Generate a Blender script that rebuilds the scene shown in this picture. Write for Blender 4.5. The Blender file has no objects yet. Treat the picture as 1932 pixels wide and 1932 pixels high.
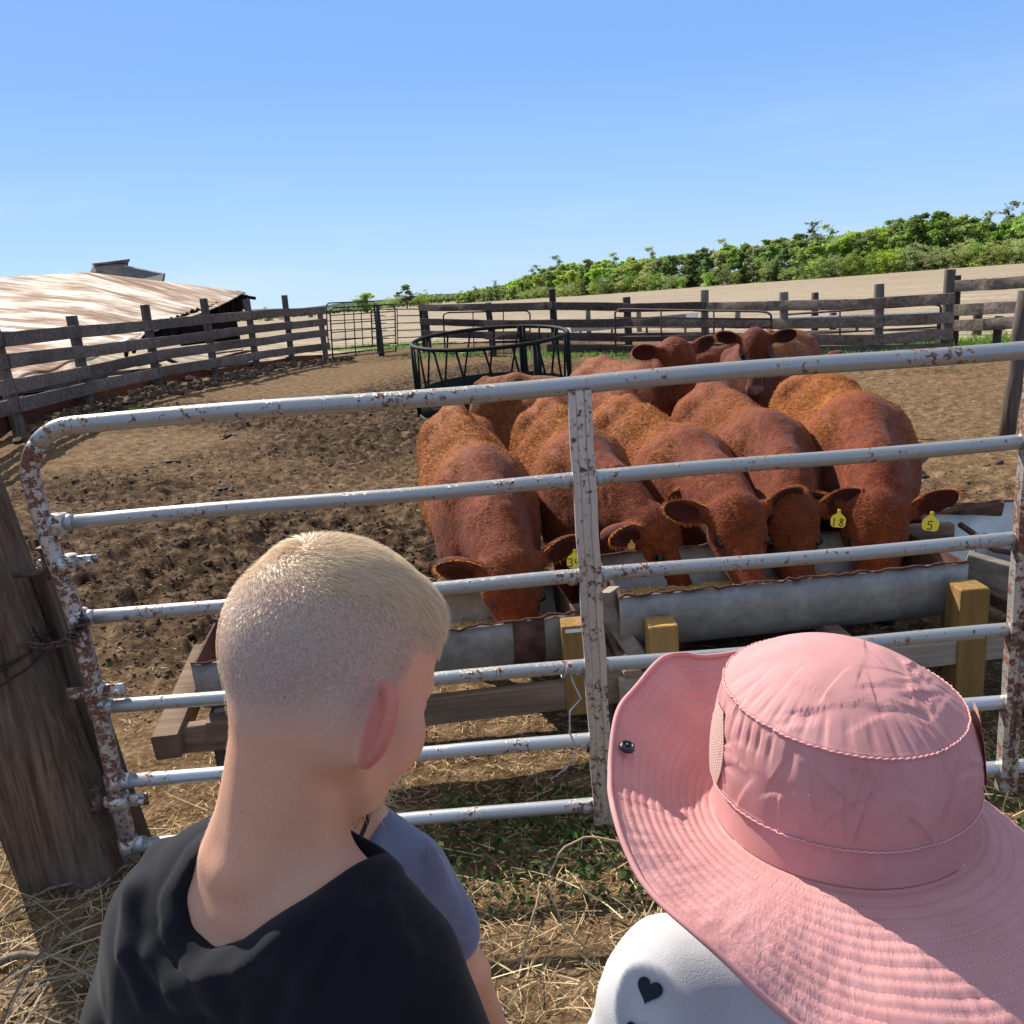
import bpy, math, random, os
import numpy as np
from mathutils import Vector, Matrix
random.seed(7)
RNG = np.random.default_rng(7)
C = bpy.context.scene.collection
sc = bpy.context.scene
R = math.radians
# ---------------------------------------------------------------- camera, light, exposure
EYE = 1.65; PITCH = R(14.5); ROLL = R(4.7); FPX = 1600.0; W0 = 1932.0
cam = bpy.data.cameras.new("camera"); camo = bpy.data.objects.new("camera", cam); C.objects.link(camo)
cam.sensor_width = 36; cam.lens = 36 * FPX / W0; cam.clip_start = 0.02; cam.clip_end = 3000
camo.matrix_world = Matrix.Translation((0, 0, EYE)) @ Matrix.Rotation(math.pi / 2 - PITCH, 4, 'X') @ Matrix.Rotation(-ROLL, 4, 'Z')
sc.camera = camo
SUN_AZ = R(-41); SUN_EL = R(41)
world = bpy.data.worlds.new("World"); sc.world = world; world.use_nodes = True
nt = world.node_tree; nt.nodes.clear()
wo = nt.nodes.new("ShaderNodeOutputWorld"); bg = nt.nodes.new("ShaderNodeBackground"); sk = nt.nodes.new("ShaderNodeTexSky")
sk.sky_type = 'NISHITA'; sk.sun_disc = False; sk.sun_elevation = SUN_EL; sk.sun_rotation = SUN_AZ
sk.air_density = 1.0; sk.dust_density = 0.25; sk.ozone_density = 2.2; sk.altitude = 200
bg.inputs[1].default_value = 0.08
nt.links.new(sk.outputs[0], bg.inputs[0])
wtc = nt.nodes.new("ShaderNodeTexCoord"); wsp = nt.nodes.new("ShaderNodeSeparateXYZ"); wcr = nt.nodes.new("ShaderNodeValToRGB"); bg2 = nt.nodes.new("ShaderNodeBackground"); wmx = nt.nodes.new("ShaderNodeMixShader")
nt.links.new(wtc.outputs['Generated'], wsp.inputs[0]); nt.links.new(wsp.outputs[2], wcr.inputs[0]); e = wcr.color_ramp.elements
for q, (p, c) in enumerate([(0.0, (.36, .56, .82)), (.08, (.28, .48, .80)), (.22, (.185, .37, .77)), (.42, (.145, .305, .71)), (.66, (.42, .50, .61)), (1.0, (.55, .60, .66))]):  # top stops: unseen upper sky made brighter and whiter as added fill light
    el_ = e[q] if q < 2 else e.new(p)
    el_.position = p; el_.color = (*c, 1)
# very thin cirrus low in the sky
wno = nt.nodes.new("ShaderNodeTexNoise"); wmp = nt.nodes.new("ShaderNodeMapping"); wmp.inputs['Scale'].default_value = (1.2, 1.2, 9); wno.inputs['Scale'].default_value = 2.2; wno.inputs['Detail'].default_value = 6
nt.links.new(wtc.outputs['Generated'], wmp.inputs[0]); nt.links.new(wmp.outputs[0], wno.inputs[0]); wmr = nt.nodes.new("ShaderNodeMapRange"); wmr.inputs[1].default_value = .52; wmr.inputs[2].default_value = .80; wmr.inputs[4].default_value = .30
nt.links.new(wno.outputs[0], wmr.inputs[0]); wmr2 = nt.nodes.new("ShaderNodeMapRange"); wmr2.inputs[1].default_value = .30; wmr2.inputs[2].default_value = .02; nt.links.new(wsp.outputs[2], wmr2.inputs[0])
wmu = nt.nodes.new("ShaderNodeMath"); wmu.operation = 'MULTIPLY'; nt.links.new(wmr.outputs[0], wmu.inputs[0]); nt.links.new(wmr2.outputs[0], wmu.inputs[1]); wmc = nt.nodes.new("ShaderNodeMix"); wmc.data_type = 'RGBA'; wmc.inputs[7].default_value = (.62, .70, .82, 1)
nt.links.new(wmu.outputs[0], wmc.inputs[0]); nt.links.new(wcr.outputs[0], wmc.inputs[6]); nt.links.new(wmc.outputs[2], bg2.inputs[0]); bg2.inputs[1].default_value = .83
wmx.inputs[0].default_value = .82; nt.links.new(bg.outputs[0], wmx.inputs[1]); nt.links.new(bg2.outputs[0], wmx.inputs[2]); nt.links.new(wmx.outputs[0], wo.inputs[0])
sun = bpy.data.lights.new("sun", 'SUN'); sun.energy = 5.0; sun.angle = R(0.5); sun.color = (1.0, 0.94, 0.85)
suno = bpy.data.objects.new("sun", sun); C.objects.link(suno)
SUND = Vector((math.sin(SUN_AZ) * math.cos(SUN_EL), math.cos(SUN_AZ) * math.cos(SUN_EL), math.sin(SUN_EL)))
suno.rotation_euler = SUND.to_track_quat('Z', 'Y').to_euler()
sc.view_settings.view_transform = 'Standard'; sc.view_settings.look = 'None'
sc.view_settings.exposure = 0.68; sc.view_settings.gamma = 1
sc.cycles.max_bounces = 6; sc.cycles.transparent_max_bounces = 8

# ---------------------------------------------------------------- measuring helpers (photo measurements -> metres)
def ray(x, y):
    u = (x - 966) / FPX; v = (y - 966) / FPX
    a = u * math.cos(ROLL) - v * math.sin(ROLL); b = u * math.sin(ROLL) + v * math.cos(ROLL)
    return np.array([a, math.cos(PITCH) - b * math.sin(PITCH), -math.sin(PITCH) - b * math.cos(PITCH)])
def gz(x, y, z=0.0):
    d = ray(x, y); t = (z - EYE) / d[2]; p = d * t; p[2] = z; return p
def gy(x, y, Y):
    d = ray(x, y); p = d * (Y / d[1]); p[2] += EYE; return p
def gd(x, y, D):                                   # by horizontal distance
    d = ray(x, y); p = d * (D / math.hypot(d[0], d[1])); p[2] += EYE; return p
def cd(x, y, depth):                               # by depth along the view
    p = ray(x, y) * depth; p[2] += EYE; return p
def proj(P):
    P = np.asarray(P, float); q = P - np.array([0, 0, EYE])
    f = q[..., 1] * math.cos(PITCH) - q[..., 2] * math.sin(PITCH)
    dn = -q[..., 1] * math.sin(PITCH) - q[..., 2] * math.cos(PITCH)
    a = q[..., 0] / f * FPX; b = dn / f * FPX
    return 966 + a * math.cos(ROLL) + b * math.sin(ROLL), 966 - a * math.sin(ROLL) + b * math.cos(ROLL)

# ---------------------------------------------------------------- noise
def _h(ix, iy, iz, s):
    n = (ix * 374761393 + iy * 668265263 + iz * 2147483647 + s * 1274126177) & 0xFFFFFFFF
    n = ((n ^ (n >> 13)) * 1274126177) & 0xFFFFFFFF
    return ((n ^ (n >> 16)) & 0xFFFF) / 65535.0
def vnoise(x, y, z=None, s=0):
    x = np.asarray(x, float); y = np.asarray(y, float); z = np.zeros_like(x) if z is None else np.asarray(z, float)
    ix, iy, iz = np.floor(x).astype(np.int64), np.floor(y).astype(np.int64), np.floor(z).astype(np.int64)
    fx, fy, fz = x - ix, y - iy, z - iz
    fx, fy, fz = [f * f * (3 - 2 * f) for f in (fx, fy, fz)]
    r = 0
    for a in (0, 1):
        for b in (0, 1):
            for c in (0, 1):
                r = r + _h(ix + a, iy + b, iz + c, s) * (fx if a else 1 - fx) * (fy if b else 1 - fy) * (fz if c else 1 - fz)
    return r * 2 - 1
def fbm(x, y, z=None, o=4, s=0):
    r = 0; a = 1; t = 0
    z = np.zeros_like(np.asarray(x, float)) if z is None else z
    for i in range(o):
        r = r + a * vnoise(x * 2 ** i, y * 2 ** i, z * 2 ** i, s + i * 17); t += a; a *= .5
    return r / t
def sstep(a, b, x):
    t = np.clip((x - a) / (b - a), 0, 1); return t * t * (3 - 2 * t)

# ---------------------------------------------------------------- objects
def thing(name, label, cat, loc=(0, 0, 0), rz=0, group=None):
    o = bpy.data.objects.new(name, None); C.objects.link(o); o.empty_display_size = .1
    o.location = loc; o.rotation_euler = (0, 0, rz); o['label'] = label; o['category'] = cat
    if group: o['group'] = group
    return o
def tag(o, label=None, cat=None, group=None, kind=None):
    for k, v in (('label', label), ('category', cat), ('group', group), ('kind', kind)):
        if v: o[k] = v
    return o
def wloc(o):
    v = Vector((0, 0, 0))
    while o is not None:
        v += Vector(o.location); o = o.parent
    return v
def link(name, V, F, mat, parent=None, smooth=True, loc=None, attrs=None):
    """V in world coordinates (n,3); F list of index arrays (quads/tris mixed allowed). One mesh object."""
    V = np.asarray(V, float)
    base = np.array(wloc(parent)) if parent is not None else (np.zeros(3) if loc is None else np.array(loc, float))
    me = bpy.data.meshes.new(name)
    Vl = (V - base).astype(np.float32)
    me.vertices.add(len(Vl)); me.vertices.foreach_set("co", Vl.ravel())
    if isinstance(F, np.ndarray):
        k = F.shape[1]; n = len(F); loops = F.ravel(); starts = np.arange(n) * k; tot = np.full(n, k)
    else:
        Fs = [np.asarray(f, int) for f in F]
        tot = np.array([len(f) for f in Fs]); starts = np.concatenate([[0], np.cumsum(tot)[:-1]]); loops = np.concatenate(Fs)
        n = len(Fs)
    me.loops.add(len(loops)); me.loops.foreach_set("vertex_index", loops.astype(np.int32))
    me.polygons.add(n); me.polygons.foreach_set("loop_start", starts.astype(np.int32))
    me.polygons.foreach_set("use_smooth", np.full(n, bool(smooth)))
    me.update(calc_edges=True)
    if attrs:
        for an, av in attrs.items():
            av = np.asarray(av, np.float32)
            if av.ndim == 1:
                a = me.attributes.new(an, 'FLOAT', 'POINT'); a.data.foreach_set("value", av)
            else:
                a = me.attributes.new(an, 'FLOAT_VECTOR', 'POINT'); a.data.foreach_set("vector", av.ravel())
    me.materials.append(mat)
    o = bpy.data.objects.new(name, me); C.objects.link(o)
    if parent is not None: o.parent = parent
    else: o.location = base
    return o
def copy_tree(o, parent=None):
    c = o.copy(); C.objects.link(c)
    if parent is not None: c.parent = parent
    for ch in list(o.children): copy_tree(ch, c)
    return c
class MB:
    """collects shapes in world coordinates"""
    def __init__(s): s.V = []; s.F = []; s.n = 0; s.A = []
    def add(s, V, F, a=0.0):
        V = np.asarray(V, float); s.V.append(V); s.F += [[i + s.n for i in f] for f in F]; s.n += len(V); s.A.append(np.full(len(V), a)); return s
    def box(s, c, size, rot=None, bev=0.0, jit=0.0):
        hx, hy, hz = [q / 2 for q in size]; b = min(bev, hx * .45, hy * .45, hz * .45)
        if b <= 0:
            P = np.array([[x, y, z] for x in (-hx, hx) for y in (-hy, hy) for z in (-hz, hz)])
            F = [[0, 1, 3, 2], [4, 6, 7, 5], [0, 4, 5, 1], [2, 3, 7, 6], [0, 2, 6, 4], [1, 5, 7, 3]]
        else:
            P = []; idx = {}
            for ax in range(3):
                for sx in (-1, 1):
                    for sy in (-1, 1):
                        for sz in (-1, 1):
                            q = [sx * (hx - b), sy * (hy - b), sz * (hz - b)]; q[ax] = (sx, sy, sz)[ax] * (hx, hy, hz)[ax]
                            idx[(ax, sx, sy, sz)] = len(P); P.append(q)
            P = np.array(P); F = []
            g = lambda ax, t: idx[(ax,) + t]
            for ax in range(3):
                for sg in (-1, 1):
                    o = [a for a in range(3) if a != ax]; q = []
                    for s1, s2 in ((-1, -1), (1, -1), (1, 1), (-1, 1)):
                        t = [0, 0, 0]; t[ax] = sg; t[o[0]] = s1; t[o[1]] = s2; q.append(g(ax, tuple(t)))
                    F.append(q)
            for ax in range(3):
                a1, a2 = [a for a in range(3) if a != ax]
                for s1 in (-1, 1):
                    for s2 in (-1, 1):
                        t0 = [0, 0, 0]; t0[a1] = s1; t0[a2] = s2; t1 = t0[:]; t0[ax] = -1; t1[ax] = 1
                        F.append([g(a1, tuple(t0)), g(a1, tuple(t1)), g(a2, tuple(t1)), g(a2, tuple(t0))])
            for sx in (-1, 1):
                for sy in (-1, 1):
                    for sz in (-1, 1): F.append([g(0, (sx, sy, sz)), g(1, (sx, sy, sz)), g(2, (sx, sy, sz))])
            # fix winding outward
            FF = []
            for f in F:
                p = P[f]; nrm = np.cross(p[1] - p[0], p[2] - p[0])
                FF.append(f if np.dot(nrm, p.mean(0)) > 0 else f[::-1])
            F = FF
        if jit: P = P + RNG.uniform(-jit, jit, P.shape)
        if rot is not None: P = P @ np.array(rot).T
        return s.add(P + np.array(c), F, RNG.uniform())
    def beam(s, a, b, w, h, up=(0, 0, 1), bev=0.004, jit=0.0, nseg=1, warp=0.0):
        """plank from a to b; w = thickness sideways, h = size along up. nseg>1 gives a slightly warped plank"""
        a = np.array(a, float); b = np.array(b, float); d = b - a; L = np.linalg.norm(d); d /= L
        up = np.array(up, float); side = np.cross(d, up); side /= np.linalg.norm(side); u2 = np.cross(side, d)
        if nseg <= 1:
            return s.box((a + b) / 2, (L, w, h), np.stack([d, side, u2], 1), bev, jit)
        P = []; F = []; ph = RNG.uniform(0, 9)
        sec = np.array([[-w / 2 + bev, -h / 2], [w / 2 - bev, -h / 2], [w / 2, -h / 2 + bev], [w / 2, h / 2 - bev], [w / 2 - bev, h / 2], [-w / 2 + bev, h / 2], [-w / 2, h / 2 - bev], [-w / 2, -h / 2 + bev]])
        for i in range(nseg + 1):
            t = i / nseg; c = a + d * L * t + side * warp * .5 * math.sin(t * 4 + ph) + u2 * warp * math.sin(t * 3.1 + ph * 2)
            for q in sec:
                e = RNG.uniform(-jit, jit, 2); P.append(c + side * (q[0] + e[0]) + u2 * (q[1] + e[1]))
        for i in range(nseg):
            for k in range(8): F.append([i * 8 + k, i * 8 + (k + 1) % 8, (i + 1) * 8 + (k + 1) % 8, (i + 1) * 8 + k])
        F.append(list(range(8))[::-1]); F.append([nseg * 8 + k for k in range(8)])
        return s.add(P, F, RNG.uniform())
    def tube(s, pts, r, n=12, caps=True, rad=None):
        pts = np.array(pts, float); m = len(pts); rr = np.full(m, r) if rad is None else np.array(rad)
        T = np.gradient(pts, axis=0); T /= np.linalg.norm(T, axis=1)[:, None] + 1e-12
        ref = np.array([0, 0, 1.]) if abs(T[0][2]) < .9 else np.array([1., 0, 0])
        P = []; nv = np.cross(T[0], ref); nv /= np.linalg.norm(nv)
        for i in range(m):
            nv = nv - T[i] * np.dot(nv, T[i]); nv /= np.linalg.norm(nv); bv = np.cross(T[i], nv)
            for k in range(n):
                an = 2 * math.pi * k / n; P.append(pts[i] + rr[i] * (nv * math.cos(an) + bv * math.sin(an)))
        F = [[i * n + k, i * n + (k + 1) % n, (i + 1) * n + (k + 1) % n, (i + 1) * n + k] for i in range(m - 1) for k in range(n)]
        if caps: F.append([k for k in range(n)][::-1]); F.append([(m - 1) * n + k for k in range(n)])
        return s.add(P, F, RNG.uniform())
    def sphere(s, c, r, n=10, sc=(1, 1, 1)):
        P = [[0, 0, 1]]; F = []
        for i in range(1, n):
            for k in range(2 * n):
                t = math.pi * i / n; a = math.pi * k / n; P.append([math.sin(t) * math.cos(a), math.sin(t) * math.sin(a), math.cos(t)])
        P.append([0, 0, -1]); m = 2 * n
        for k in range(m): F.append([0, 1 + k, 1 + (k + 1) % m])
        for i in range(n - 2):
            for k in range(m): F.append([1 + i * m + k, 1 + (i + 1) * m + k, 1 + (i + 1) * m + (k + 1) % m, 1 + i * m + (k + 1) % m])
        l = len(P) - 1
        for k in range(m): F.append([l, 1 + (n - 2) * m + (k + 1) % m, 1 + (n - 2) * m + k])
        return s.add(np.array(P) * r * np.array(sc) + np.array(c), F, RNG.uniform())
    def obj(s, name, mat, parent=None, smooth=False, loc=None):
        V = np.concatenate(s.V); return link(name, V, s.F, mat, parent, smooth, loc, {'rnd': np.concatenate(s.A)})
def autosmooth(o, ang=40):
    me = o.data
    try:
        me.polygons.foreach_set("use_smooth", np.ones(len(me.polygons), bool)); me.set_sharp_from_angle(angle=R(ang))
    except Exception: pass
    return o

# ---------------------------------------------------------------- signed-distance modelling (continuous bodies)
class Vox:
    def __init__(s, lo, hi, h):
        s.lo = np.array(lo, float); s.h = h; s.n = np.ceil((np.array(hi) - s.lo) / h).astype(int) + 1
        s.D = np.full(s.n, .5, np.float32)
    def _blk(s, lo, hi):
        a = np.clip(np.floor((lo - s.lo) / s.h).astype(int), 0, s.n); b = np.clip(np.ceil((hi - s.lo) / s.h).astype(int) + 1, 0, s.n)
        if (b <= a).any(): return None
        g = [s.lo[i] + s.h * np.arange(a[i], b[i]) for i in range(3)]
        sl = tuple(slice(a[i], b[i]) for i in range(3))
        return sl, np.meshgrid(*g, indexing='ij', sparse=True)
    def _mix(s, fn, lo, hi, k, op):
        m = max(k, 4 * s.h) + 3 * s.h
        r = s._blk(np.array(lo) - m, np.array(hi) + m)
        if r is None: return s
        sl, (x, y, z) = r; d = fn(x, y, z).astype(np.float32); D = s.D[sl]
        if op == 'u':
            if k > 0:
                h = np.clip(.5 + .5 * (D - d) / k, 0, 1); s.D[sl] = D * (1 - h) + d * h - k * h * (1 - h)
            else: s.D[sl] = np.minimum(D, d)
        else:
            d = -d
            if k > 0:
                h = np.clip(.5 - .5 * (D - d) / k, 0, 1); s.D[sl] = D * (1 - h) + d * h + k * h * (1 - h)
            else: s.D[sl] = np.maximum(D, d)
        return s
    def ell(s, c, r, k=.03, rot=None, op='u'):
        c = np.array(c, float); r = np.array(r, float); m = r.max() if rot is not None else r
        M = None if rot is None else np.array(rot)
        def fn(x, y, z):
            X, Y, Z = x - c[0], y - c[1], z - c[2]
            if M is not None: X, Y, Z = [M[0, i] * X + M[1, i] * Y + M[2, i] * Z for i in range(3)]
            k0 = np.sqrt((X / r[0]) ** 2 + (Y / r[1]) ** 2 + (Z / r[2]) ** 2); k1 = np.sqrt((X / r[0] ** 2) ** 2 + (Y / r[1] ** 2) ** 2 + (Z / r[2] ** 2) ** 2)
            return k0 * (k0 - 1) / np.maximum(k1, 1e-6)
        return s._mix(fn, c - m, c + m, k, op)
    def cone(s, a, b, ra, rb, k=.03, sq=(1, 1, 1), op='u'):
        a = np.array(a, float); b = np.array(b, float); q = np.array(sq, float)
        A = a / q; B = b / q; ba = B - A; L2 = float(ba @ ba); qm = float(q.min()); m = max(ra, rb) * q.max()
        def fn(x, y, z):
            X, Y, Z = x / q[0] - A[0], y / q[1] - A[1], z / q[2] - A[2]
            t = np.clip((X * ba[0] + Y * ba[1] + Z * ba[2]) / L2, 0, 1)
            return (np.sqrt((X - t * ba[0]) ** 2 + (Y - t * ba[1]) ** 2 + (Z - t * ba[2]) ** 2) - (ra + (rb - ra) * t)) * qm
        return s._mix(fn, np.minimum(a, b) - m, np.maximum(a, b) + m, k, op)
    def path(s, pts, rad, k=.02, op='u', sq=(1, 1, 1)):
        for i in range(len(pts) - 1): s.cone(pts[i], pts[i + 1], rad[i], rad[i + 1], k, sq, op)
        return s
    def grid(s):
        return np.meshgrid(*[s.lo[i] + s.h * np.arange(s.n[i]) for i in range(3)], indexing='ij', sparse=True)
    def mesh(s):
        D = s.D; n = s.n; S = D < 0; c = n - 1
        acc = np.zeros((*c, 3), np.float32); cnt = np.zeros(tuple(c), np.float32)
        for ax in range(3):
            o = [i for i in range(3) if i != ax]
            lo = [slice(None)] * 3; hi = [slice(None)] * 3; lo[ax] = slice(0, -1); hi[ax] = slice(1, None)
            d0, d1 = D[tuple(lo)], D[tuple(hi)]; cr = (S[tuple(lo)] != S[tuple(hi)])
            t = np.where(cr, d0 / np.where(cr, d0 - d1, 1), 0)
            for u in (0, 1):
                for v in (0, 1):
                    sl = [None] * 3; sl[ax] = slice(None); sl[o[0]] = slice(u, u + c[o[0]]); sl[o[1]] = slice(v, v + c[o[1]])
                    sl = tuple(sl); q = cr[sl]
                    cnt += q; acc[..., ax] += t[sl] * q; acc[..., o[0]] += u * q; acc[..., o[1]] += v * q
        act = cnt > 0; idx = -np.ones(tuple(c), np.int64); ids = np.argwhere(act); idx[act] = np.arange(len(ids))
        V = (ids + acc[act] / cnt[act][:, None]) * s.h + s.lo
        Q = []
        for ax in range(3):
            o = [(ax + 1) % 3, (ax + 2) % 3]
            lo = [slice(1, -1)] * 3; lo[ax] = slice(0, -1); hi = [slice(1, -1)] * 3; hi[ax] = slice(1, None)
            e = np.argwhere(S[tuple(lo)] != S[tuple(hi)]); off = np.array([1, 1, 1]); off[ax] = 0; e = e + off
            sg = S[tuple(e.T)]
            def cell(du, dv):
                q = e.copy(); q[:, o[0]] -= du; q[:, o[1]] -= dv; return idx[tuple(q.T)]
            q = np.stack([cell(1, 1), cell(0, 1), cell(0, 0), cell(1, 0)], 1)
            q[~sg] = q[~sg][:, ::-1]; Q.append(q)
        Q = np.concatenate(Q); Q = Q[(Q >= 0).all(1)]
        return V, Q
def relax(V, Q, it=2, f=.5):
    for _ in range(it):
        acc = np.zeros_like(V); cnt = np.zeros(len(V)); ctr = V[Q].mean(1)
        for k in range(Q.shape[1]):
            for j in range(3): acc[:, j] += np.bincount(Q[:, k], ctr[:, j], len(V))
            cnt += np.bincount(Q[:, k], minlength=len(V))
        V = V * (1 - f) + f * acc / np.maximum(cnt, 1)[:, None]
    return V
def normals(V, Q):
    fn = np.cross(V[Q[:, 2]] - V[Q[:, 0]], V[Q[:, 3 if Q.shape[1] > 3 else 1]] - V[Q[:, 1 if Q.shape[1] > 3 else 0]])
    N = np.zeros_like(V)
    for k in range(Q.shape[1]):
        for j in range(3): N[:, j] += np.bincount(Q[:, k], fn[:, j], len(V))
    return N / (np.linalg.norm(N, axis=1)[:, None] + 1e-12)
def sample(V, Q, n, wfun=None):
    """random surface points (position, normal, face index weights by area*wfun(centre, normal))"""
    N = normals(V, Q); a = V[Q[:, 0]]; e1 = V[Q[:, 1]] - a; e3 = V[Q[:, 3]] - a
    ar = np.linalg.norm(np.cross(e1, e3), axis=1)
    cN = N[Q].mean(1); ce = V[Q].mean(1)
    if wfun is not None: ar = ar * wfun(ce, cN)
    cs = np.cumsum(ar); f = np.searchsorted(cs, RNG.uniform(0, cs[-1], n)); f = np.clip(f, 0, len(Q) - 1)
    u = RNG.uniform(0, 1, n)[:, None]; v = RNG.uniform(0, 1, n)[:, None]
    P = (V[Q[f, 0]] * (1 - u) + V[Q[f, 1]] * u) * (1 - v) + (V[Q[f, 3]] * (1 - u) + V[Q[f, 2]] * u) * v
    Nn = (N[Q[f, 0]] * (1 - u) + N[Q[f, 1]] * u) * (1 - v) + (N[Q[f, 3]] * (1 - u) + N[Q[f, 2]] * u) * v
    Nn /= np.linalg.norm(Nn, axis=1)[:, None] + 1e-12
    return P, Nn, f
def strands(P, N, T, L, wid, lift=.35, curl=0.0, seg=2, roll=.5, droop=None):
    """ribbons rooted at P, growing along T (tangent) tilted off the surface; returns V, F(list->np quads), t attr"""
    n = len(P); L = np.broadcast_to(L, (n,))[:, None]
    T = T - N * np.sum(T * N, 1)[:, None]; T /= np.linalg.norm(T, axis=1)[:, None] + 1e-9
    lf = np.broadcast_to(lift, (n,))[:, None]
    D = T * (1 - lf) + N * lf; D /= np.linalg.norm(D, axis=1)[:, None]
    Wd = np.cross(N, T); rr = RNG.normal(0, roll, n)[:, None]
    Wd = Wd * np.cos(rr) + N * np.sin(rr); Wd *= wid / 2
    side = np.cross(N, T); cu = RNG.normal(0, 1, n)[:, None] * curl
    rows = []; pos = P.copy(); d = D.copy()
    for i in range(seg + 1):
        w = 1 - (i / seg) ** 1.5 * .85
        rows.append((pos - Wd * w, pos + Wd * w))
        pos = pos + d * L / seg
        d = d + side * cu + T * lf * .5 - N * lf * .35; d /= np.linalg.norm(d, axis=1)[:, None]
    V = np.stack([q for r in rows for q in r], 1)           # n, 2(seg+1), 3
    m = 2 * (seg + 1); b = (np.arange(n) * m)[:, None]
    F = np.concatenate([b + np.array([[2 * i, 2 * i + 1, 2 * i + 3, 2 * i + 2]]) for i in range(seg)], 0)
    t = np.tile(np.repeat(np.linspace(0, 1, seg + 1), 2), n)
    rnd = np.repeat(RNG.uniform(0, 1, n), m)
    return V.reshape(-1, 3), F, t, rnd
def rotm(ax, a):
    return np.array(Matrix.Rotation(a, 3, ax))

# ---------------------------------------------------------------- materials
class MT:
    def __init__(s, name, rough=.8, spec=.3, metal=0.0):
        m = bpy.data.materials.new(name); m.use_nodes = True; s.m = m; s.nt = m.node_tree; s.N = s.nt.nodes; s.L = s.nt.links
        s.b = s.N["Principled BSDF"]; s.b.inputs["Roughness"].default_value = rough; s.b.inputs["Specular IOR Level"].default_value = spec
        s.b.inputs["Metallic"].default_value = metal; s.co = None
    def n(s, t, **kw):
        n = s.N.new(t)
        for k, v in kw.items():
            if k.startswith("i_"):
                key = k[2:]; key = int(key) if key.isdigit() else key.replace("_", " "); n.inputs[key].default_value = v
            else: setattr(n, k, v)
        return n
    def link(s, a, b): s.L.new(a, b)
    def coord(s, scale=(1, 1, 1), obj=True):
        tc = s.n("ShaderNodeTexCoord"); mp = s.n("ShaderNodeMapping"); mp.inputs["Scale"].default_value = scale
        s.link(tc.outputs["Object" if obj else "Generated"], mp.inputs[0]); return mp.outputs[0]
    def noise(s, vec, scale, detail=4, rough=.55, dist=0.0):
        n = s.n("ShaderNodeTexNoise"); n.inputs["Scale"].default_value = scale; n.inputs["Detail"].default_value = detail
        n.inputs["Roughness"].default_value = rough; n.inputs["Distortion"].default_value = dist; s.link(vec, n.inputs["Vector"]); return n.outputs["Fac"]
    def vor(s, vec, scale, feat='F1'):
        n = s.n("ShaderNodeTexVoronoi"); n.feature = feat; n.inputs["Scale"].default_value = scale; s.link(vec, n.inputs["Vector"]); return n.outputs["Distance"]
    def attr(s, name):
        a = s.n("ShaderNodeAttribute"); a.attribute_name = name; return a
    def ramp(s, fac, stops, interp='LINEAR'):
        r = s.n("ShaderNodeValToRGB"); r.color_ramp.interpolation = interp; e = r.color_ramp.elements
        while len(e) < len(stops): e.new(.5)
        for q, (p, c) in zip(e, stops):
            q.position = p; q.color = (*c, 1) if len(c) == 3 else c
        s.link(fac, r.inputs[0]); return r.outputs[0]
    def mix(s, fac, a, b, mode='MIX'):
        n = s.n("ShaderNodeMix", data_type='RGBA', blend_type=mode)
        for sock, v in ((n.inputs[0], fac), (n.inputs[6], a), (n.inputs[7], b)):
            if hasattr(v, 'links'): s.link(v, sock)
            else: sock.default_value = (*v, 1) if isinstance(v, tuple) and len(v) == 3 else v
        return n.outputs[2]
    def math(s, op, a, b=0.0, clamp=False):
        n = s.n("ShaderNodeMath", operation=op, use_clamp=clamp)
        for sock, v in ((n.inputs[0], a), (n.inputs[1], b)):
            if hasattr(v, 'links'): s.link(v, sock)
            else: sock.default_value = v
        return n.outputs[0]
    def mrange(s, v, a, b, c=0.0, d=1.0):
        n = s.n("ShaderNodeMapRange"); s.link(v, n.inputs[0])
        for i, q in enumerate((a, b, c, d)): n.inputs[i + 1].default_value = q
        return n.outputs[0]
    def col(s, c):
        if hasattr(c, 'links'): s.link(c, s.b.inputs["Base Color"])
        else: s.b.inputs["Base Color"].default_value = (*c, 1)
        return s
    def rough(s, v):
        if hasattr(v, 'links'): s.link(v, s.b.inputs["Roughness"])
        else: s.b.inputs["Roughness"].default_value = v
        return s
    def bump(s, h, strength=.5, dist=.01, prev=None):
        n = s.n("ShaderNodeBump"); n.inputs["Strength"].default_value = strength; n.inputs["Distance"].default_value = dist
        s.link(h, n.inputs["Height"])
        if prev is not None: s.link(prev, n.inputs["Normal"])
        s.link(n.outputs[0], s.b.inputs["Normal"]); return n.outputs[0]
def flat(name, c, rough=.7, spec=.3, metal=0.0, var=.25, scale=30, bump=.2):
    m = MT(name, rough, spec, metal); v = m.coord(); n = m.noise(v, scale, 5)
    c = np.array(c); m.col(m.ramp(n, [(.3, tuple(c * (1 - var))), (.7, tuple(np.minimum(c * (1 + var), 1)))]))
    if bump: m.bump(n, bump, .004)
    return m.m
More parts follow.
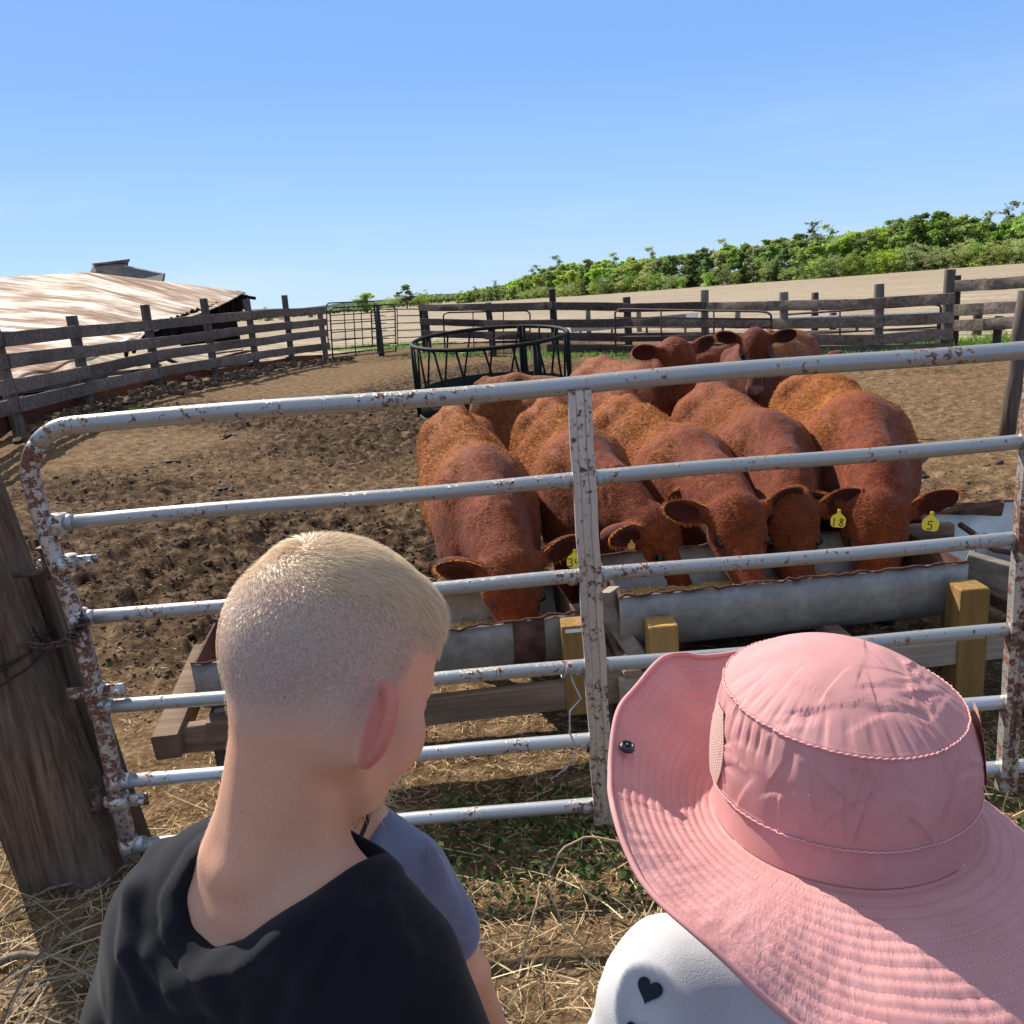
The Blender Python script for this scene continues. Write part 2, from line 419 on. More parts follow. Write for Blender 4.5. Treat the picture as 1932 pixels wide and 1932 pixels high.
# ================================================================ THE GROUND
def base_h(x, y):
    """large-scale lie of the land"""
    x = np.asarray(x, float); y = np.asarray(y, float)
    h = .34 * sstep(-3.5, -8.5, x + .0 * y) * sstep(9, 15, y) * sstep(30, 24, y)
    far = sstep(24, 120, np.hypot(x, y))
    h = h - 1.1 * far * sstep(-1.2, 1.2, y / (np.abs(x) + 1)) + far * sstep(0, 200, x) * 1.4
    h = h - sstep(20, 60, -x) * .6
    return h
def rut(x, y):
    near = sstep(16, 6, np.hypot(x, y)); yard = sstep(2.9, 4.0, y)
    wet = sstep(-.32, .38, fbm(x * .22 + 3.1, y * .3 + 1.7, o=3, s=5) + .85 * np.exp(-((x + 1.8) / 2.6) ** 2 - ((y - 5.4) / 2.0) ** 2) + .35 * np.exp(-((x + 3.0) / 4) ** 2 - ((y - 11.) / 4.0) ** 2) - .35 * sstep(.5, 4, x) - .2 * sstep(9, 12, y))
    r = (1 - np.abs(fbm(x * 4.6, y * 4.6, o=4, s=11))) ** 2
    g = fbm(x * 11, y * 11, o=4, s=23)
    pits = -sstep(.28, .5, vnoise(x * 4.2, y * 4.2, s=71)) * .05
    amp = .35 + .65 * wet
    h = yard * amp * ((r - .6) * .085 + pits * wet + .022 * wet * (1 - np.abs(vnoise(x * 14, y * 14, s=91))) ** 2) + g * (.008 + .011 * yard * (1 - .5 * sstep(8, 14, np.hypot(x, y)))) + fbm(x * .8, y * .8, o=2, s=3) * .035
    return h * (1 - .75 * sstep(18, 40, np.hypot(x, y))), wet * yard
def ground_h(x, y):
    return base_h(x, y) + rut(x, y)[0]
def GH(x, y): return float(ground_h(np.array([x]), np.array([y]))[0])

def make_ground():
    a1 = np.linspace(R(-52), R(52), 900); aside = np.linspace(R(52), R(308), 90)[1:-1]
    ang = np.concatenate([a1, aside]); rad = np.concatenate([np.geomspace(.35, 30, 560), np.geomspace(30, 1400, 90)[1:]])
    A, Q = np.meshgrid(ang, rad, indexing='ij'); X = np.sin(A) * Q; Y = np.cos(A) * Q
    rh, wet = rut(X, Y); Z = base_h(X, Y) + rh
    na, nr = A.shape; V = np.stack([X, Y, Z], -1).reshape(-1, 3)
    i = np.arange(na)[:, None]; j = np.arange(nr - 1)[None]
    F = np.stack([i * nr + j + 0 * i, i * nr + j + 1, ((i + 1) % na) * nr + j + 1, ((i + 1) % na) * nr + j], -1).reshape(-1, 4)[:, ::-1]
    c = len(V); V = np.vstack([V, [[0, 0, GH(0, 0)]]])
    Fl = F
    o = link('ground', V, Fl, dirt_mat(), None, True, (0, 0, 0), {'wet': np.append(wet.ravel(), 0)})
    cap = [[c, int(k * nr), int(((k + 1) % na) * nr)] for k in range(na)]
    o2 = None
    tag(o, 'brown churned dirt of the cattle yard', None, None, 'structure')
    return o
def dirt_mat():
    m = MT('dirt', .95, .03); v = m.coord(); w = m.attr('wet').outputs['Fac']
    n1 = m.noise(v, .9, 5, .6); n2 = m.noise(v, 9, 6, .65); n3 = m.noise(v, 42, 5, .7); n4 = m.noise(v, 150, 3, .6)
    dry = m.ramp(n2, [(.34, (.055, .032, .016)), (.5, (.148, .094, .052)), (.64, (.28, .185, .105))])
    chaff = m.ramp(n3, [(.42, (.075, .044, .022)), (.56, (.21, .13, .066)), (.72, (.46, .32, .17))])
    dry = m.mix(m.mrange(n1, .35, .65, .25, .7), dry, chaff)
    mud = m.ramp(n2, [(.36, (.018, .011, .007)), (.52, (.058, .036, .022)), (.68, (.15, .096, .058))])
    dk = m.math('MULTIPLY', w, m.mrange(n2, .2, .75, 1.35, .55), True)
    c = m.mix(dk, dry, mud)
    m.col(c); h = m.math('ADD', m.math('MULTIPLY', n2, .6), m.math('ADD', m.math('MULTIPLY', n3, .35), m.math('MULTIPLY', n4, .12)))
    m.bump(h, 1.0, .03); m.rough(.95); return m.m
ground = make_ground()

# the stubble field beyond the fence: its own sheet a little above
def make_field():
    ang = np.linspace(R(-70), R(70), 420); rad = np.geomspace(1, 30, 150)
    def edge(a):
        t = np.degrees(a); return np.interp(t, [-70, -28, -12, -5, 8, 17, 26, 33, 50, 70], [17, 21, 31, 33, 26, 22, 19, 18.5, 18, 18])
    A, Q = np.meshgrid(ang, rad, indexing='ij'); D = edge(A) * Q
    X = np.sin(A) * D; Y = np.cos(A) * D; Z = base_h(X, Y) + .05 + .012 * fbm(X * 2, Y * 2, o=3) * sstep(1.0, 1.1, Q)
    na, nr = A.shape; i = np.arange(na - 1)[:, None]; j = np.arange(nr - 1)[None]
    F = np.stack([i * nr + j, i * nr + j + 1, (i + 1) * nr + j + 1, (i + 1) * nr + j], -1).reshape(-1, 4)[:, ::-1]
    m = MT('stubble', 1, .05); v = m.coord((1, 1, 1)); mp = m.n("ShaderNodeMapping"); mp.inputs["Rotation"].default_value = (0, 0, R(64)); m.link(v, mp.inputs[0])
    wv = m.n("ShaderNodeTexWave", wave_type='BANDS', bands_direction='Y'); wv.inputs["Scale"].default_value = .42; wv.inputs["Distortion"].default_value = 1.2; wv.inputs["Detail"].default_value = 2; m.link(mp.outputs[0], wv.inputs[0])
    n1 = m.noise(v, .12, 4); n2 = m.noise(v, 3, 6, .7); st = m.n("ShaderNodeMapping"); st.inputs["Scale"].default_value = (.35, 2.2, 1); m.link(mp.outputs[0], st.inputs[0]); n3 = m.noise(st.outputs[0], 1.2, 4, .7)
    f = m.math('ADD', m.math('MULTIPLY', n2, .5), m.math('ADD', m.math('MULTIPLY', n3, .35), m.math('MULTIPLY', wv.outputs['Fac'], .15)))
    c = m.ramp(f, [(.38, (.16, .115, .078)), (.5, (.33, .255, .18)), (.62, (.53, .43, .32))])
    s4 = m.n("ShaderNodeMapping"); s4.inputs['Scale'].default_value = (.03, .55, 1); m.link(mp.outputs[0], s4.inputs[0]); n4 = m.noise(s4.outputs[0], 1.0, 5, .65); c = m.mix(m.mrange(n4, .40, .62, 0, .65), c, (.20, .155, .11)); c = m.mix(m.mrange(n1, .4, .7, 0, .4), c, (.30, .26, .15)); m.col(c); m.bump(f, .8, .08)
    o = link('field', np.stack([X, Y, Z], -1).reshape(-1, 3), F, m.m, None, True, (0, 0, 0))
    return tag(o, 'pale harvested stubble field beyond the fences', None, None, 'structure')
make_field()

# ================================================================ TREES
def leaf_mat(name, a, b):
    m = MT(name, .65, .25); r = m.attr('rnd').outputs['Fac']; oi = m.n("ShaderNodeObjectInfo").outputs['Random']
    c = m.ramp(r, [(0, tuple(a)), (1, tuple(b))])
    hs = m.n("ShaderNodeHueSaturation"); m.link(c, hs.inputs['Color']); m.link(m.mrange(oi, 0, 1, .478, .515), hs.inputs['Hue']); m.link(m.mrange(m.math('FRACT', m.math('MULTIPLY', oi, 7.3)), 0, 1, .65, 1.35), hs.inputs['Value'])
    m.link(m.mrange(m.math('FRACT', m.math('MULTIPLY', oi, 3.7)), 0, 1, .8, 1.05), hs.inputs['Saturation'])
    m.col(hs.outputs[0]); tr = m.n("ShaderNodeBsdfTranslucent"); m.link(hs.outputs[0], tr.inputs[0]); ms = m.n("ShaderNodeMixShader"); ms.inputs[0].default_value = .58
    m.link(m.b.outputs[0], ms.inputs[1]); m.link(tr.outputs[0], ms.inputs[2]); m.link(ms.outputs[0], m.N["Material Output"].inputs[0]); return m.m
LEAF = [leaf_mat('leaf_fresh', (.22, .33, .04), (.40, .54, .09)), leaf_mat('leaf_deep', (.13, .22, .04), (.26, .40, .08)), leaf_mat('leaf_olive', (.21, .26, .075), (.38, .43, .16))]
BARK = flat('bark', (.075, .058, .045), .9, .1, var=.4, scale=8)
def leaf_cloud(ctr, rad, n, size, squash=1.0, shell=.55):
    """leaf-sized quads spread through the volume, denser near the outside"""
    d = RNG.normal(0, 1, (n, 3)); d /= np.linalg.norm(d, axis=1)[:, None]
    r = (shell + (1 - shell) * RNG.uniform(0, 1, n)) * (RNG.uniform(0, 1, n) ** .12)
    P = np.array(ctr) + d * r[:, None] * np.array(rad); nn = RNG.normal(0, 1, (n, 3)) + d * .9 + np.array([0, 0, .5]); nn /= np.linalg.norm(nn, axis=1)[:, None]
    a = np.cross(nn, RNG.normal(0, 1, (n, 3))); a /= np.linalg.norm(a, axis=1)[:, None]; b = np.cross(nn, a)
    s = size * RNG.uniform(.5, 1.3, n)[:, None]
    return np.stack([P - a * s, P - b * s * .6, P + a * s, P + b * s * .6], 1).reshape(-1, 3)
def make_tree(kind, H, Wd, dens, leafs, lm, bush=False, th_=None):
    root = thing('deciduous_tree', 'tree', 'tree'); tk = MB(); pts = []
    th = H * (.02 if bush else (th_ if th_ is not None else .05)); top = np.array([RNG.uniform(-.4, .4), RNG.uniform(-.4, .4), H * .8])
    tk.tube([(0, 0, -.3), (.05, 0, th * .5), top * np.array([.5, .5, .5]), top], .2, 6, rad=[.024 * H, .018 * H, .012 * H, .003 * H])
    VL = []
    nb = int(9 + 7 * dens)
    for i in range(nb):
        z = RNG.uniform(th, H * .93); t = (z - th) / (H - th); w = Wd * math.sin(math.pi * min(.98, .2 + .72 * t)) ** .7 * RNG.uniform(.45, 1.0)
        a = RNG.uniform(0, 2 * math.pi) + i * 2.4; c = np.array([math.cos(a) * w * .62, math.sin(a) * w * .62, z])
        s0 = top * (.3 + .4 * t); s0[2] = max(th * .8, z - w * .8)
        tk.tube([s0, (s0 + c) / 2 + RNG.uniform(-.2, .2, 3), c], .1, 4, rad=[.011 * H * (1.1 - t), .006 * H, .002 * H])
        rr = Wd * RNG.uniform(.36, .56); 
        for k in range(3):
            cc = c + RNG.normal(0, rr * .45, 3); q = rr * RNG.uniform(.45, .8)
            VL.append(leaf_cloud(cc, (q, q, q * .72), int(leafs / nb / 3), H * .027, shell=.2))
    VL.append(leaf_cloud(top * np.array([1, 1, 1.0]), (Wd * .5, Wd * .5, H * .13), int(leafs * .08), H * .027, shell=.2))
    tk.obj('trunk', BARK, root, True)
    V = np.concatenate(VL); V[:, 2] = np.maximum(V[:, 2], .1); n = len(V) // 4
    # tones: clumps of light and dark leaves
    cl = .5 + .7 * fbm(V[::4, 0] * .55, V[::4, 1] * .55, V[::4, 2] * .55, o=2, s=kind) + RNG.uniform(-.28, .28, n)
    link('crown', V, np.arange(n * 4).reshape(n, 4), lm, root, False, None, {'rnd': np.repeat(np.clip(cl, 0, 1), 4)})
    return root
TREES = [make_tree(1, 12, 3.9, 1.3, 4600, LEAF[0]), make_tree(2, 12.5, 3.2, 1, 2800, LEAF[2], th_=.25), make_tree(3, 13, 4.2, 1.4, 5400, LEAF[1]), make_tree(4, 11, 4.2, 1.3, 4800, LEAF[0]),
         make_tree(5, 12, 2.6, .8, 1800, LEAF[2], th_=.30), make_tree(6, 10, 4.0, 1.1, 3800, LEAF[2]), make_tree(7, 4.5, 2.6, .8, 2200, LEAF[0], True), make_tree(8, 4.0, 2.6, .8, 2000, LEAF[2], True)]
TNAME = ['light green', 'sparse olive', 'dark green round', 'bright green broad', 'thin airy', 'dull olive broad', 'bright low bushy', 'dull low bushy']
used_t = set()
# skyline of the wood measured in the photo: x -> (top, base)
SKX = [560, 690, 770, 830, 890, 960, 1040, 1180, 1260, 1380, 1480, 1560, 1640, 1740, 1800, 1860, 1932, 2100, 2400]
SKT = [574, 556, 556, 565, 548, 534, 500, 492, 484, 470, 452, 438, 436, 412, 408, 420, 392, 372, 330]
SKB = [582, 578, 577, 577, 575, 570, 567, 560, 556, 545, 533, 524, 520, 512, 508, 505, 500, 488, 470]
def put_tree(k, px, D, hpx, base_px, label, group):
    src = TREES[k]
    p = gd(px, base_px, D); x, y = p[0], p[1]
    o = src if k not in used_t else copy_tree(src); used_t.add(k)
    Hm = {0: 12, 1: 12.5, 2: 13, 3: 11, 4: 12, 5: 10, 6: 4.5, 7: 4.0}[k]
    h = hpx / FPX * D * .90; s = h / Hm
    o.location = (x, y, float(base_h(x, y)) - .2); o.rotation_euler = (0, 0, RNG.uniform(0, 6.28)); o.scale = (s * RNG.uniform(1.15, 1.5), s * RNG.uniform(1.15, 1.5), s)
    o['label'] = label; o['group'] = group; return o
def treeline():
    G = 'trees of the wood along the far field edge'
    def dist(px): return float(np.interp(px, [560, 900, 1130, 1515, 1932, 2400], [420, 330, 250, 200, 175, 150]))
    px = 868; i = 0
    while px < 2330:                                    # back row
        D = dist(px) + 14; top = np.interp(px, SKX, SKT); bs = np.interp(px, SKX, SKB)
        k = int(RNG.choice([0, 3, 2, 3, 5, 0])); h = (bs - top) * RNG.uniform(.93, 1.03) * (.86 if px > 1850 else 1)
        put_tree(k, px, D, h, bs, f'{TNAME[k]} tree in the dense wood behind the field', G); px += h * RNG.uniform(.26, .38); i += 1
    px = 866
    while px < 2330:                                    # front row, looser between x 1230 and 1500
        D = dist(px); top = np.interp(px, SKX, SKT); bs = np.interp(px, SKX, SKB)
        loose = 1240 < px < 1505
        k = int(RNG.choice([1, 4, 2, 1])) if loose else int(RNG.choice([0, 3, 5, 0, 2, 3])); h = (bs - top) * RNG.uniform(.72, .93) * (.86 if px > 1850 else 1)
        if 1725 < px < 1800: k = 2; h = (bs - top) * 1.0
        put_tree(k, px, D, h, bs, f'{TNAME[k]} tree at the front edge of the wood', G); px += h * RNG.uniform(.30, .5) * (1.1 if loose else 1)
    px = 985
    while px < 2330:                                    # low growth at the foot of the wood
        D = dist(px) - 6; top = np.interp(px, SKX, SKT); bs = np.interp(px, SKX, SKB)
        k = int(RNG.choice([6, 7, 7])); h = (bs - top) * RNG.uniform(.30, .52)
        if not (1300 < px < 1500 and RNG.uniform() < .5): put_tree(k, px, D, h, bs + 1, f'{TNAME[k]} tree at the foot of the wood', 'low trees at the foot of the wood')
        px += h * RNG.uniform(.4, .75)
    for px, k, h, w, lab in ((692, 3, 36, 1, 'small round tree standing alone left of the gap in the far trees'), (768, 1, 42, 1, 'thin crowned tree standing alone on the far field edge'),
                             (742, 7, 22, 1, 'low bush beside the thin crowned lone tree'), (800, 6, 24, 1, 'low bush right of the thin crowned lone tree'), (500, 5, 20, 1, 'distant pale tree just right of the barn roof'), (530, 7, 14, 1, 'distant low bush right of the barn roof'), (585, 0, 14, 1, 'distant bright tree behind the left fence corner')):
        o = put_tree(k, px, 340, h * 1.2, 583 if px < 600 else 579, lab, 'lone trees on the far field edge'); o.scale = (o.scale[0] * 1.25, o.scale[1] * 1.25, o.scale[2])
    VL = []
    for px in np.arange(430, 905, 2.6):
        p = gd(px, np.interp(px, [440, 900], [589, 575]), 430); h = RNG.uniform(2.4, 5.6) * (.5 + .5 * sstep(560, 800, px)); VL.append(leaf_cloud((p[0], p[1], float(base_h(p[0], p[1])) + h * .5), (2.0, 2.0, h * .55), 60, .45, shell=.2))
    V = np.concatenate(VL); n = len(V) // 4; o = link('treeline', V, np.arange(n * 4).reshape(n, 4), LEAF[2], None, False, (0, 0, 0), {'rnd': np.repeat(RNG.uniform(0, 1, n), 4)}); tag(o, 'thin far hedge line on the horizon', None, None, 'stuff')
treeline()
for k_ in range(len(TREES)):                       # a kind that was not planted is taken away again
    if k_ not in used_t:
        for ch in list(TREES[k_].children): bpy.data.objects.remove(ch)
        bpy.data.objects.remove(TREES[k_])
# far wooded rise just over the horizon, left of the wood
def far_rise():
    X = np.linspace(-500, 300, 90); V = []; 
    for x in X:
        h = 2.5 * math.exp(-((x + 20) / 160) ** 2) + 2.6 + fbm(x * .03, 0., o=4) * 2
        V += [(x, 760, -6), (x, 770, h), (x, 830, -6)]
    F = [[3 * i + a, 3 * i + 3 + a, 3 * i + 4 + a, 3 * i + 1 + a] for i in range(len(X) - 1) for a in (0, 1)]
    o = link('hills', V, F, flat('far_hill', (.08, .115, .075), 1, .05, scale=.05, bump=0), None, True, (0, 0, 0)); tag(o, 'low wooded rise on the horizon', None, None, 'structure')
far_rise()
# ================================================================ WEATHERED TIMBER, METAL
def wood_mat(name, a, b, grain=1.0, along='X', spec=.15, dirt=(.05, .035, .025), dirtamt=.4):
    m = MT(name, .88, spec); sc_ = {'X': (1.2, 22, 22), 'Y': (22, 1.2, 22), 'Z': (22, 22, 1.2)}[along]
    tc = m.n("ShaderNodeTexCoord"); mp = m.n("ShaderNodeMapping"); mp.inputs["Scale"].default_value = tuple(q * grain for q in sc_); m.link(tc.outputs['Object'], mp.inputs[0])
    n = m.noise(mp.outputs[0], 1.6, 6, .65, .3); big = m.noise(tc.outputs['Object'], 2.2, 3); r = m.attr('rnd').outputs['Fac']
    c = m.ramp(n, [(.3, tuple(a)), (.7, tuple(b))])
    hs = m.n("ShaderNodeHueSaturation"); m.link(c, hs.inputs['Color']); m.link(m.mrange(r, 0, 1, .7, 1.25), hs.inputs['Value'])
    c = m.mix(m.mrange(big, .45, .75, 0, dirtamt), hs.outputs[0], dirt)
    m.col(c); m.bump(n, .7, .012); return m.m
GREY_WOOD = wood_mat('grey_wood', (.085, .060, .046), (.27, .205, .16), .5, 'X')
GREY_POST = wood_mat('grey_post', (.08, .06, .05), (.23, .18, .15), .6, 'Z')
DARK_WOOD = wood_mat('dark_wood', (.032, .025, .021), (.13, .10, .084), .5, 'X')
DARK_POST = wood_mat('dark_post', (.022, .018, .015), (.11, .085, .07), .6, 'Z')
PALE_WOOD = wood_mat('pale_wood', (.13, .10, .075), (.34, .28, .22), .5, 'X')
PALE_POST = wood_mat('pale_post', (.10, .085, .075), (.27, .235, .20), .6, 'Z')
RED_BOARD = wood_mat('red_board', (.10, .03, .018), (.26, .10, .055), .5, 'X')
GREEN_TUBE = flat('green_tube', (.012, .022, .018), .45, .4, .0, .4, 40)
GALV = flat('galvanised', (.42, .45, .47), .5, .5, .5, .2, 12)

GALVD = flat('galvanised_dull', (.24, .26, .27), .7, .3, .2, .3, 12)
def plank_fence(name, label, cat, posts, rows, wd, hb, mats, post_r=.075, over=.15, side=-1, square=False, grp=None, hb_list=None):
    """posts: list of (base xyz, top z). rows: list of per-post centre heights (nan = missing)."""
    b0 = posts[0][0]; root = thing(name, label, cat, (b0[0], b0[1], b0[2]), group=grp)
    pm, bm = mats
    for (b, tz) in posts:
        m = MB(); b = np.array(b); lean = RNG.normal(0, .012, 2) * (tz - b[2])
        if square: m.beam((b[0], b[1], b[2] - .25), (b[0] + lean[0], b[1] + lean[1], tz), post_r * 1.7, post_r * 1.9, up=(0, 1, 0), bev=.01, nseg=5, jit=.003, warp=.01)
        else:
            zz = np.linspace(b[2] - .25, tz, 7); m.tube([(b[0] + lean[0] * i / 6 + RNG.normal(0, .004), b[1] + lean[1] * i / 6, z) for i, z in enumerate(zz)], post_r, 10, rad=[post_r * (1.05 - .1 * i / 6) * RNG.uniform(.95, 1.05) for i in range(7)])
        autosmooth(m.obj('post', pm, root), 50)
    for ri, row in enumerate(rows):
        h = hb if hb_list is None else hb_list[ri]
        for i in range(len(posts) - 1):
            if row[i] is None or row[i + 1] is None: continue
            a = np.array(posts[i][0]); c = np.array(posts[i + 1][0]); d = (c - a); d[2] = 0; L = np.linalg.norm(d); d /= L
            nrm = np.array([d[1], -d[0], 0]) * side * (post_r + wd * .6 + (.014 if i % 2 else 0))
            p = np.array([a[0], a[1], row[i]]) - d * over * .5 + nrm; q = np.array([c[0], c[1], row[i + 1]]) + d * over * .5 + nrm
            m = MB(); m.beam(p, q, wd, h, bev=.006, nseg=8, jit=.004, warp=.007); o = m.obj('rail', bm if not isinstance(bm, list) else bm[(ri + i) % len(bm)], root); autosmooth(o, 35)
    return root

def left_fence():
    px = [(-150, 620, 905), (5, 593, 800), (146, 595, 742), (288, 574, 733), (400, 562, 716), (482, 563, 699), (550, 556, 689), (616, 580, 680)]
    rows = [(652, 639, 626, 613, 602, 594, 589, 585), (702, 681, 664, 647, 631, 620, 614, 608), (755, 727, 703, 671, 655, 645, 636, 628), (805, 763, 733, 702, 684, 671, 661, 653)]
    posts = []; H = [[], [], [], []]; D = [12.6, 14.6, 17.3, 19.6, 21.8, 24.0, 25.9, 27.6]
    for k, (x, t, b) in enumerate(px):
        xb = x + (b - t) * max(0, (.14 - (x / 4400.)))
        p = gd(xb, b, D[k]); p[2] = min(p[2], .34)
        top = gd(x, t, D[k]); posts.append((p, top[2]))
        for r in range(4):
            yy = rows[r][k]; f = (yy - t) / (b - t); H[r].append(gd(x + (xb - x) * f, yy, D[k])[2])
    root = plank_fence('plank_fence', 'weathered grey-brown four-board fence running from left edge past the collapsed barn', 'fence', posts, H, .04, .21, (GREY_POST, GREY_WOOD), .085, .25, 1, True)
    # rust-red kick plank along the foot
    for i in range(len(posts) - 1):
        a = np.array(posts[i][0]); c = np.array(posts[i + 1][0]); d = c - a; d[2] = 0; d /= np.linalg.norm(d); n = np.array([d[1], -d[0], 0]) * -.16
        m = MB(); m.beam(a + n + (0, 0, .10), c + n + (0, 0, .08), .06, .34 if i < 4 else .26, nseg=5, jit=.008, warp=.02); autosmooth(m.obj('kick_board', RED_BOARD, root), 35)
    return posts
LP = left_fence()

def mid_fence():
    # centre run: from the corner by the tube gates round to the tall pale post on the right
    px = [(812, 573, 680), (932, 570, 676), (1049, 545, 676), (1188, 560, 676), (1330, 547, 674), (1480, 551, 672), (1655, 536, 671), (1783, 509, 668)]
    rows = [(579, 578, 576, 579, 578, 576, 572, 563), (606, 609, 609, 608, 608, 611, 607, 598), (628, 632, 634, 636, 634, 640, 640, 630), (None, None, 655, 657, 657, 660, 661, 655)]
    posts = []; H = [[], [], [], []]; D = [26, 23.5, 21.5, 20.2, 18.8, 17.8, 17.0, 16.6]
    for k, (x, t, b) in enumerate(px):
        p = gd(x, b, D[k]); p[2] = GH(p[0], p[1]); posts.append((p, gd(x, t, D[k])[2]))
        for r in range(4): H[r].append(None if rows[r][k] is None else gd(x, rows[r][k], D[k])[2])
    rt = plank_fence('plank_fence', 'dark weathered plank fence curving behind the cattle, before the stubble field', 'fence', posts, H, .04, .19, (PALE_POST, DARK_WOOD), .09, .3, 1, False)
    for k in (0, 1, 2, 3):
        for ch in [c for c in rt.children if c.name.startswith('post')][k:k + 1]:
            ch.data.materials[0] = DARK_POST
    rails = [c for c in rt.children if c.name.startswith('rail')]
    for i, c in enumerate(rails):
        if (i % 7) >= 4: c.data.materials[0] = GREY_WOOD
    return posts
MP = mid_fence()

def right_fence():
    px = [(1800, 520, 640), (1880, 560, 645), (1990, 520, 640), (2160, 505, 635)]
    rows = [(540, 535, 528, 515), (585, 581, 574, 562), (615, 610, 604, 596), ]
    posts = []; H = [[], [], []]; D = [17.6, 17.2, 16.8, 16.2]
    for k, (x, t, b) in enumerate(px):
        p = gd(x, b, D[k]); p[2] = GH(p[0], p[1]); posts.append((p, gd(x, t, D[k])[2]))
        for r in range(3): H[r].append(gd(x, rows[r][k], D[k])[2])
    posts[1] = (posts[1][0], posts[1][0][2] + .6)
    plank_fence('plank_fence', 'sun-bleached broken plank fence at the far right, before the field', 'fence', posts, H, .05, .2, (DARK_POST, PALE_WOOD), .07, .35, 1, False)
    # lone crooked post at the right edge of the yard
    b = gz(1896, 828, 0); t = gy(1934, 548, b[1]); rt = MB()
    rt.tube([b + (0, 0, -.2), b + (t - b) * .2 + (.01, 0, 0), b + (t - b) * .45 + (.03, 0, 0), b + (t - b) * .7, b + (t - b) * 1.0], .07, 10, rad=[.075, .07, .068, .062, .055])
    o = rt.obj('yard_post', GREY_POST, None, True, b); tag(o, 'crooked grey post at the right edge of the dirt yard', 'post')
    b2 = gz(1990, 700, 0); m = MB(); m.box(b2 + (0, 0, .12), (.9, .5, .25), None, .03); o = m.obj('salt_tub', flat('red_tub', (.33, .07, .04), .6), None, True, b2); tag(o, 'red tub lying behind the crooked yard post', 'tub')
right_fence()

def scatter_posts():
    # a second line of posts and rails beyond the fence, with pale galvanised bunks
    G = 'posts of the second line beyond the dark fence'
    for x, t, b, D, lab in ((1112, 585, 640, 30, 'thin'), (1207, 572, 640, 29, 'short'), (1392, 583, 640, 27, 'thin'), (1537, 552, 640, 24, 'dark round'), (1571, 590, 640, 24, 'slim'), (1842, 575, 640, 20, 'stout')):
        p = gd(x, b, D); p[2] = base_h(p[0], p[1]); tz = gd(x, t, D)[2]; m = MB()
        m.tube([(p[0], p[1], p[2] - .2 + (tz - p[2] + .2) * k / 4 + 0) for k in range(5)], .09, 9); o = m.obj('field_post', DARK_POST if x > 1500 else PALE_POST, None, True, p)
        tag(o, f'{lab} post standing beyond the dark plank fence before the stubble field, post {["thin","short","mid"][0] if 0 else ""}'.replace(', post ', ''), 'post', G)
    labs = {0: 'thin pale post beyond the dark fence, just right of the feeder ring', 1: 'short pale post beyond the dark fence, left of the face-on cow', 2: 'thin pale post beyond the dark fence, right of the pale corner post', 3: 'dark round post beyond the fence between two grey fence posts', 4: 'slim low post right beside the dark round field post', 5: 'stout post beyond the broken bleached fence'}
    for i, o in enumerate([o for o in bpy.data.objects if o.name.startswith('field_post')]): o['label'] = labs[i]
    for a, b, h, lab in (((1085, 610, 29), (1305, 591, 25), .28, 'long pale galvanised feed bunk behind the dark fence, left of the pale post'), ((1345, 604, 25), (1800, 588, 22), .16, 'long thin pale galvanised bunk seen through the upper gap of the dark fence'), ((1470, 640, 22), (1790, 625, 20), .14, 'low pale galvanised bunk seen through the lower gap of the dark fence')):
        p = gd(*a); q = gd(*b); n = (q - p); n[2] = 0; n /= np.linalg.norm(n); s = np.array([n[1], -n[0], 0])
        rt = thing('feed_bunk', lab, 'feed bunk', tuple(p), group='pale bunks beyond the dark fence'); m = MB()
        sec = [(-.25, 0), (-.18, -h), (.18, -h), (.25, 0), (.235, 0), (.17, -h + .02), (-.17, -h + .02), (-.235, 0)]
        P = []; 
        for e in (p, q):
            for u, w in sec: P.append(e + s * u + np.array([0, 0, w]))
        m.add(P, [[k, (k + 1) % 8, 8 + (k + 1) % 8, 8 + k] for k in range(8)] + [[0, 1, 6, 7], [1, 2, 5, 6], [2, 3, 4, 5], [8, 15, 14, 9], [9, 14, 13, 10], [10, 13, 12, 11]])
        m.obj('trough', GALVD, rt)
        for f in (.05, .35, .65, .95):
            c = p + (q - p) * f; g = float(base_h(c[0], c[1])); m = MB(); m.box((c[0], c[1], (g + c[2] - h) / 2), (.06, .06, max(.05, c[2] - h - g + .05)), None, .004); m.obj('leg', PALE_POST, rt)
scatter_posts()

def tube_gate(name, label, px, D, bars, mat=GREEN_TUBE, r=.022, verts=(.35, .7), group=None):
    """px: four corners as (x,y) top-left, top-right, bottom-right, bottom-left with distances D=(left,right)"""
    tl, tr, br, bl = [gd(*px[i], D[0] if i in (0, 3) else D[1]) for i in range(4)]
    for p, q in ((bl, tl), (br, tr)): pass
    root = thing(name, label, 'gate', tuple(bl), group=group); m = MB()
    def L(a, b, t): return a + (b - a) * t
    c = .12; pts = [bl, L(bl, tl, 1 - c)]
    for k in range(1, 5):
        t = k / 5; pts.append((1 - t) ** 2 * L(bl, tl, 1 - c) + 2 * t * (1 - t) * tl + t * t * L(tl, tr, c * .6))
    pts.append(L(tl, tr, c * .6)); pts.append(L(tl, tr, 1 - c * .6))
    for k in range(1, 5):
        t = k / 5; pts.append((1 - t) ** 2 * L(tl, tr, 1 - c * .6) + 2 * t * (1 - t) * tr + t * t * L(br, tr, 1 - c))
    pts += [L(br, tr, 1 - c), br]
    m.tube(pts, r, 8); m.obj('frame', mat, root, True)
    for k in range(bars):
        t = k / bars + .02; m = MB(); m.tube([L(bl, tl, t), L(br, tr, t)], r * .8, 6); m.obj('bar', mat, root, True)
    for v in verts:
        m = MB(); m.tube([L(bl, br, v), L(tl, tr, v)], r * .8, 6); m.obj('stay', mat, root, True)
    return root
GG = 'dark tube gates along the back fence'
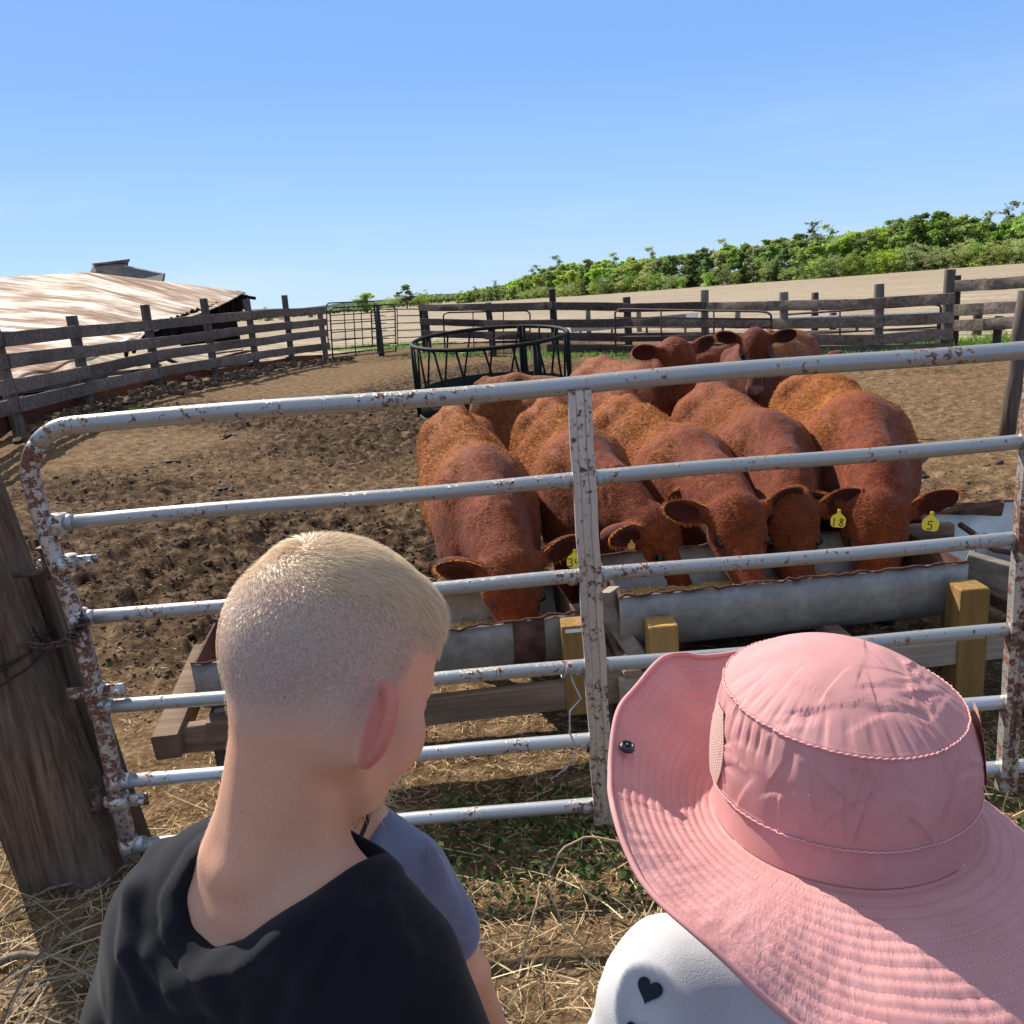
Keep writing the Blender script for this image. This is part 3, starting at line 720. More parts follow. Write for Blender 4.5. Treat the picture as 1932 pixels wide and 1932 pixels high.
tube_gate('tube_gate', 'dark green tube gate nearest the left fence corner', ((622, 581), (745, 574), (747, 664), (628, 677)), (26.5, 27.8), 6, group=GG)
tube_gate('tube_gate', 'dark tube gate standing behind the left corner gate', ((615, 572), (707, 568), (712, 655), (620, 660)), (29.5, 30.5), 5, group=GG)
tube_gate('tube_gate', 'dark tube gate left of the feeder ring, hung on the dark post', ((700, 583), (800, 583), (800, 650), (703, 655)), (28.2, 27.0), 5, group=GG, verts=(.5,))
tube_gate('tube_gate', 'dark tube gate behind the feeder ring', ((836, 590), (1000, 586), (1000, 668), (840, 668)), (24.9, 24.0), 4, group=GG)
tube_gate('tube_gate', 'rusty tube gate leaning on the dark fence right of the feeder ring', ((1160, 583), (1455, 588), (1455, 665), (1162, 672)), (19.6, 17.2), 5, flat('rusty_tube', (.07, .035, .025), .7, .3, .0, .4, 30), verts=(.33, .67), group=GG)
tube_gate('tube_gate', 'bent tube gate behind the right part of the dark fence', ((1475, 594), (1775, 573), (1775, 640), (1475, 655)), (19.5, 18.0), 3, flat('brown_tube', (.09, .05, .035), .7, .3, .0, .4, 30), verts=(.4, ), group=GG)
for x, t, b, D, lab in ((720, 574, 667, 28.0, 'dark square post between the left tube gates'), (803, 572, 655, 27.2, 'dark post where the tube gates meet the dark fence')):
    p = gd(x, b, D); p[2] = GH(p[0], p[1]); tz = gd(x, t, D)[2]; m = MB(); m.beam((p[0], p[1], -.2), (p[0], p[1], tz), .17, .17, up=(0, 1, 0), bev=.01); tag(m.obj('gate_post', DARK_POST, None, False, p), lab, 'post')

# ================================================================ COLLAPSED BARN
def barn():
    base = gd(150, 700, 24); base[2] = .3
    root = thing('collapsed_barn', 'collapsed barn with rusty corrugated roof lying behind the left fence', 'barn', tuple(base))
    # measured outline: ridge left, ridge right tip, eave right, eave left
    rl = gd(-420, 548, 31); rm = gd(165, 514, 30); rr = gd(462, 553, 27.5); er = gd(325, 608, 24.2); em = gd(185, 672, 22); el = gd(-420, 860, 18)
    m = MT('rusty_sheet', .6, .25, .0)
    uv = m.attr('uvw').outputs['Vector']; mp = m.n("ShaderNodeMapping"); mp.inputs['Scale'].default_value = (30, .8, 1); m.link(uv, mp.inputs[0])
    mp2 = m.n("ShaderNodeMapping"); mp2.inputs['Scale'].default_value = (7.0, 4.5, 1); m.link(uv, mp2.inputs[0])
    mp3 = m.n("ShaderNodeMapping"); mp3.inputs['Scale'].default_value = (40.0, 5, 1); m.link(uv, mp3.inputs[0])
    spu = m.n("ShaderNodeSeparateXYZ"); m.link(uv, spu.inputs[0]); cb = m.n("ShaderNodeCombineXYZ"); m.link(m.math('MULTIPLY', m.math('FLOOR', m.math('MULTIPLY', spu.outputs[0], 34.0)), 3.71), cb.inputs[0]); m.link(m.math('MULTIPLY', spu.outputs[1], 3.0), cb.inputs[1]); m.link(m.math('MULTIPLY', spu.outputs[0], 6.0), cb.inputs[2])
    a = m.noise(cb.outputs[0], 1.0, 5, .65, .0); b = m.noise(mp2.outputs[0], 1.2, 3); c3 = m.noise(mp3.outputs[0], 1.5, 5, .6)
    f = m.math('ADD', m.math('ADD', m.math('MULTIPLY', a, .55), m.math('MULTIPLY', b, .3)), m.math('MULTIPLY', c3, .15))
    col = m.ramp(f, [(.40, (.50, .455, .385)), (.47, (.46, .375, .28)), (.52, (.31, .18, .105)), (.60, (.17, .08, .045))])
    sp = m.n("ShaderNodeSeparateXYZ"); m.link(uv, sp.inputs[0])
    lapn = m.math('FRACT', m.math('MULTIPLY', sp.outputs[1], 3.3)); edge = m.math('LESS_THAN', lapn, .03)
    seam = m.math('LESS_THAN', m.math('FRACT', m.math('MULTIPLY', sp.outputs[0], 7.0)), .012)
    col = m.mix(m.math('MULTIPLY', edge, .6), col, (.15, .10, .07)); col = m.mix(m.math('MULTIPLY', seam, .6), col, (.66, .62, .55))
    m.col(col); m.rough(m.mrange(f, .4, .55, .62, .9)); m.link(m.mrange(f, .40, .50, .2, 0.0), m.b.inputs['Metallic'])
    NU, NV = 420, 40; tops = [(-.0, rl), (.62, rm), (1.0, rr)]; bots = [(0, el), (.62, em), (1.0, er)]
    def lerp(seq, t): return np.array([np.interp(t, [s[0] for s in seq], [s[1][k] for s in seq]) for k in range(3)])
    U = np.linspace(0, 1, NU); Vv = np.linspace(0, 1, NV); P = []; UV = []
    for u in U:
        a0 = lerp(tops, u); b0 = lerp(bots, u)
        if u > .9: a0 = a0 + (b0 - a0) * .0
        for v in Vv:
            p = a0 + (b0 - a0) * v; sag = -.07 * math.sin(v * 3.1) * (.4 + .6 * u); p = p + np.array([0, 0, sag + .0 * math.sin(u) - .02 * (int(v * 3.3) % 2) * 0 + .015 * math.sin(u * 9 + v * 4) + (.04 * math.sin(u * 60) if v > .93 else 0)])
            P.append(p); UV.append((u - .85 * v, v, 0))
    F = [[i * NV + j, (i + 1) * NV + j, (i + 1) * NV + j + 1, i * NV + j + 1] for i in range(NU - 1) for j in range(NV - 1)]
    o = link('roof', np.array(P), F, m.m, root, True, None, {'uvw': np.array(UV)})
    sm = o.modifiers.new('thick', 'SOLIDIFY'); sm.thickness = .02
    # dark rotten lip and rafters under the right end
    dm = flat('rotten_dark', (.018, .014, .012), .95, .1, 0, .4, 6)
    mb = MB(); 
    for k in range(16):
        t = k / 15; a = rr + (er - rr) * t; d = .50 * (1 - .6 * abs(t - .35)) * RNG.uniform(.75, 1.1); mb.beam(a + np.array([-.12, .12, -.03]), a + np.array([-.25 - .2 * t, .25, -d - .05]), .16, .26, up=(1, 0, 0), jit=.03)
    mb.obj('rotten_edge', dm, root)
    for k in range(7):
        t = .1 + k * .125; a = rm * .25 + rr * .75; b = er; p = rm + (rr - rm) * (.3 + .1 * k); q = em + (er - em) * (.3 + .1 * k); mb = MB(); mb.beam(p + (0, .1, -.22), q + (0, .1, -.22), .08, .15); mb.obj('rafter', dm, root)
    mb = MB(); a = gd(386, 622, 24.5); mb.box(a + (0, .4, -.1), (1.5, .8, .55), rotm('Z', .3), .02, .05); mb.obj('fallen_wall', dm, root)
    # lifted ridge sheets
    rs = flat('ridge_sheet', (.20, .15, .12), .7, .4, .3, .5, 3); gs = flat('ridge_sheet_grey', (.13, .125, .125), .7, .4, .3, .4, 3)
    def sheet(q, mat, nm, th=.03):
        q = [np.array(z) for z in q]; V = q + [z + np.array([.03, .12, .02]) for z in q]
        link(nm, V, [[0, 1, 2, 3], [7, 6, 5, 4], [0, 4, 5, 1], [1, 5, 6, 2], [2, 6, 7, 3], [3, 7, 4, 0]], mat, root, False)
    sheet([gd(168, 517, 29.9), gd(176, 500, 30.2), gd(238, 495, 30), gd(234, 523, 29.6)], rs, 'ridge_sheet')
    sheet([gd(174, 500, 30.15), gd(174, 497, 30.2), gd(240, 489, 30), gd(240, 495, 29.95)], gs, 'ridge_cap')
    sheet([gd(231, 524, 29.5), gd(233, 502, 29.8), gd(308, 517, 29.3), gd(305, 536, 28.9)], gs, 'ridge_sheet')
    # far ridge strip seen against the sky
    mb = MB(); a = gd(300, 533, 29.2); b = gd(455, 554, 27.8); mb.beam(a, b, .5, .05, nseg=12, jit=.02, warp=.04); mb.obj('ridge_board', gs, root)
    mb = MB(); a = gd(440, 556, 27.6); b = gd(482, 563, 27.2); mb.beam(a, b, .06, .08, nseg=3, jit=.01); mb.obj('broken_rafter', dm, root)
    # tumbled boards at the foot
    G = 'boards tumbled out of the collapsed barn'
    rb = [(.22, .07, .045), (.20, .15, .12), (.13, .09, .07), (.28, .24, .20), (.25, .09, .06)]
    bx = [(262, 672, 300, 690), (290, 668, 330, 684), (310, 662, 355, 668), (350, 655, 392, 664), (376, 660, 420, 655), (262, 690, 312, 680), (400, 668, 452, 661), (250, 700, 330, 706), (300, 712, 372, 700), (330, 690, 402, 683), (415, 676, 470, 662), (205, 712, 262, 706)]
    cols = ['faded red', 'dull grey', 'dark brown', 'bleached pale', 'brick red']
    where = ['steep against the roof edge', 'beside the steep board under the roof', 'along the roof eave', 'under the dark roof lip', 'flat below the fallen wall', 'short, near the second fence post', 'long, right of the third fence post', 'low, seen under the lowest rail', 'slanting, seen under the lowest rail', 'across the middle of the heap', 'thin, farthest right of the heap', 'small, farthest left of the heap']
    for k, (a, b, c, d) in enumerate(bx):
        D = 21.5 + RNG.uniform(-.5, 2.0) + (a - 250) * .012; p = gd(a, b, D); q = gd(c, d, D + RNG.uniform(-1, 1)); p[2] = max(p[2], .15); q[2] = max(q[2], .15); mb = MB(); mb.beam(p, q, .28, .035, bev=.004, nseg=3, jit=.006)
        o = mb.obj('loose_board', wood_mat(f'board_{k}', tuple(np.array(rb[k % 5]) * .6), tuple(np.array(rb[k % 5]) * 1.4), .5), None, False, p); tag(o, f'{cols[k % 5]} loose board {where[k]}', 'board', G)
barn()

# ================================================================ BALE FEEDER RING
def feeder():
    cc_ = gy(929, 700, 12.3); c = np.array([cc_[0], 12.3, 0]); cz = GH(c[0], c[1])
    D = c[1]; rad = 1.10; top = 1.04
    root = thing('bale_feeder', 'dark green round bale feeder ring with slanted bars and hay inside', 'feeder', (c[0], c[1], cz)); root.rotation_euler = (R(4.5), 0, 0); g = flat('feeder_paint', (.008, .012, .010), .7, .2, 0, .4, 30)
    def ring(z, r, th, nm, ph=0):
        m = MB(); n = 72; P = [(c[0] + r * math.cos(2 * math.pi * k / n), c[1] + r * math.sin(2 * math.pi * k / n), cz + z) for k in range(n)]
        V = []; F = []
        for k in range(n):
            a = 2 * math.pi * k / n
            for j in range(8):
                b = 2 * math.pi * j / 8; V.append((c[0] + (r + th * math.cos(b)) * math.cos(a), c[1] + (r + th * math.cos(b)) * math.sin(a), cz + z + th * math.sin(b)))
                F.append([k * 8 + j, ((k + 1) % n) * 8 + j, ((k + 1) % n) * 8 + (j + 1) % 8, k * 8 + (j + 1) % 8])
        m.add(V, F); m.obj(nm, g, root, True)
    ring(top, rad, .028, 'top_ring'); ring(.34, rad * .985, .02, 'middle_ring'); ring(.04, rad * .985, .02, 'bottom_ring')
    # skirt
    n = 96; V = []; F = []
    for k in range(n):
        a = 2 * math.pi * k / n
        for z, e in ((.03, 0), (.34, 0), (.34, -.006), (.03, -.006)): V.append((c[0] + (rad * .97 + e) * math.cos(a), c[1] + (rad * .97 + e) * math.sin(a), cz + z))
        for j in range(4): F.append([k * 4 + j, k * 4 + (j + 1) % 4, ((k + 1) % n) * 4 + (j + 1) % 4, ((k + 1) % n) * 4 + j])
    link('skirt', V, [f[::-1] for f in F], g, root, True)
    for k in range(3):
        a = R(-90 - 88) + k * R(120) + R(0)
        for da in (0, .06):
            m = MB(); q = np.array([c[0] + rad * math.cos(a + da), c[1] + rad * math.sin(a + da), cz]); m.tube([q, q + (0, 0, top + .01)], .03, 8); m.obj('upright', g, root, True)
    a2 = R(-8); 
    m = MB(); q = np.array([c[0] + rad * math.cos(a2), c[1] + rad * math.sin(a2), cz]); m.tube([q, q + (0, 0, top + .01)], .035, 8); m.obj('upright', g, root, True)
    nb = 18
    for k in range(nb):
        a = 2 * math.pi * k / nb + .1; b = a + (.16 if k % 2 else .13); m = MB()
        m.tube([(c[0] + rad * .98 * math.cos(a), c[1] + rad * .98 * math.sin(a), cz + top), (c[0] + rad * .98 * math.cos(b), c[1] + rad * .98 * math.sin(b), cz + .33)], .017, 6); m.obj('slant_bar', g, root, True)
    # hay
    n = 2600; rr = rad * .93 * np.sqrt(RNG.uniform(0, 1, n)); a = RNG.uniform(0, 2 * math.pi, n); hx = c[0] + rr * np.cos(a); hy = c[1] + rr * np.sin(a)
    hz = cz + .12 + .16 * fbm(hx * 2, hy * 2, o=2, s=9) + RNG.uniform(0, .07, n)
    V, F, t, rn = strands(np.stack([hx, hy, hz], 1), np.tile([0, 0, 1.], (n, 1)), RNG.normal(0, 1, (n, 3)), RNG.uniform(.12, .4, n), .012, .25, .3, 3, 1.0)
    m = MB(); kk = 24; P = [(c[0], c[1], cz + .18)]; Fh = []
    for ri in range(1, 9):
        for k in range(kk):
            an = 2 * math.pi * k / kk; r_ = rad * .95 * ri / 8; x = c[0] + r_ * math.cos(an); y = c[1] + r_ * math.sin(an); P.append((x, y, cz + .12 + .16 * float(fbm(np.array([x * 2]), np.array([y * 2]), o=2, s=9)[0])))
    for k in range(kk): Fh.append([0, 1 + k, 1 + (k + 1) % kk])
    for ri in range(7):
        for k in range(kk): Fh.append([1 + ri * kk + k, 1 + (ri + 1) * kk + k, 1 + (ri + 1) * kk + (k + 1) % kk, 1 + ri * kk + (k + 1) % kk])
    nV = len(P); V2 = np.vstack([np.array(P), V]); F2 = Fh + [list(q + nV) for q in F]
    o = link('hay', V2, F2, HAY, None, False, (c[0], c[1], cz + .2), {'rnd': np.concatenate([np.full(nV, .3), rn])}); tag(o, 'trampled brown hay lying inside the feeder ring', 'hay', None, 'stuff')
    return c, rad
def hay_mat(name, a, b, c=None):
    m = MT(name, .8, .25); r = m.attr('rnd').outputs['Fac']; m.col(m.ramp(r, [(0, a), (.6, b), (1, c or tuple(min(1, q * 1.35) for q in b))])); return m.m
HAY = hay_mat('hay', (.13, .085, .05), (.30, .21, .125)); STRAW = hay_mat('straw', (.17, .105, .05), (.50, .35, .17), (.70, .55, .30))
FC, FR = feeder()
# ================================================================ PIPE GATE
def pipe_mat(name, rust, base=(.37, .38, .38)):
    m = MT(name, .36, .5, .6); v = m.coord(); n = m.noise(v, 52, 6, .75, .4); n2 = m.noise(v, 6, 4, .6); n3 = m.noise(v, 90, 3, .7)
    f = m.math('ADD', n, m.math('MULTIPLY', m.math('SUBTRACT', n2, .5), .55)); th = .70 - rust * .26
    k = m.mrange(f, th, th + .035); rc = m.ramp(n3, [(.3, (.075, .028, .018)), (.6, (.20, .085, .045)), (.8, (.34, .19, .10))])
    stain = m.mrange(f, th - .12, th, 0, .45)
    c = m.mix(stain, base, (.50, .42, .33)); c = m.mix(k, c, rc); m.col(c); m.rough(m.mrange(k, 0, 1, .40, .9)); m.link(m.mrange(k, 0, 1, .62, 0), m.b.inputs['Metallic'])
    m.bump(m.math('ADD', k, m.math('MULTIPLY', n3, .3)), .35, .003); return m.m
PIPE = pipe_mat('gate_pipe', .42); PIPE_R = pipe_mat('gate_pipe_rusty', .82, (.52, .51, .49)); PIPE_B = pipe_mat('gate_brace', .50, (.56, .54, .50))
GY = 2.27; RZ = [1.40, 1.135, .855, .578, .335, .118]
def gate():
    root = thing('pipe_gate', 'silver galvanised six-rail pipe gate with rust spots, between the children and the cattle', 'gate', (-1.25, GY, 0))
    XL = -1.245; XR = 2.35; r = .0245
    m = MB(); pts = [(XL, GY, .07), (XL, GY, .3)] + [(XL + .002 * math.sin(k) - .045 * sstep(.75, 1.25, .3 + k * .12), GY, .3 + k * .12) for k in range(1, 8)]; rc = .14; XL0 = XL; XL -= .045
    for k in range(0, 11):
        a = math.pi - k / 10 * math.pi / 2; pts.append((XL + rc + rc * math.cos(a), GY, 1.40 - rc + rc * math.sin(a)))
    pts += [(XL + rc + (XR - XL - 2 * rc) * k / 30, GY, 1.40 + .004 * math.sin(k * .5) - .006 * k / 30) for k in range(1, 31)]
    for k in range(0, 11):
        a = math.pi / 2 - k / 10 * math.pi / 2; pts.append((XR - rc + rc * math.cos(a), GY, 1.394 - rc + rc * math.sin(a)))
    pts += [(XR, GY, 1.1), (XR, GY, .6), (XR, GY, .07)]
    P = np.array(pts); split = 14; XL = XL0
    m.tube(P[split:], r, 20); m.obj('top_rail', PIPE, root, True)
    m = MB(); m.tube(P[:split + 1], r, 20)
    for z in RZ[1:]: m.tube([(XL, GY, z - .026), (XL, GY, z + .026)], r + .004, 16)
    m.obj('stile', PIPE_R, root, True)
    for i, z in enumerate(RZ[1:]):
        m = MB(); rr = .0205; n = 24
        m.tube([(XL + .02 + (XR - XL - .04) * k / n, GY, z + .003 * math.sin(k * .7 + i) + (.012 * k / n if i < 3 else .03 * k / n)) for k in range(n + 1)], rr, 18)
        for x in (XL + .035, .155, .245): m.tube([(x - .012, GY, z + .003), (x + .012, GY, z + .003)], rr + .0015, 16)
        m.obj('rail', PIPE if i < 3 else pipe_mat('gate_pipe_low', .42, (.50, .52, .54)), root, True)
    # channel braces with pressed ribs, on the near side
    for xb, w in ((.203, .062), (1.425, .05)):
        m = MB(); y0 = GY - .030; z0, z1 = .075, 1.385
        prof = [(-w / 2, .03), (-w / 2, 0), (-w / 2 + .010, -.004), (-w / 4 + .002, -.004), (-w / 4 + .006, .003), (w / 4 - .006, .003), (w / 4 - .002, -.004), (w / 2 - .010, -.004), (w / 2, 0), (w / 2, .03)]
        prof = prof + [(a * .93, b + .003) for a, b in prof[::-1]]
        n = 26; V = []; k_ = len(prof)
        for i in range(n + 1):
            z = z0 + (z1 - z0) * i / n
            for a, b in prof: V.append((xb + a + .0012 * math.sin(i * 1.3), y0 + b, z))
        F = [[i * k_ + j, i * k_ + (j + 1) % k_, (i + 1) * k_ + (j + 1) % k_, (i + 1) * k_ + j] for i in range(n) for j in range(k_)]
        h = k_ // 2
        for e in (0, n): F += [[e * k_ + j, e * k_ + j + 1, e * k_ + k_ - 2 - j, e * k_ + k_ - 1 - j] for j in range(h - 1)]
        m.add(V, F); autosmooth(m.obj('brace', PIPE_B if xb < 1 else PIPE_R, root), 30)
    # hinge clamps on the stile
    for z in (1.02, .63, .27):
        m = MB(); m.tube([(XL, GY, z - .022), (XL, GY, z + .022)], r + .007, 16); m.box((XL + .055, GY, z), (.065, .012, .04), None, .003); m.tube([(XL + .07, GY - .022, z), (XL + .07, GY + .022, z)], .009, 8)
        m.box((XL - .05, GY, z), (.06, .012, .035), None, .003); m.obj('hinge_clamp', PIPE_R, root, True)
    return root
gate()
def corner_post():
    # leaning-free square timber post at the left, its right face beside the gate
    c = gz(115, 1700, .0); b0 = gz(20, 1712, 0); b1 = gz(235, 1645, 0)
    x0, x1 = b0[0], b1[0]; y = (b0[1] + b1[1]) / 2
    w = .30; cx = x1 - w / 2 + .0; cy = y + .10
    root = thing('gate_post', 'thick weathered timber gate post at the left edge, split by long cracks', 'post', (cx, cy, 0))
    n = 40; zs = np.linspace(-.15, 1.42, 70); V = []; A = []
    for z in zs:
        for k in range(n):
            a = 2 * math.pi * k / n; ca, sa = math.cos(a), math.sin(a); q = (abs(ca) ** 5 + abs(sa) ** 5) ** (-1 / 5)
            rr = .5 * w * q * (1 - .05 * z); g = vnoise(np.array([a * 7.]), np.array([z * .9]), s=4)[0] * .006 + vnoise(np.array([a * 16.]), np.array([z * 1.6]), s=8)[0] * .0035
            for ca0, dep, wd in ((4.35, .028, .05), (4.95, .018, .035), (5.9, .014, .03)):
                dd = (a - ca0 - .07 * math.sin(z * 3 + ca0) - .02 * math.sin(z * 11)); g -= dep * math.exp(-(dd / wd) ** 2) * (1 if z < 1.2 else .6)
            V.append((cx + (rr + g) * ca - .12 * z, cy + (rr + g) * sa * .85, z))
    F = [[i * n + k, i * n + (k + 1) % n, (i + 1) * n + (k + 1) % n, (i + 1) * n + k] for i in range(len(zs) - 1) for k in range(n)]; F.append([(len(zs) - 1) * n + k for k in range(n)])
    m = MT('post_timber', .85, .2); tc = m.n("ShaderNodeTexCoord"); mp = m.n("ShaderNodeMapping"); mp.inputs['Scale'].default_value = (34, 34, 1.6); m.link(tc.outputs['Object'], mp.inputs[0])
    n1 = m.noise(mp.outputs[0], 1.3, 7, .7, .5); n2 = m.noise(tc.outputs['Object'], 3.5, 4); mp3 = m.n("ShaderNodeMapping"); mp3.inputs['Scale'].default_value = (90, 90, 2.5); m.link(tc.outputs['Object'], mp3.inputs[0]); n3 = m.noise(mp3.outputs[0], 1.2, 4, .7)
    c_ = m.ramp(n1, [(.28, (.035, .020, .013)), (.45, (.115, .066, .038)), (.62, (.24, .155, .10)), (.8, (.40, .29, .20))]); c_ = m.mix(m.mrange(n2, .4, .7, 0, .6), c_, (.17, .14, .11)); c_ = m.mix(m.mrange(n3, .25, .42, .7, 0), c_, (.03, .018, .012))
    m.col(c_); m.bump(m.math('ADD', n1, m.math('MULTIPLY', n3, .6)), 1.0, .015)
    link('timber', V, F, m.m, root, True)
    # strapped stub of a narrower post behind the right face
    m2 = MB(); m2.beam((cx + w / 2 + .030, cy + .06, -.1), (cx + w / 2 - .095, cy + .06, .98), .045, .07, up=(0, 1, 0), nseg=6, jit=.003); autosmooth(m2.obj('side_batten', wood_mat('batten', (.05, .035, .025), (.16, .11, .08), .6, 'Z'), root), 40)
    dk = flat('dark_wire', (.035, .026, .022), .6, .4, .5, .3, 50)
    m3 = MB()
    for z0, s in ((.70, .10), (.66, .11), (.73, .06)):
        pts = []
        for k in range(40):
            a = 2 * math.pi * k / 39 + .6; ca, sa = math.cos(a), math.sin(a); q = (abs(ca) ** 5 + abs(sa) ** 5) ** (-1 / 5); rr = (.5 * w * (1 - .05 * z0) + .008) * q
            pts.append((cx + rr * ca - .12 * z0, cy + rr * sa * .87, z0 + s * ca))
        m3.tube(pts, .0035, 6)
    for k in range(3): # wire tails to the stile
        z = .70 + .1 + k * .012; a = np.array((cx + w / 2 * .95 - .095, cy - .04, z)); e = np.array((-1.245 + .03, GY - .028, .88 - k * .01)); pts = [a + (e - a) * t + np.array([0, -.02 * math.sin(t * 3.1), -.05 * math.sin(t * 3.1) + .01 * math.sin(t * 20 + k)]) for t in np.linspace(0, 1, 14)]
        m3.tube(pts, .003, 6)
    o = m3.obj('binding_wire', dk, None, True, (cx, cy, .7)); tag(o, 'dark binding wire wrapped round the thick gate post and twisted onto the gate stile', 'wire')
    rm = flat('rust_iron', (.10, .06, .045), .7, .4, .4, .5, 40)
    for z in (1.02, .27): 
        m = MB(); m.tube([(cx + .05, GY - .0, z - .02), (-1.245 - .05, GY, z - .02)], .009, 8); m.tube([(-1.245 - .055, GY, z - .04), (-1.245 - .055, GY, z + .045)], .012, 10); m.box((-1.245 - .055, GY, z + .05), (.03, .03, .008), None, .002)
        m.obj('hinge_pin', rm, root, True)
    # chain between post and stile
    m = MB()
    def lnk(c, ax, tilt):
        V = []; F = []; nn = 12
        for k in range(nn):
            a = 2 * math.pi * k / nn; cen = np.array([math.cos(a) * .016, math.sin(a) * .0095, 0]); 
            for j in range(6):
                b = 2 * math.pi * j / 6; dd = np.array([math.cos(a), math.sin(a), 0]); V.append(cen + dd * math.cos(b) * .0032 + np.array([0, 0, math.sin(b) * .0032])); F.append([k * 6 + j, ((k + 1) % nn) * 6 + j, ((k + 1) % nn) * 6 + (j + 1) % 6, k * 6 + (j + 1) % 6])
        Rm = rotm('Y', tilt) @ rotm('X', ax); m.add(np.array(V) @ Rm.T + c, F)
    ch = [(-1.40, 2.25, .80), (-1.34, 2.235, .795), (-1.275, 2.232, .80), (-1.235, 2.235, .83), (-1.215, 2.24, .86)]
    P = np.array(ch); tt = np.linspace(0, len(ch) - 1, 14)
    for k, t in enumerate(tt): lnk(np.array([np.interp(t, range(len(ch)), P[:, j]) for j in range(3)]), (k % 2) * 1.57 + .3, .3 * math.sin(k))
    o = m.obj('chain', rm, None, True, (-1.3, 2.24, .8)); tag(o, 'short rusty chain looped from the gate post to the gate stile', 'chain')
    # sunlit chip-board stubs below, low left
    return root
corner_post()
def tie_wire():
    m = MB(); g = flat('wire_galv', (.45, .45, .45), .4, .5, .6, .2, 40)
    x = .115; pts = [(x + .010 * math.cos(a), GY + .024 * math.sin(a), .578 + .024 * math.cos(a)) for a in np.linspace(0, 6.6, 20)]
    pts += [(.135, GY - .03, .55), (.155, GY - .035, .50), (.12, GY - .04, .465), (.115, GY - .045, .40), (.13, GY - .045, .345), (.10, GY - .05, .29), (.05, GY - .05, .255)]
    m.tube(pts, .0028, 6); o = m.obj('tie_wire', g, None, True, (x, GY, .5)); tag(o, 'loose end of pale wire twisted round the gate rail left of the centre brace', 'wire')
tie_wire()

# ================================================================ FEED TROUGHS
def trough_mat(name, base, rust, zr=.555):
    m = MT(name, .55, .4, .35); v = m.coord(); n = m.noise(v, 7, 6, .65, .3); n2 = m.noise(v, 30, 5, .7); f = m.math('ADD', m.math('MULTIPLY', n, .7), m.math('MULTIPLY', n2, .3))
    sp = m.n("ShaderNodeSeparateXYZ"); m.link(v, sp.inputs[0])
    c = m.ramp(f, [(.3, tuple(np.array(base) * .55)), (.5, tuple(base)), (.7, tuple(np.array(base) * 1.5))])
    c = m.mix(m.mrange(n, .68 - rust, .74 - rust), c, (.10, .045, .03)); c = m.mix(m.mrange(sp.outputs[2], zr - .03, zr, 0, .7), c, (.13, .06, .045)); m.col(c); m.bump(n2, .5, .006); return m.m
TRM = trough_mat('trough_metal', (.26, .25, .225), 0); TRM2 = trough_mat('trough_metal_grey', (.29, .285, .265), 0, .605); TRR = flat('trough_rust', (.105, .052, .04), .85, .15, .1, .5, 18)
TWOOD = wood_mat('trough_wood', (.13, .085, .055), (.33, .23, .16), .6, 'X', dirtamt=.5); YWOOD = wood_mat('yellow_timber', (.24, .13, .04), (.43, .26, .09), .5, 'Z', dirtamt=.15)
TGREY = wood_mat('trough_grey_wood', (.20, .16, .12), (.42, .36, .29), .6, 'X', dirtamt=.3)
def half_pipe(root, a, b, rad, back, mat, ends=(True, True), jag=.006):
    """cut-barrel trough: front rim from a to b, curved wall to a back rim 2*rad behind"""
    a = np.array(a, float); b = np.array(b, float); d = b - a; L = np.linalg.norm(d[:2]); ux = d / np.linalg.norm(d); n = np.array([-ux[1], ux[0], 0]); n /= np.linalg.norm(n)
    nu, nv = 60, 18; V = []; F = []
    for s_, th in ((0, 0), (1, .006)):
        for i in range(nu + 1):
            j0 = RNG.normal(0, jag * .4) 
            for k in range(nv + 1):
                t = math.pi * k / nv; rr = rad - th; dep = rr * 1.12
                p = a + d * i / nu + n * (rad - rr * math.cos(t)) + np.array([0, 0, -dep * math.sin(t) ** .6 + (j0 if k in (0, nv) else 0)])
                V.append(p)
    o = (nu + 1) * (nv + 1); q = lambda s_, i, k: s_ * o + i * (nv + 1) + k
    for i in range(nu):
        for k in range(nv):
            F.append([q(0, i, k), q(0, i + 1, k), q(0, i + 1, k + 1), q(0, i, k + 1)]); F.append([q(1, i, k), q(1, i, k + 1), q(1, i + 1, k + 1), q(1, i + 1, k)])
        for k in (0, nv): F.append([q(0, i, k), q(1, i, k), q(1, i + 1, k), q(0, i + 1, k)])
    link('barrel_half', V, F, mat, root, True)
    rim = MB(); pts = [a + d * t / 50 + np.array([0, 0, .004 + RNG.normal(0, .0035)]) + n * RNG.normal(0, .0015) for t in range(51)]; rim.tube(pts, .0055, 7, rad=RNG.uniform(.0025, .0058, 51)); rim.obj('rim', TRR, root, True)
    rim = MB(); pts = [a + n * 2 * rad + d * t / 40 + np.array([0, 0, .004 + RNG.normal(0, .003)]) for t in range(41)]; rim.tube(pts, .006, 7); rim.obj('rim', TRR, root, True)
    for e, on in zip((0, 1), ends):
        if not on: continue
        P = []; c0 = a + d * e + ux * (.004 if e == 0 else -.004)
        for s_ in (0, 1):
            off = ux * (.008 * s_) * (1 if e == 0 else -1)
            for k in range(nv + 1):
                t = math.pi * k / nv; P.append(c0 + off + n * (rad - (rad - .008) * math.cos(t)) + np.array([0, 0, -(rad * 1.12 - .008) * math.sin(t) ** .6]))
        m_ = nv + 1; FF = [[k for k in range(m_)], [m_ + k for k in range(m_)][::-1]] + [[k, k + 1, m_ + k + 1, m_ + k] for k in range(nv)] + [[0, nv, m_ + nv, m_]]
        link('end_plate', P, FF, TRR, root, False)
    return n
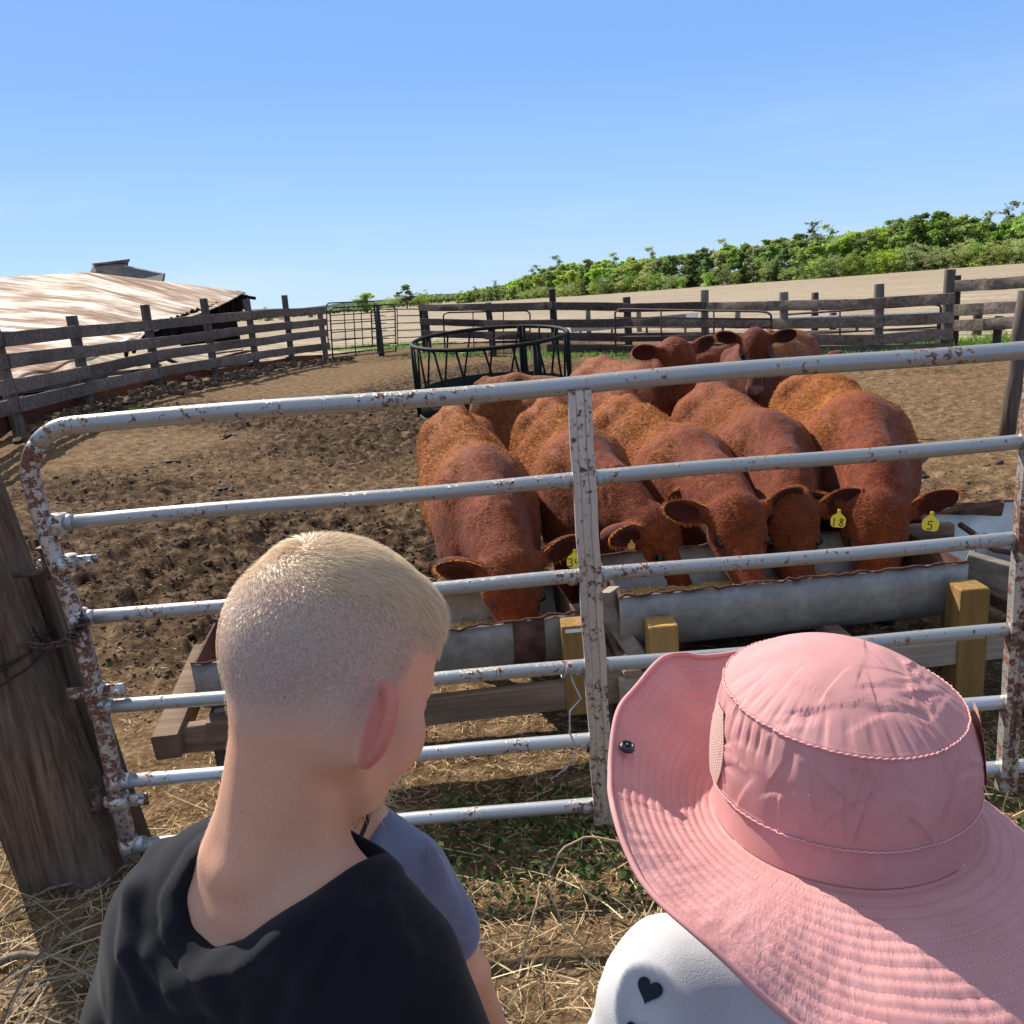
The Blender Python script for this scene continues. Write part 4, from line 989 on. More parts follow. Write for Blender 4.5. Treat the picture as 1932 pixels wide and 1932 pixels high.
def feed(root_pt, a, b, rad, lvl, lab):
    a = np.array(a, float); b = np.array(b, float); d = b - a; ux = d / np.linalg.norm(d); n = np.array([-ux[1], ux[0], 0]); n /= np.linalg.norm(n)
    V = []; F = []; nu, nv = 120, 14; w = rad * .80
    for i in range(nu + 1):
        for k in range(nv + 1):
            p = a + d * (.03 + .94 * i / nu) + n * (rad + w * (2 * k / nv - 1)); 
            h = lvl + .022 * fbm(np.array([p[0] * 7]), np.array([p[1] * 7]), o=3, s=2)[0] + RNG.normal(0, .003); V.append((p[0], p[1], h))
    F = [[i * (nv + 1) + k, (i + 1) * (nv + 1) + k, (i + 1) * (nv + 1) + k + 1, i * (nv + 1) + k + 1] for i in range(nu) for k in range(nv)]
    m = MT('grain', .8, .2); v = m.coord(); vo = m.vor(v, 120); m.col(m.ramp(m.noise(v, 60, 4, .7), [(.35, (.30, .16, .05)), (.55, (.55, .33, .12)), (.75, (.72, .50, .24))])); m.bump(vo, .8, .006)
    # loose kernels on top
    nk = 900; i = RNG.integers(0, len(V), nk); P = np.array(V)[i] + RNG.normal(0, .006, (nk, 3)) * (1, 1, .2) + (0, 0, .003); KV = []; KF = []
    oc = np.array([[1, 0, 0], [-1, 0, 0], [0, 1, 0], [0, -1, 0], [0, 0, 1], [0, 0, -1]]) * (.005, .0035, .003); of = [[0, 2, 4], [2, 1, 4], [1, 3, 4], [3, 0, 4], [2, 0, 5], [1, 2, 5], [3, 1, 5], [0, 3, 5]]
    nV = len(V)
    for q, p in enumerate(P): KV.append(oc @ rotm('Z', q * 1.7).T + p); KF += [[nV + q * 6 + z for z in f] for f in of]
    o = link('feed', np.vstack([np.array(V)] + KV), F + KF, m.m, None, True, tuple(a)); tag(o, lab, None, None, 'stuff')
def troughs():
    # left trough on its timber cradle
    a = gz(360, 1256, .55); b = gz(1092, 1158, .55); T = 'feed_trough'
    L = thing(T, 'left feed trough, a rust-lined cut barrel on a brown timber cradle', 'trough', (a[0], a[1], 0)); rad = .20
    n = half_pipe(L, a, b, rad, 1, TRM); feed(None, a, b, rad, .43, 'yellow ground feed lying in the left trough')
    ux = (b - a) / np.linalg.norm(b - a)
    # front and back stringers, cross pieces, legs
    s0 = gz(330, 1392, .27); s1 = gz(1225, 1292, .29)
    m = MB(); m.beam(s0, s1, .045, .10, bev=.004, nseg=8, jit=.002, warp=.004); autosmooth(m.obj('front_beam', TWOOD, L), 35)
    m = MB(); m.beam(s0 + n * .5, s1 + n * .5, .045, .10, nseg=4, jit=.002); autosmooth(m.obj('back_beam', TWOOD, L), 35)
    for t in (.0, .10, .92):
        c = s0 + (s1 - s0) * t; m = MB(); m.beam(c - n * (.10 if t == 0 else .04) + (0, 0, .02), c + n * .60 + (0, 0, .055), .085, .085, bev=.004, nseg=3, jit=.002); autosmooth(m.obj('cross_beam', TWOOD, L), 35)
    for t in (.10, .9):
        for k in (0.03, .46):
            c = s0 + (s1 - s0) * t + n * k; m = MB(); m.beam((c[0], c[1], -.05), (c[0], c[1], c[2] + .03), .075, .075, up=(0, 1, 0)); m.obj('leg', wood_mat('leg_wood', (.035, .025, .02), (.10, .07, .05), .6, 'Z'), L)
    for t in (.04, .25): # saddle blocks that hold the barrel end
        c = a + (b - a) * t + n * rad; m = MB(); m.beam(c - n * .13 + (0, 0, -rad * 1.12 - .02), c + n * .13 + (0, 0, -rad * 1.12 - .02), .05, .09); m.obj('saddle', TGREY, L)
    # rust patch strip on the trough wall is its own welded plate
    p0 = a + (b - a) * .82; V = []
    for e in (0, .085):
        for k in range(8):
            t = math.pi * .5 * k / 7; q = p0 + (b - a) * e + n * (rad - (rad + .004) * math.cos(t)) + np.array([0, 0, -(rad + .004) * 1.12 * math.sin(t) ** .6]); V.append(q)
    W = V + [q + n * .003 for q in V]
    link('patch_plate', W, [[k, 8 + k, 9 + k, k + 1] for k in range(7)] + [[17 + k, 25 + k, 24 + k, 16 + k] for k in range(7)] + [[0, 16, 24, 8], [7, 15, 31, 23]], TRR, L, True)
    # yellow 4x4 block with a white staple label
    c = gz(1066, 1195, .50); m = MB(); m.beam((c[0] + .03, c[1] - .02, .22), (c[0] + .03, c[1] - .02, .55), .088, .088, up=(0, 1, 0), bev=.003); yb = m.obj('corner_block', YWOOD, L)
    m = MB(); m.box((c[0] + .025, c[1] - .0665, .535), (.055, .0012, .013), None, 0); lb = m.obj('paper_label', flat('label_white', (.75, .75, .72), .7, .2, 0, .05, 10, 0), L)
    # right trough
    a = gz(1168, 1128, .60); b = gz(1828, 1060, .60); rad = .24
    Rt = thing(T, 'right feed trough, a grey galvanised cut barrel with a bubbly rusted rim', 'trough', (a[0], a[1], 0))
    n = half_pipe(Rt, a, b, rad, 1, TRM2, (True, True)); feed(None, a, b, rad, .46, 'yellow ground feed lying in the right trough')
    s0 = a + (-.03, -.10, -.335); s1 = b + (.34, -.08, -.31)
    s0[2] = .30; s1[2] = .33
    m = MB(); m.beam(s0, s1, .045, .095, nseg=8, jit=.002, warp=.004); autosmooth(m.obj('front_beam', TGREY, Rt), 35)
    m = MB(); m.beam(s0 + n * .55, s1 + n * .55, .045, .10); m.obj('back_beam', TWOOD, Rt)
    for t in (.03, .5, .93):
        c = s0 + (s1 - s0) * t; m = MB(); m.beam(c - n * .02 + (0, 0, .055), c + n * .60 + (0, 0, .055), .06, .05); m.obj('cross_beam', TWOOD, Rt)
        for k in (.08, .5):
            q = c + n * k; m = MB(); m.beam((q[0], q[1], -.05), (q[0], q[1], .28), .07, .07, up=(0, 1, 0)); m.obj('leg', wood_mat('leg_dark', (.03, .022, .018), (.08, .055, .04), .6, 'Z'), Rt)
    for px, py, zt, zb in ((1252, 1182, .52, .26), (1842, 1112, .55, 0)):
        c = gz(px, py, zt); m = MB(); m.beam((c[0], c[1] + .05, zb - .03), (c[0], c[1] + .05, zt), .10, .10, up=(0, 1, 0), bev=.004); m.obj('yellow_post', YWOOD, Rt)
    # slanting grey boards in the gap between the troughs
    for k, (p, q, lab) in enumerate(((gz(1122, 1118, .58), gz(1215, 1232, .36), 'front'), (gz(1150, 1112, .60), gz(1172, 1175, .45), 'back'))):
        m = MB(); m.beam(p, q + (0, -.06, -.03), .05, .06, up=(0, .3, 1), bev=.003, nseg=3, jit=.001); o = m.obj('slanted_board', TGREY, None, False, p); tag(o, ('long bleached board slanting down in the gap between the two troughs', 'short bleached board leaning on the left end of the right trough')[k], 'board')
    m = MB(); p = gz(1140, 1215, .32); m.box(p + (.03, .10, 0), (.22, .20, .03), rotm('Z', .5) @ rotm('X', .25), .002, .004); tag(m.obj('splintered_board', TGREY, None, False, p), 'splintered pale board lying low in the gap between the troughs', 'board')
    # far right: third trough, only its left end in view
    a = gz(1845, 1052, .60) + (0.03, .05, 0); b = a + np.array([1.5, .1, 0])
    T3 = thing(T, 'third feed trough at the right edge, open pale-galvanised end with a rusty hooked rim', 'trough', (a[0], a[1], 0))
    n = half_pipe(T3, a + (.06, .12, .02), b, .22, 1, GALV, (False, True))
    m = MB(); c = a + (.10, .10, .0); m.tube([c + (-.03, .16, .03), c + (-.005, .06, .0), c + (.02, .0, -.03), c + (.06, -.03, -.035), c + (.09, -.02, -.005), c + (.15, -.03, .005), c + (.6, -.04, -.02)], .012, 8); m.obj('hooked_rim', TRR, T3, True)
    m = MB(); m.beam(a + (-.02, .05, -.06), a + (.62, -.34, -.24), .06, .10, nseg=4, jit=.002); autosmooth(m.obj('side_beam', TGREY, T3), 35)
    m = MB(); m.beam(a + (.30, -.20, -.60), a + (.30, -.20, -.16), .09, .09, up=(0, 1, 0)); m.obj('leg', TGREY, T3)
    m = MB(); m.beam((a[0] + 1.3, a[1] + .1, 0), (a[0] + 1.3, a[1] + .1, .42), .09, .09, up=(0, 1, 0)); m.obj('leg', TGREY, T3)
    m = MB(); m.beam((a[0] + .1, a[1] + .3, 0), (a[0] + .1, a[1] + .3, .42), .09, .09, up=(0, 1, 0)); m.obj('leg', TGREY, T3)
    p = gz(1795, 1028, .55); q = gz(1990, 1000, .60); m = MB(); m.beam(p + (0, .35, 0), q + (0, .35, 0), .03, .09, nseg=5, jit=.004, up=(0, -.7, 1)); o = m.obj('iron_strip', TRR, None, False, p); tag(o, 'dark rusty iron strip lying behind the third trough', 'metal strip')
    p = gz(1690, 1020, .5); m = MB(); m.beam(p + (-.1, .42, .0), p + (.18, .40, -.02), .03, .12, nseg=4, jit=.008, up=(0, -.5, 1)); tag(m.obj('bark_slab', DARK_WOOD, None, False, p), 'dark broken slab behind the right end of the right trough', 'slab')
    p = gz(1770, 1050, .56); m = MB(); m.beam(p + (-.12, .30, .0), p + (.2, .28, .0), .05, .08); tag(m.obj('end_board', TWOOD, None, False, p), 'tan timber end board behind the right trough under the third gate rail', 'board')
troughs()
# ================================================================ CATTLE
def cow_template(up=False, side=False):
    v = Vox((-.32, -.58, -.04), (2.35, .58, 1.75), .0135)
    E, K = v.ell, v.cone
    E((.62, 0, .71), (.64, .315, .335), .05); E((.17, 0, .78), (.28, .25, .28), .10); E((.45, 0, .60), (.42, .30, .22), .08)
    for s in (-1, 1):
        E((.27, .17 * s, .955), (.085, .07, .06), .10); E((.0, .09 * s, .95), (.07, .06, .06), .09)
        E((1.08, .16 * s, .76), (.20, .11, .29), .07); E((1.26, .13 * s, .62), (.11, .09, .16), .06)
    K((.0, 0, 1.03), (.30, 0, 1.055), .045, .055, .09); K((.30, 0, 1.045), (1.14, 0, 1.01), .045, .05, .10)
    E((1.05, 0, .73), (.38, .25, .31), .12); E((1.30, 0, .60), (.17, .14, .22), .08)
    # legs
    for s in (-1, 1):
        v.path([(1.12, .15 * s, .62), (1.13, .15 * s, .40), (1.12, .145 * s, .33), (1.11, .145 * s, .12)], [.12, .062, .058, .038], .04)
        K((1.12, .145 * s, .10), (1.14, .145 * s, .02), .042, .052, .015)
        E((.10, .17 * s, .72), (.21, .10, .27), .07); v.path([(.12, .16 * s, .60), (.06, .16 * s, .46), (-.03, .155 * s, .40), (.02, .155 * s, .12)], [.13, .08, .05, .037], .04)
        K((.02, .155 * s, .10), (.05, .155 * s, .02), .042, .052, .015)
    # tail
    v.path([(.0, 0, 1.06), (-.09, 0, 1.02), (-.125, 0, .86), (-.12, 0, .62), (-.11, 0, .42), (-.11, 0, .30)], [.042, .030, .022, .018, .030, .012], .03)
    if not up:
        v.path([(1.10, 0, .86), (1.42, 0, .80), (1.66, 0, .745)], [.27, .20, .145], .07, sq=(1, .74, 1)); K((1.2, 0, .70), (1.58, 0, .62), .20, .11, .07, sq=(1, .55, 1))
        h0 = np.array([1.70, 0, .74]); ang = R(-56)
    else:
        v.path([(1.12, 0, .86), (1.32, 0, 1.05), (1.44, 0, 1.20)], [.27, .18, .135], .07, sq=(1, .72, 1)); K((1.3, 0, .76), (1.46, 0, 1.05), .16, .10, .07, sq=(1, .6, 1))
        h0 = np.array([1.48, 0, 1.24]); ang = R(-52)
    f = np.array([math.cos(ang), 0, math.sin(ang)]); u = np.array([-math.sin(ang), 0, math.cos(ang)])   # along the face; out of the forehead
    def H(a, b, c): return h0 + f * a + np.array([0, b, 0]) + u * c
    rot = np.stack([f, [0, 1, 0], u], 1)
    E(H(.02, 0, .0), (.125, .105, .095), .05, rot); E(H(.02, 0, .055), (.07, .075, .035), .04, rot)
    K(H(.08, 0, .0), H(.30, 0, -.01), .092, .062, .04, sq=(1, .92, 1)); E(H(.345, 0, -.012), (.062, .075, .06), .03, rot)
    for s in (-1, 1):
        E(H(.085, .082 * s, .034), (.034, .022, .020), .02, rot); E(H(.11, .105 * s, .012), (.030, .016, .020), .012, rot, 's'); K(H(.05, .07 * s, -.07), H(.25, .035 * s, -.06), .06, .035, .04)
        E(H(.385, .036 * s, .012), (.018, .013, .014), .006, rot, 's')
    K(H(.12, 0, -.09), H(.34, 0, -.055), .05, .035, .04)
    K(H(.39, -.04, -.03), H(.39, .04, -.03), .006, .006, .004, op='s')
    ears = {}
    for s in (-1, 1):
        e0 = H(-.035, .095 * s, .0); od = np.array([-.12, s * .96, (.40 if s > 0 else .26) if not up else .12]); od /= np.linalg.norm(od)
        fw = f * .55 + u * .55; fw = fw - od * (fw @ od); fw /= np.linalg.norm(fw); wd = np.cross(fw, od)
        er = np.stack([od, wd, fw], 1); c = e0 + od * .118
        K(e0, e0 + od * .06, .036, .03, .03); E(c, (.098, .054, .028), .02, er); E(c + fw * .019 + od * .004, (.075, .038, .025), .008, er, 's')
        ears[s] = (c + od * .035 - wd * (-.0) + fw * .0, od, fw, wd, e0)
    # folds over the shoulder and neck
    x, y, z = v.grid(); nk = sstep(1.05, 1.3, x) * sstep(1.72, 1.5, x) * sstep(.45, .6, z)
    q_ = x + z * .55 + .05 * np.sin(y * 9 + z * 7) + .03 * fbm(x * 6 + 0 * y + 0 * z, y * 6 + 0 * x + 0 * z, z * 6 + 0 * x + 0 * y, o=2, s=8); am = sstep(.0, .5, fbm(x * 4 + 0 * y + 0 * z, y * 4 + 5 + 0 * x + 0 * z, z * 4 + 0 * x + 0 * y, o=2, s=12) + .1)
    v.D = (v.D + 0.0085 * nk * am * np.sin(q_ * 130)).astype(np.float32) if not up else v.D
    v.D += (.010 * fbm(x * 5 + 0 * y + 0 * z, y * 5 + 0 * x + 0 * z, z * 5 + 0 * x + 0 * y, o=3, s=3) * sstep(.35, .5, z) + .0).astype(np.float32)
    V, Q = v.mesh(); V = relax(V, Q, 2, .5); 
    # keep the largest body: drop crumbs by distance (none expected)
    head = np.clip(((V - h0) @ f), -.2, .5)
    inear = np.zeros(len(V))
    for s in (-1, 1):
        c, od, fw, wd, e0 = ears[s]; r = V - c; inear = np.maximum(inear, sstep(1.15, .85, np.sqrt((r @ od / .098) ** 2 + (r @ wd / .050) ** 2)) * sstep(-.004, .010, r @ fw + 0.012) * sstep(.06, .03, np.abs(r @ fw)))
    onhead = np.exp(-((V - h0) @ u) ** 2 / .05) * (V[:, 0] > (h0[0] - .1))
    muzzle = sstep(.335, .365, (V - h0) @ f) * (np.linalg.norm(V - H(.36, 0, -.01), axis=1) < .12)
    hoof = sstep(.075, .055, V[:, 2])
    woolly = sstep(1.40, .85, V[:, 0] + .30 * fbm(V[:, 0] * 4, V[:, 1] * 4, V[:, 2] * 4, 2, 5)) * sstep(.35, .6, V[:, 2]); poll = np.exp(-(np.linalg.norm(V - H(.0, 0, .06), axis=1) / .09) ** 2)
    eyes = {s: (H(.105, .094 * s, .018), rot) for s in (-1, 1)}
    return dict(V=V, Q=Q, inear=inear, muzzle=muzzle, hoof=hoof, wool=np.maximum(woolly, 0), poll=poll, ears=ears, eyes=eyes, h0=h0, f=f, u=u, up=up)

def cow_mats():
    m = MT('cow_hide', .75, .12); v = m.coord(); at = m.attr('zones').outputs['Vector']; sp = m.n("ShaderNodeSeparateXYZ"); m.link(at, sp.inputs[0]); tn = m.n("ShaderNodeObjectInfo").outputs['Random']
    n1 = m.noise(v, 3.2, 4); n2 = m.noise(v, 26, 5, .7, .6); st = m.n("ShaderNodeMapping"); st.inputs['Scale'].default_value = (30, 120, 120); m.link(v, st.inputs[0]); n3 = m.noise(st.outputs[0], 1, 4, .7)
    red = m.ramp(n2, [(.3, (.065, .011, .004)), (.55, (.175, .034, .009)), (.8, (.30, .075, .02))])
    wool = m.ramp(n2, [(.3, (.13, .036, .010)), (.55, (.31, .105, .026)), (.8, (.45, .185, .055))])
    c = m.mix(m.math('MULTIPLY', sp.outputs[0], m.mrange(n1, .3, .6, .35, 1)), red, wool)
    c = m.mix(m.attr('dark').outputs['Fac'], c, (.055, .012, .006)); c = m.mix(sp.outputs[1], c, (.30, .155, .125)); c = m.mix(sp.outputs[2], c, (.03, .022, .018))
    m.col(c); m.rough(m.mrange(sp.outputs[1], 0, 1, .68, .35)); m.bump(m.math('ADD', n2, m.math('MULTIPLY', n3, .5)), .8, .012)
    try: m.b.inputs['Sheen Weight'].default_value = .08; m.b.inputs['Sheen Roughness'].default_value = .4
    except Exception: pass
    h = MT('cow_coat', .75, .08); r = h.attr('rnd').outputs['Fac']; w = h.attr('wool').outputs['Fac']; t = h.attr('tip').outputs['Fac']
    a = h.ramp(r, [(0, (.075, .013, .004)), (.6, (.205, .041, .010)), (1, (.36, .095, .024))]); b = h.ramp(r, [(0, (.14, .034, .006)), (.6, (.315, .088, .016)), (1, (.50, .19, .040))])
    cc = h.mix(w, a, b); cc = h.mix(h.math('MULTIPLY', t, .08), cc, (.70, .38, .16)); h.col(cc)
    return m.m, h.m
HIDE, COAT = cow_mats()
EYE_M = MT('cow_eye', .3, .4).col((.012, .008, .006)).m
TAG_M = MT('tag_yellow', .45, .4).col((.80, .58, .02)).m
ORG_M = MT('tag_orange', .5, .4).col((.65, .28, .05)).m
INK = MT('tag_ink', .6, .2).col((.02, .02, .018)).m
TD = cow_template(False); TU = cow_template(True)
GLY = {'3': [[(.1, .95), (.7, 1), (.85, .78), (.45, .55), (.85, .35), (.7, .05), (.1, .05)]], '4': [[(.25, 1), (.15, .5), (.8, .5)], [(.75, 1), (.65, 0)]], '1': [[(.5, 1), (.45, 0)]],
       '8': [[(.8, .85), (.45, 1), (.2, .8), (.8, .3), (.5, 0), (.15, .2), (.45, .52), (.8, .85)]], '5': [[(.85, 1), (.25, .95), (.2, .58), (.7, .6), (.8, .25), (.5, 0), (.1, .08)]]}
def ear_tag(root, P, nrm, upv, txt, k, mat=None, size=1.0):
    """pear-shaped tag hanging from P, facing nrm"""
    nrm = nrm / np.linalg.norm(nrm); upv = upv - nrm * (upv @ nrm); upv /= np.linalg.norm(upv); rt = np.cross(upv, nrm)
    w, h = .060 * size, .075 * size
    out = [(-.10, 0), (-.12, -.22), (-.42, -.42), (-.5, -.60), (-.46, -.90), (-.30, -1), (.30, -1), (.46, -.90), (.5, -.60), (.42, -.42), (.12, -.22), (.10, 0)]
    V = []
    for s_ in (0, 1):
        for a, b in out: V.append(P + rt * a * w + upv * b * h + nrm * (.0012 if s_ == 0 else -.0012))
    n = len(out); F = [list(range(n))[::1], [n + i for i in range(n)][::-1]] + [[i, n + i, n + (i + 1) % n, (i + 1) % n] for i in range(n)]
    t = link('ear_tag', V, F, mat or TAG_M, root, False)
    m = MB(); m.sphere(P - upv * .006 + nrm * .002, .006, 6); m.obj('tag_button', mat or TAG_M, t, True)
    if txt:
        cw = w * .40; x0 = -cw * len(txt) / 2 * 1.12; m = MB()
        for i, ch in enumerate(txt):
            for st in GLY[ch]:
                m.tube([P + nrm * .0018 + rt * (x0 + i * cw * 1.12 + a * cw) + upv * (-.93 * h + b * h * .42) for a, b in st], .0021 * size, 5)
        m.obj('tag_number', INK, t, True)
def make_cow(lab, tail, should, T, scale=1.0, neck=(0., 0.), head_yaw=0., head_pitch=0., neck_p=0., poll=None, tags=(), hair=9000, dark=.0, wool=1.0, group='red cattle crowding at the feed troughs', hz=1.0):
    """tail, should: ground xy under the tail head and the withers. neck: yaw of neck (radians, + = to cow's left)"""
    t = np.array(tail[:2], float); s = np.array(should[:2], float); d = s - t; d /= np.linalg.norm(d); lt = np.array([-d[1], d[0]])
    V = T['V'].copy(); h0 = T['h0'].copy(); fx = (np.linalg.norm(s - t) / 1.08); hs = scale
    def bend(P):
        P = np.atleast_2d(P).astype(float).copy(); hw_ = sstep(h0[0] - .22, h0[0] - .05, P[:, 0]) if not T['up'] else sstep(h0[2] - .30, h0[2] - .1, P[:, 2] + .3 * (P[:, 0] - h0[0])) * .5; P[:, 1] = P[:, 1] * (1 + .17 * hw_) 
        # head yaw/pitch about the poll
        w = sstep(h0[0] - .10, h0[0] + .0, P[:, 0] + .35 * (0 if not T['up'] else (P[:, 2] - h0[2]))) if not T['up'] else sstep(1.30, 1.44, P[:, 0] * .7 + (P[:, 2] - .3) * .45)
        for ax, an in (('Z', head_yaw), ('Y', head_pitch)):
            if an == 0: continue
            piv = h0 + np.array([-.05, 0, -.02]); M = w[:, None] * an
            c, s_ = np.cos(M[:, 0]), np.sin(M[:, 0]); q = P - piv
            if ax == 'Z': q = np.stack([q[:, 0] * c - q[:, 1] * s_, q[:, 0] * s_ + q[:, 1] * c, q[:, 2]], 1)
            else: q = np.stack([q[:, 0] * c + q[:, 2] * s_, q[:, 1], -q[:, 0] * s_ + q[:, 2] * c], 1)
            P = piv + q
        # neck bend: progressive rotation from the shoulder on (two joints)
        for px_, an in ((1.15, nkv[0]), (1.42, nkv[1])):
            w2 = sstep(px_ - .12, px_ + .28, P[:, 0]) * (sstep(.40, .55, P[:, 2]) if px_ < 1.3 else 1); an2 = w2 * an; c, s_ = np.cos(an2), np.sin(an2); q = P - np.array([px_, 0, 0])
            P = np.array([px_, 0, 0]) + np.stack([q[:, 0] * c - q[:, 1] * s_, q[:, 0] * s_ + q[:, 1] * c, q[:, 2]], 1)
        if npv[0]:
            w3 = sstep(1.05, 1.45, P[:, 0]) * sstep(.30, .5, P[:, 2]) * npv[0]; c, s_ = np.cos(w3), np.sin(w3); q = P - np.array([1.15, 0, .85]); P = np.array([1.15, 0, .85]) + np.stack([q[:, 0] * c + q[:, 2] * s_, q[:, 1], -q[:, 0] * s_ + q[:, 2] * c], 1)
        lx = np.where(P[:, 0] < 1.08, P[:, 0] * fx, 1.08 * fx + (P[:, 0] - 1.08) * hs)
        ly = P[:, 1] * scale * (.84 if not T['up'] else .9); lz = P[:, 2] * scale * hz * (1 - (.07 * sstep(.5, 1.2, P[:, 0]) if not T['up'] else 0))
        return np.stack([t[0] + d[0] * lx + lt[0] * ly, t[1] + d[1] * lx + lt[1] * ly, lz + GH0], 1)
    GH0 = float(base_h(s[0], s[1])) + .01
    npv = [neck_p]; nkv = list(neck)
    if poll is not None:                              # aim the neck so that the poll arrives at the measured point
        best = None
        for a in np.linspace(-1.1, 1.1, 45):
            for b in np.linspace(-.35, .45, 17):
                nkv[:] = [a * .55, a * .45]; npv[0] = b; e = np.linalg.norm((bend(T['h0'] + np.array([0, 0, .06]))[0] - poll) * (1, .5, 1)) + .01 * abs(a) + .02 * abs(b)
                if best is None or e < best[0]: best = (e, a, b)
        nkv[:] = [best[1] * .55, best[1] * .45]; npv[0] = best[2]
    W = bend(V); Q = T['Q']
    root = thing('cow', lab, 'cow', (s[0], s[1], GH0), group=group)
    zones = np.stack([T['wool'] * wool, T['muzzle'], T['hoof']], 1)
    ed = 0
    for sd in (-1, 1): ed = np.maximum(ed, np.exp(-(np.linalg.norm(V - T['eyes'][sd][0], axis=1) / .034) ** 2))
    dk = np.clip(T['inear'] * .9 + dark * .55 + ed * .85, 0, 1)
    link('body', W, Q, HIDE, root, True, None, {'zones': zones, 'dark': dk})
    for sd in (-1, 1):
        m = MB(); p = bend(T['eyes'][sd][0])[0]; m.sphere(p, .0185 * scale, 8); m.obj('eye', EYE_M, root, True)
    if hair:
        camp = np.array([0, 0, EYE])
        def wf(c, n):
            vis = np.clip(np.sum((camp - c) * n, 1) / np.linalg.norm(camp - c, axis=1) + .35, 0, 1); return vis * (c[:, 2] > .45) 
        # attribute transfer through nearest face: carry face index
        P, N, f = sample(W, Q, hair, wf)
        wl = T['wool'][Q[f, 0]] * wool; wl = wl * (.45 + .55 * sstep(-.35, .35, fbm(V[Q[f, 0], 0] * 3.1, V[Q[f, 0], 1] * 3.1, V[Q[f, 0], 2] * 3.1, 3, 19))); mz = T['muzzle'][Q[f, 0]]; pl = T['poll'][Q[f, 0]]; ie = T['inear'][Q[f, 0]]; Vp = V[Q[f, 0]]
        keep = (mz < .3) & (ie < .3); P, N, wl, pl, Vp = P[keep], N[keep], wl[keep], pl[keep], Vp[keep]; n = len(P)
        D3 = np.array([d[0], d[1], 0]); back = -D3 + np.array([0, 0, -.55])
        cur = np.stack([fbm(Vp[:, 0] * 13, Vp[:, 1] * 13, Vp[:, 2] * 13, 2, s) for s in (31, 47, 59)], 1)
        Td = back[None] * (1 - .35 * wl[:, None]) + cur * (1.0 * wl[:, None] + .22)
        L = (.011 + .009 * wl + .014 * pl) * RNG.uniform(.6, 1.3, n) * scale; tuft = fbm(Vp[:, 0] * 26, Vp[:, 1] * 26, Vp[:, 2] * 26, 2, 77)
        HV, HF, tt, rn = strands(P - N * .002, N, Td, L * (1 + .6 * tuft * (.3 + .7 * wl)), .0030 * scale, np.clip(.20 + .25 * wl + .2 * pl + .2 * tuft, .05, .8), .10, 2, .5)
        rep = 6; rn = np.clip(rn * .36 + .33 + np.repeat(tuft * (.35 + .65 * wl), rep) * .9 - dark * .25, 0, 1)
        link('coat', HV, HF, COAT, root, True, None, {'rnd': rn, 'wool': np.repeat(wl, rep), 'tip': tt})
    # rim of pale hairs round the ears
    for sd in (-1, 1):
        c, od, fw, wd, e0 = T['ears'][sd]; an = np.linspace(0, 2 * np.pi, 260); c2 = e0 + od * .118
        ring = c2 + np.outer(np.cos(an) * .097, od) + np.outer(np.sin(an) * .053, wd) + fw * .008; outd = np.outer(np.cos(an) * 1, od) + np.outer(np.sin(an), wd)
        A = bend(ring); B = bend(ring + outd * .02 + fw * .01); Dn = B - A; L = np.linalg.norm(Dn, axis=1)
        HV, HF, tt, rn = strands(A, Dn / L[:, None], np.tile([0, 0, -1.], (len(A), 1)) + RNG.normal(0, .4, A.shape), .020 * RNG.uniform(.5, 1.2, len(A)), .003, .75, .1, 2, 1.0)
        link('ear_fringe', HV, HF, COAT, root, True, None, {'rnd': np.clip(rn * .4 + .6, 0, 1), 'wool': np.ones(len(HV)), 'tip': np.ones(len(HV))})
    for sd, txt, kind in tags:
        c, od, fw, wd, e0 = T['ears'][sd]; p = bend(c + od * (.03 if txt == '34' else -.045) + fw * .018 + np.array([0, 0, -.015]))[0]; toc = np.array([0, 0, EYE]) - p; toc = toc / np.linalg.norm(toc)
        if kind == 'y': ear_tag(root, p + toc * .034 + np.array([0, 0, -.012]), toc + np.array([.15, 0, 0]), np.array([.12 * sd, 0, 1.]), txt, 0, None, 1.0 * scale)
        else: ear_tag(root, p + toc * .012, toc, np.array([0, 0, 1.]), None, 0, ORG_M, .5)
    return root
def cow_line(Tpx, Spx, zt, zs): return gz(*Tpx, zt), gz(*Spx, zs)
COWS = [  # tail head px, withers px x, withers Y, poll px, poll Y
 dict(lab='leftmost red cow, head down in the left trough, yellow ear tag reading 34', T=(848, 766), sx=902, sy=3.6, P=(962, 1040), py=3.16, hp=.12, hy=.05, tags=((1, '34', 'y'),), sc=.96),
 dict(lab='second red cow from the left, neck turned behind the gate brace, small orange ear tag', T=(1028, 756), sx=1098, sy=3.85, P=(1262, 1002), py=3.22, hy=.35, tags=((-1, None, 'o'),), sc=.96),
 dict(lab='middle red cow with ginger back feeding from the right trough', T=(1190, 766), sx=1296, sy=3.8, P=(1385, 960), py=3.24, hy=-.15, tags=(), sc=.94),
 dict(lab='dark red cow feeding second from the right, yellow ear tag reading 18', T=(1350, 735), sx=1446, sy=3.85, P=(1512, 975), py=3.10, hy=.12, tags=((1, '18', 'y'),), sc=.97, dark=.35, wool=.55),
 dict(lab='rightmost red cow, head down in the right trough, yellow ear tag partly reading 5', T=(1572, 716), sx=1622, sy=3.8, P=(1645, 940), py=3.30, hy=.10, tags=((1, '5', 'y'),), sc=1.02),
]
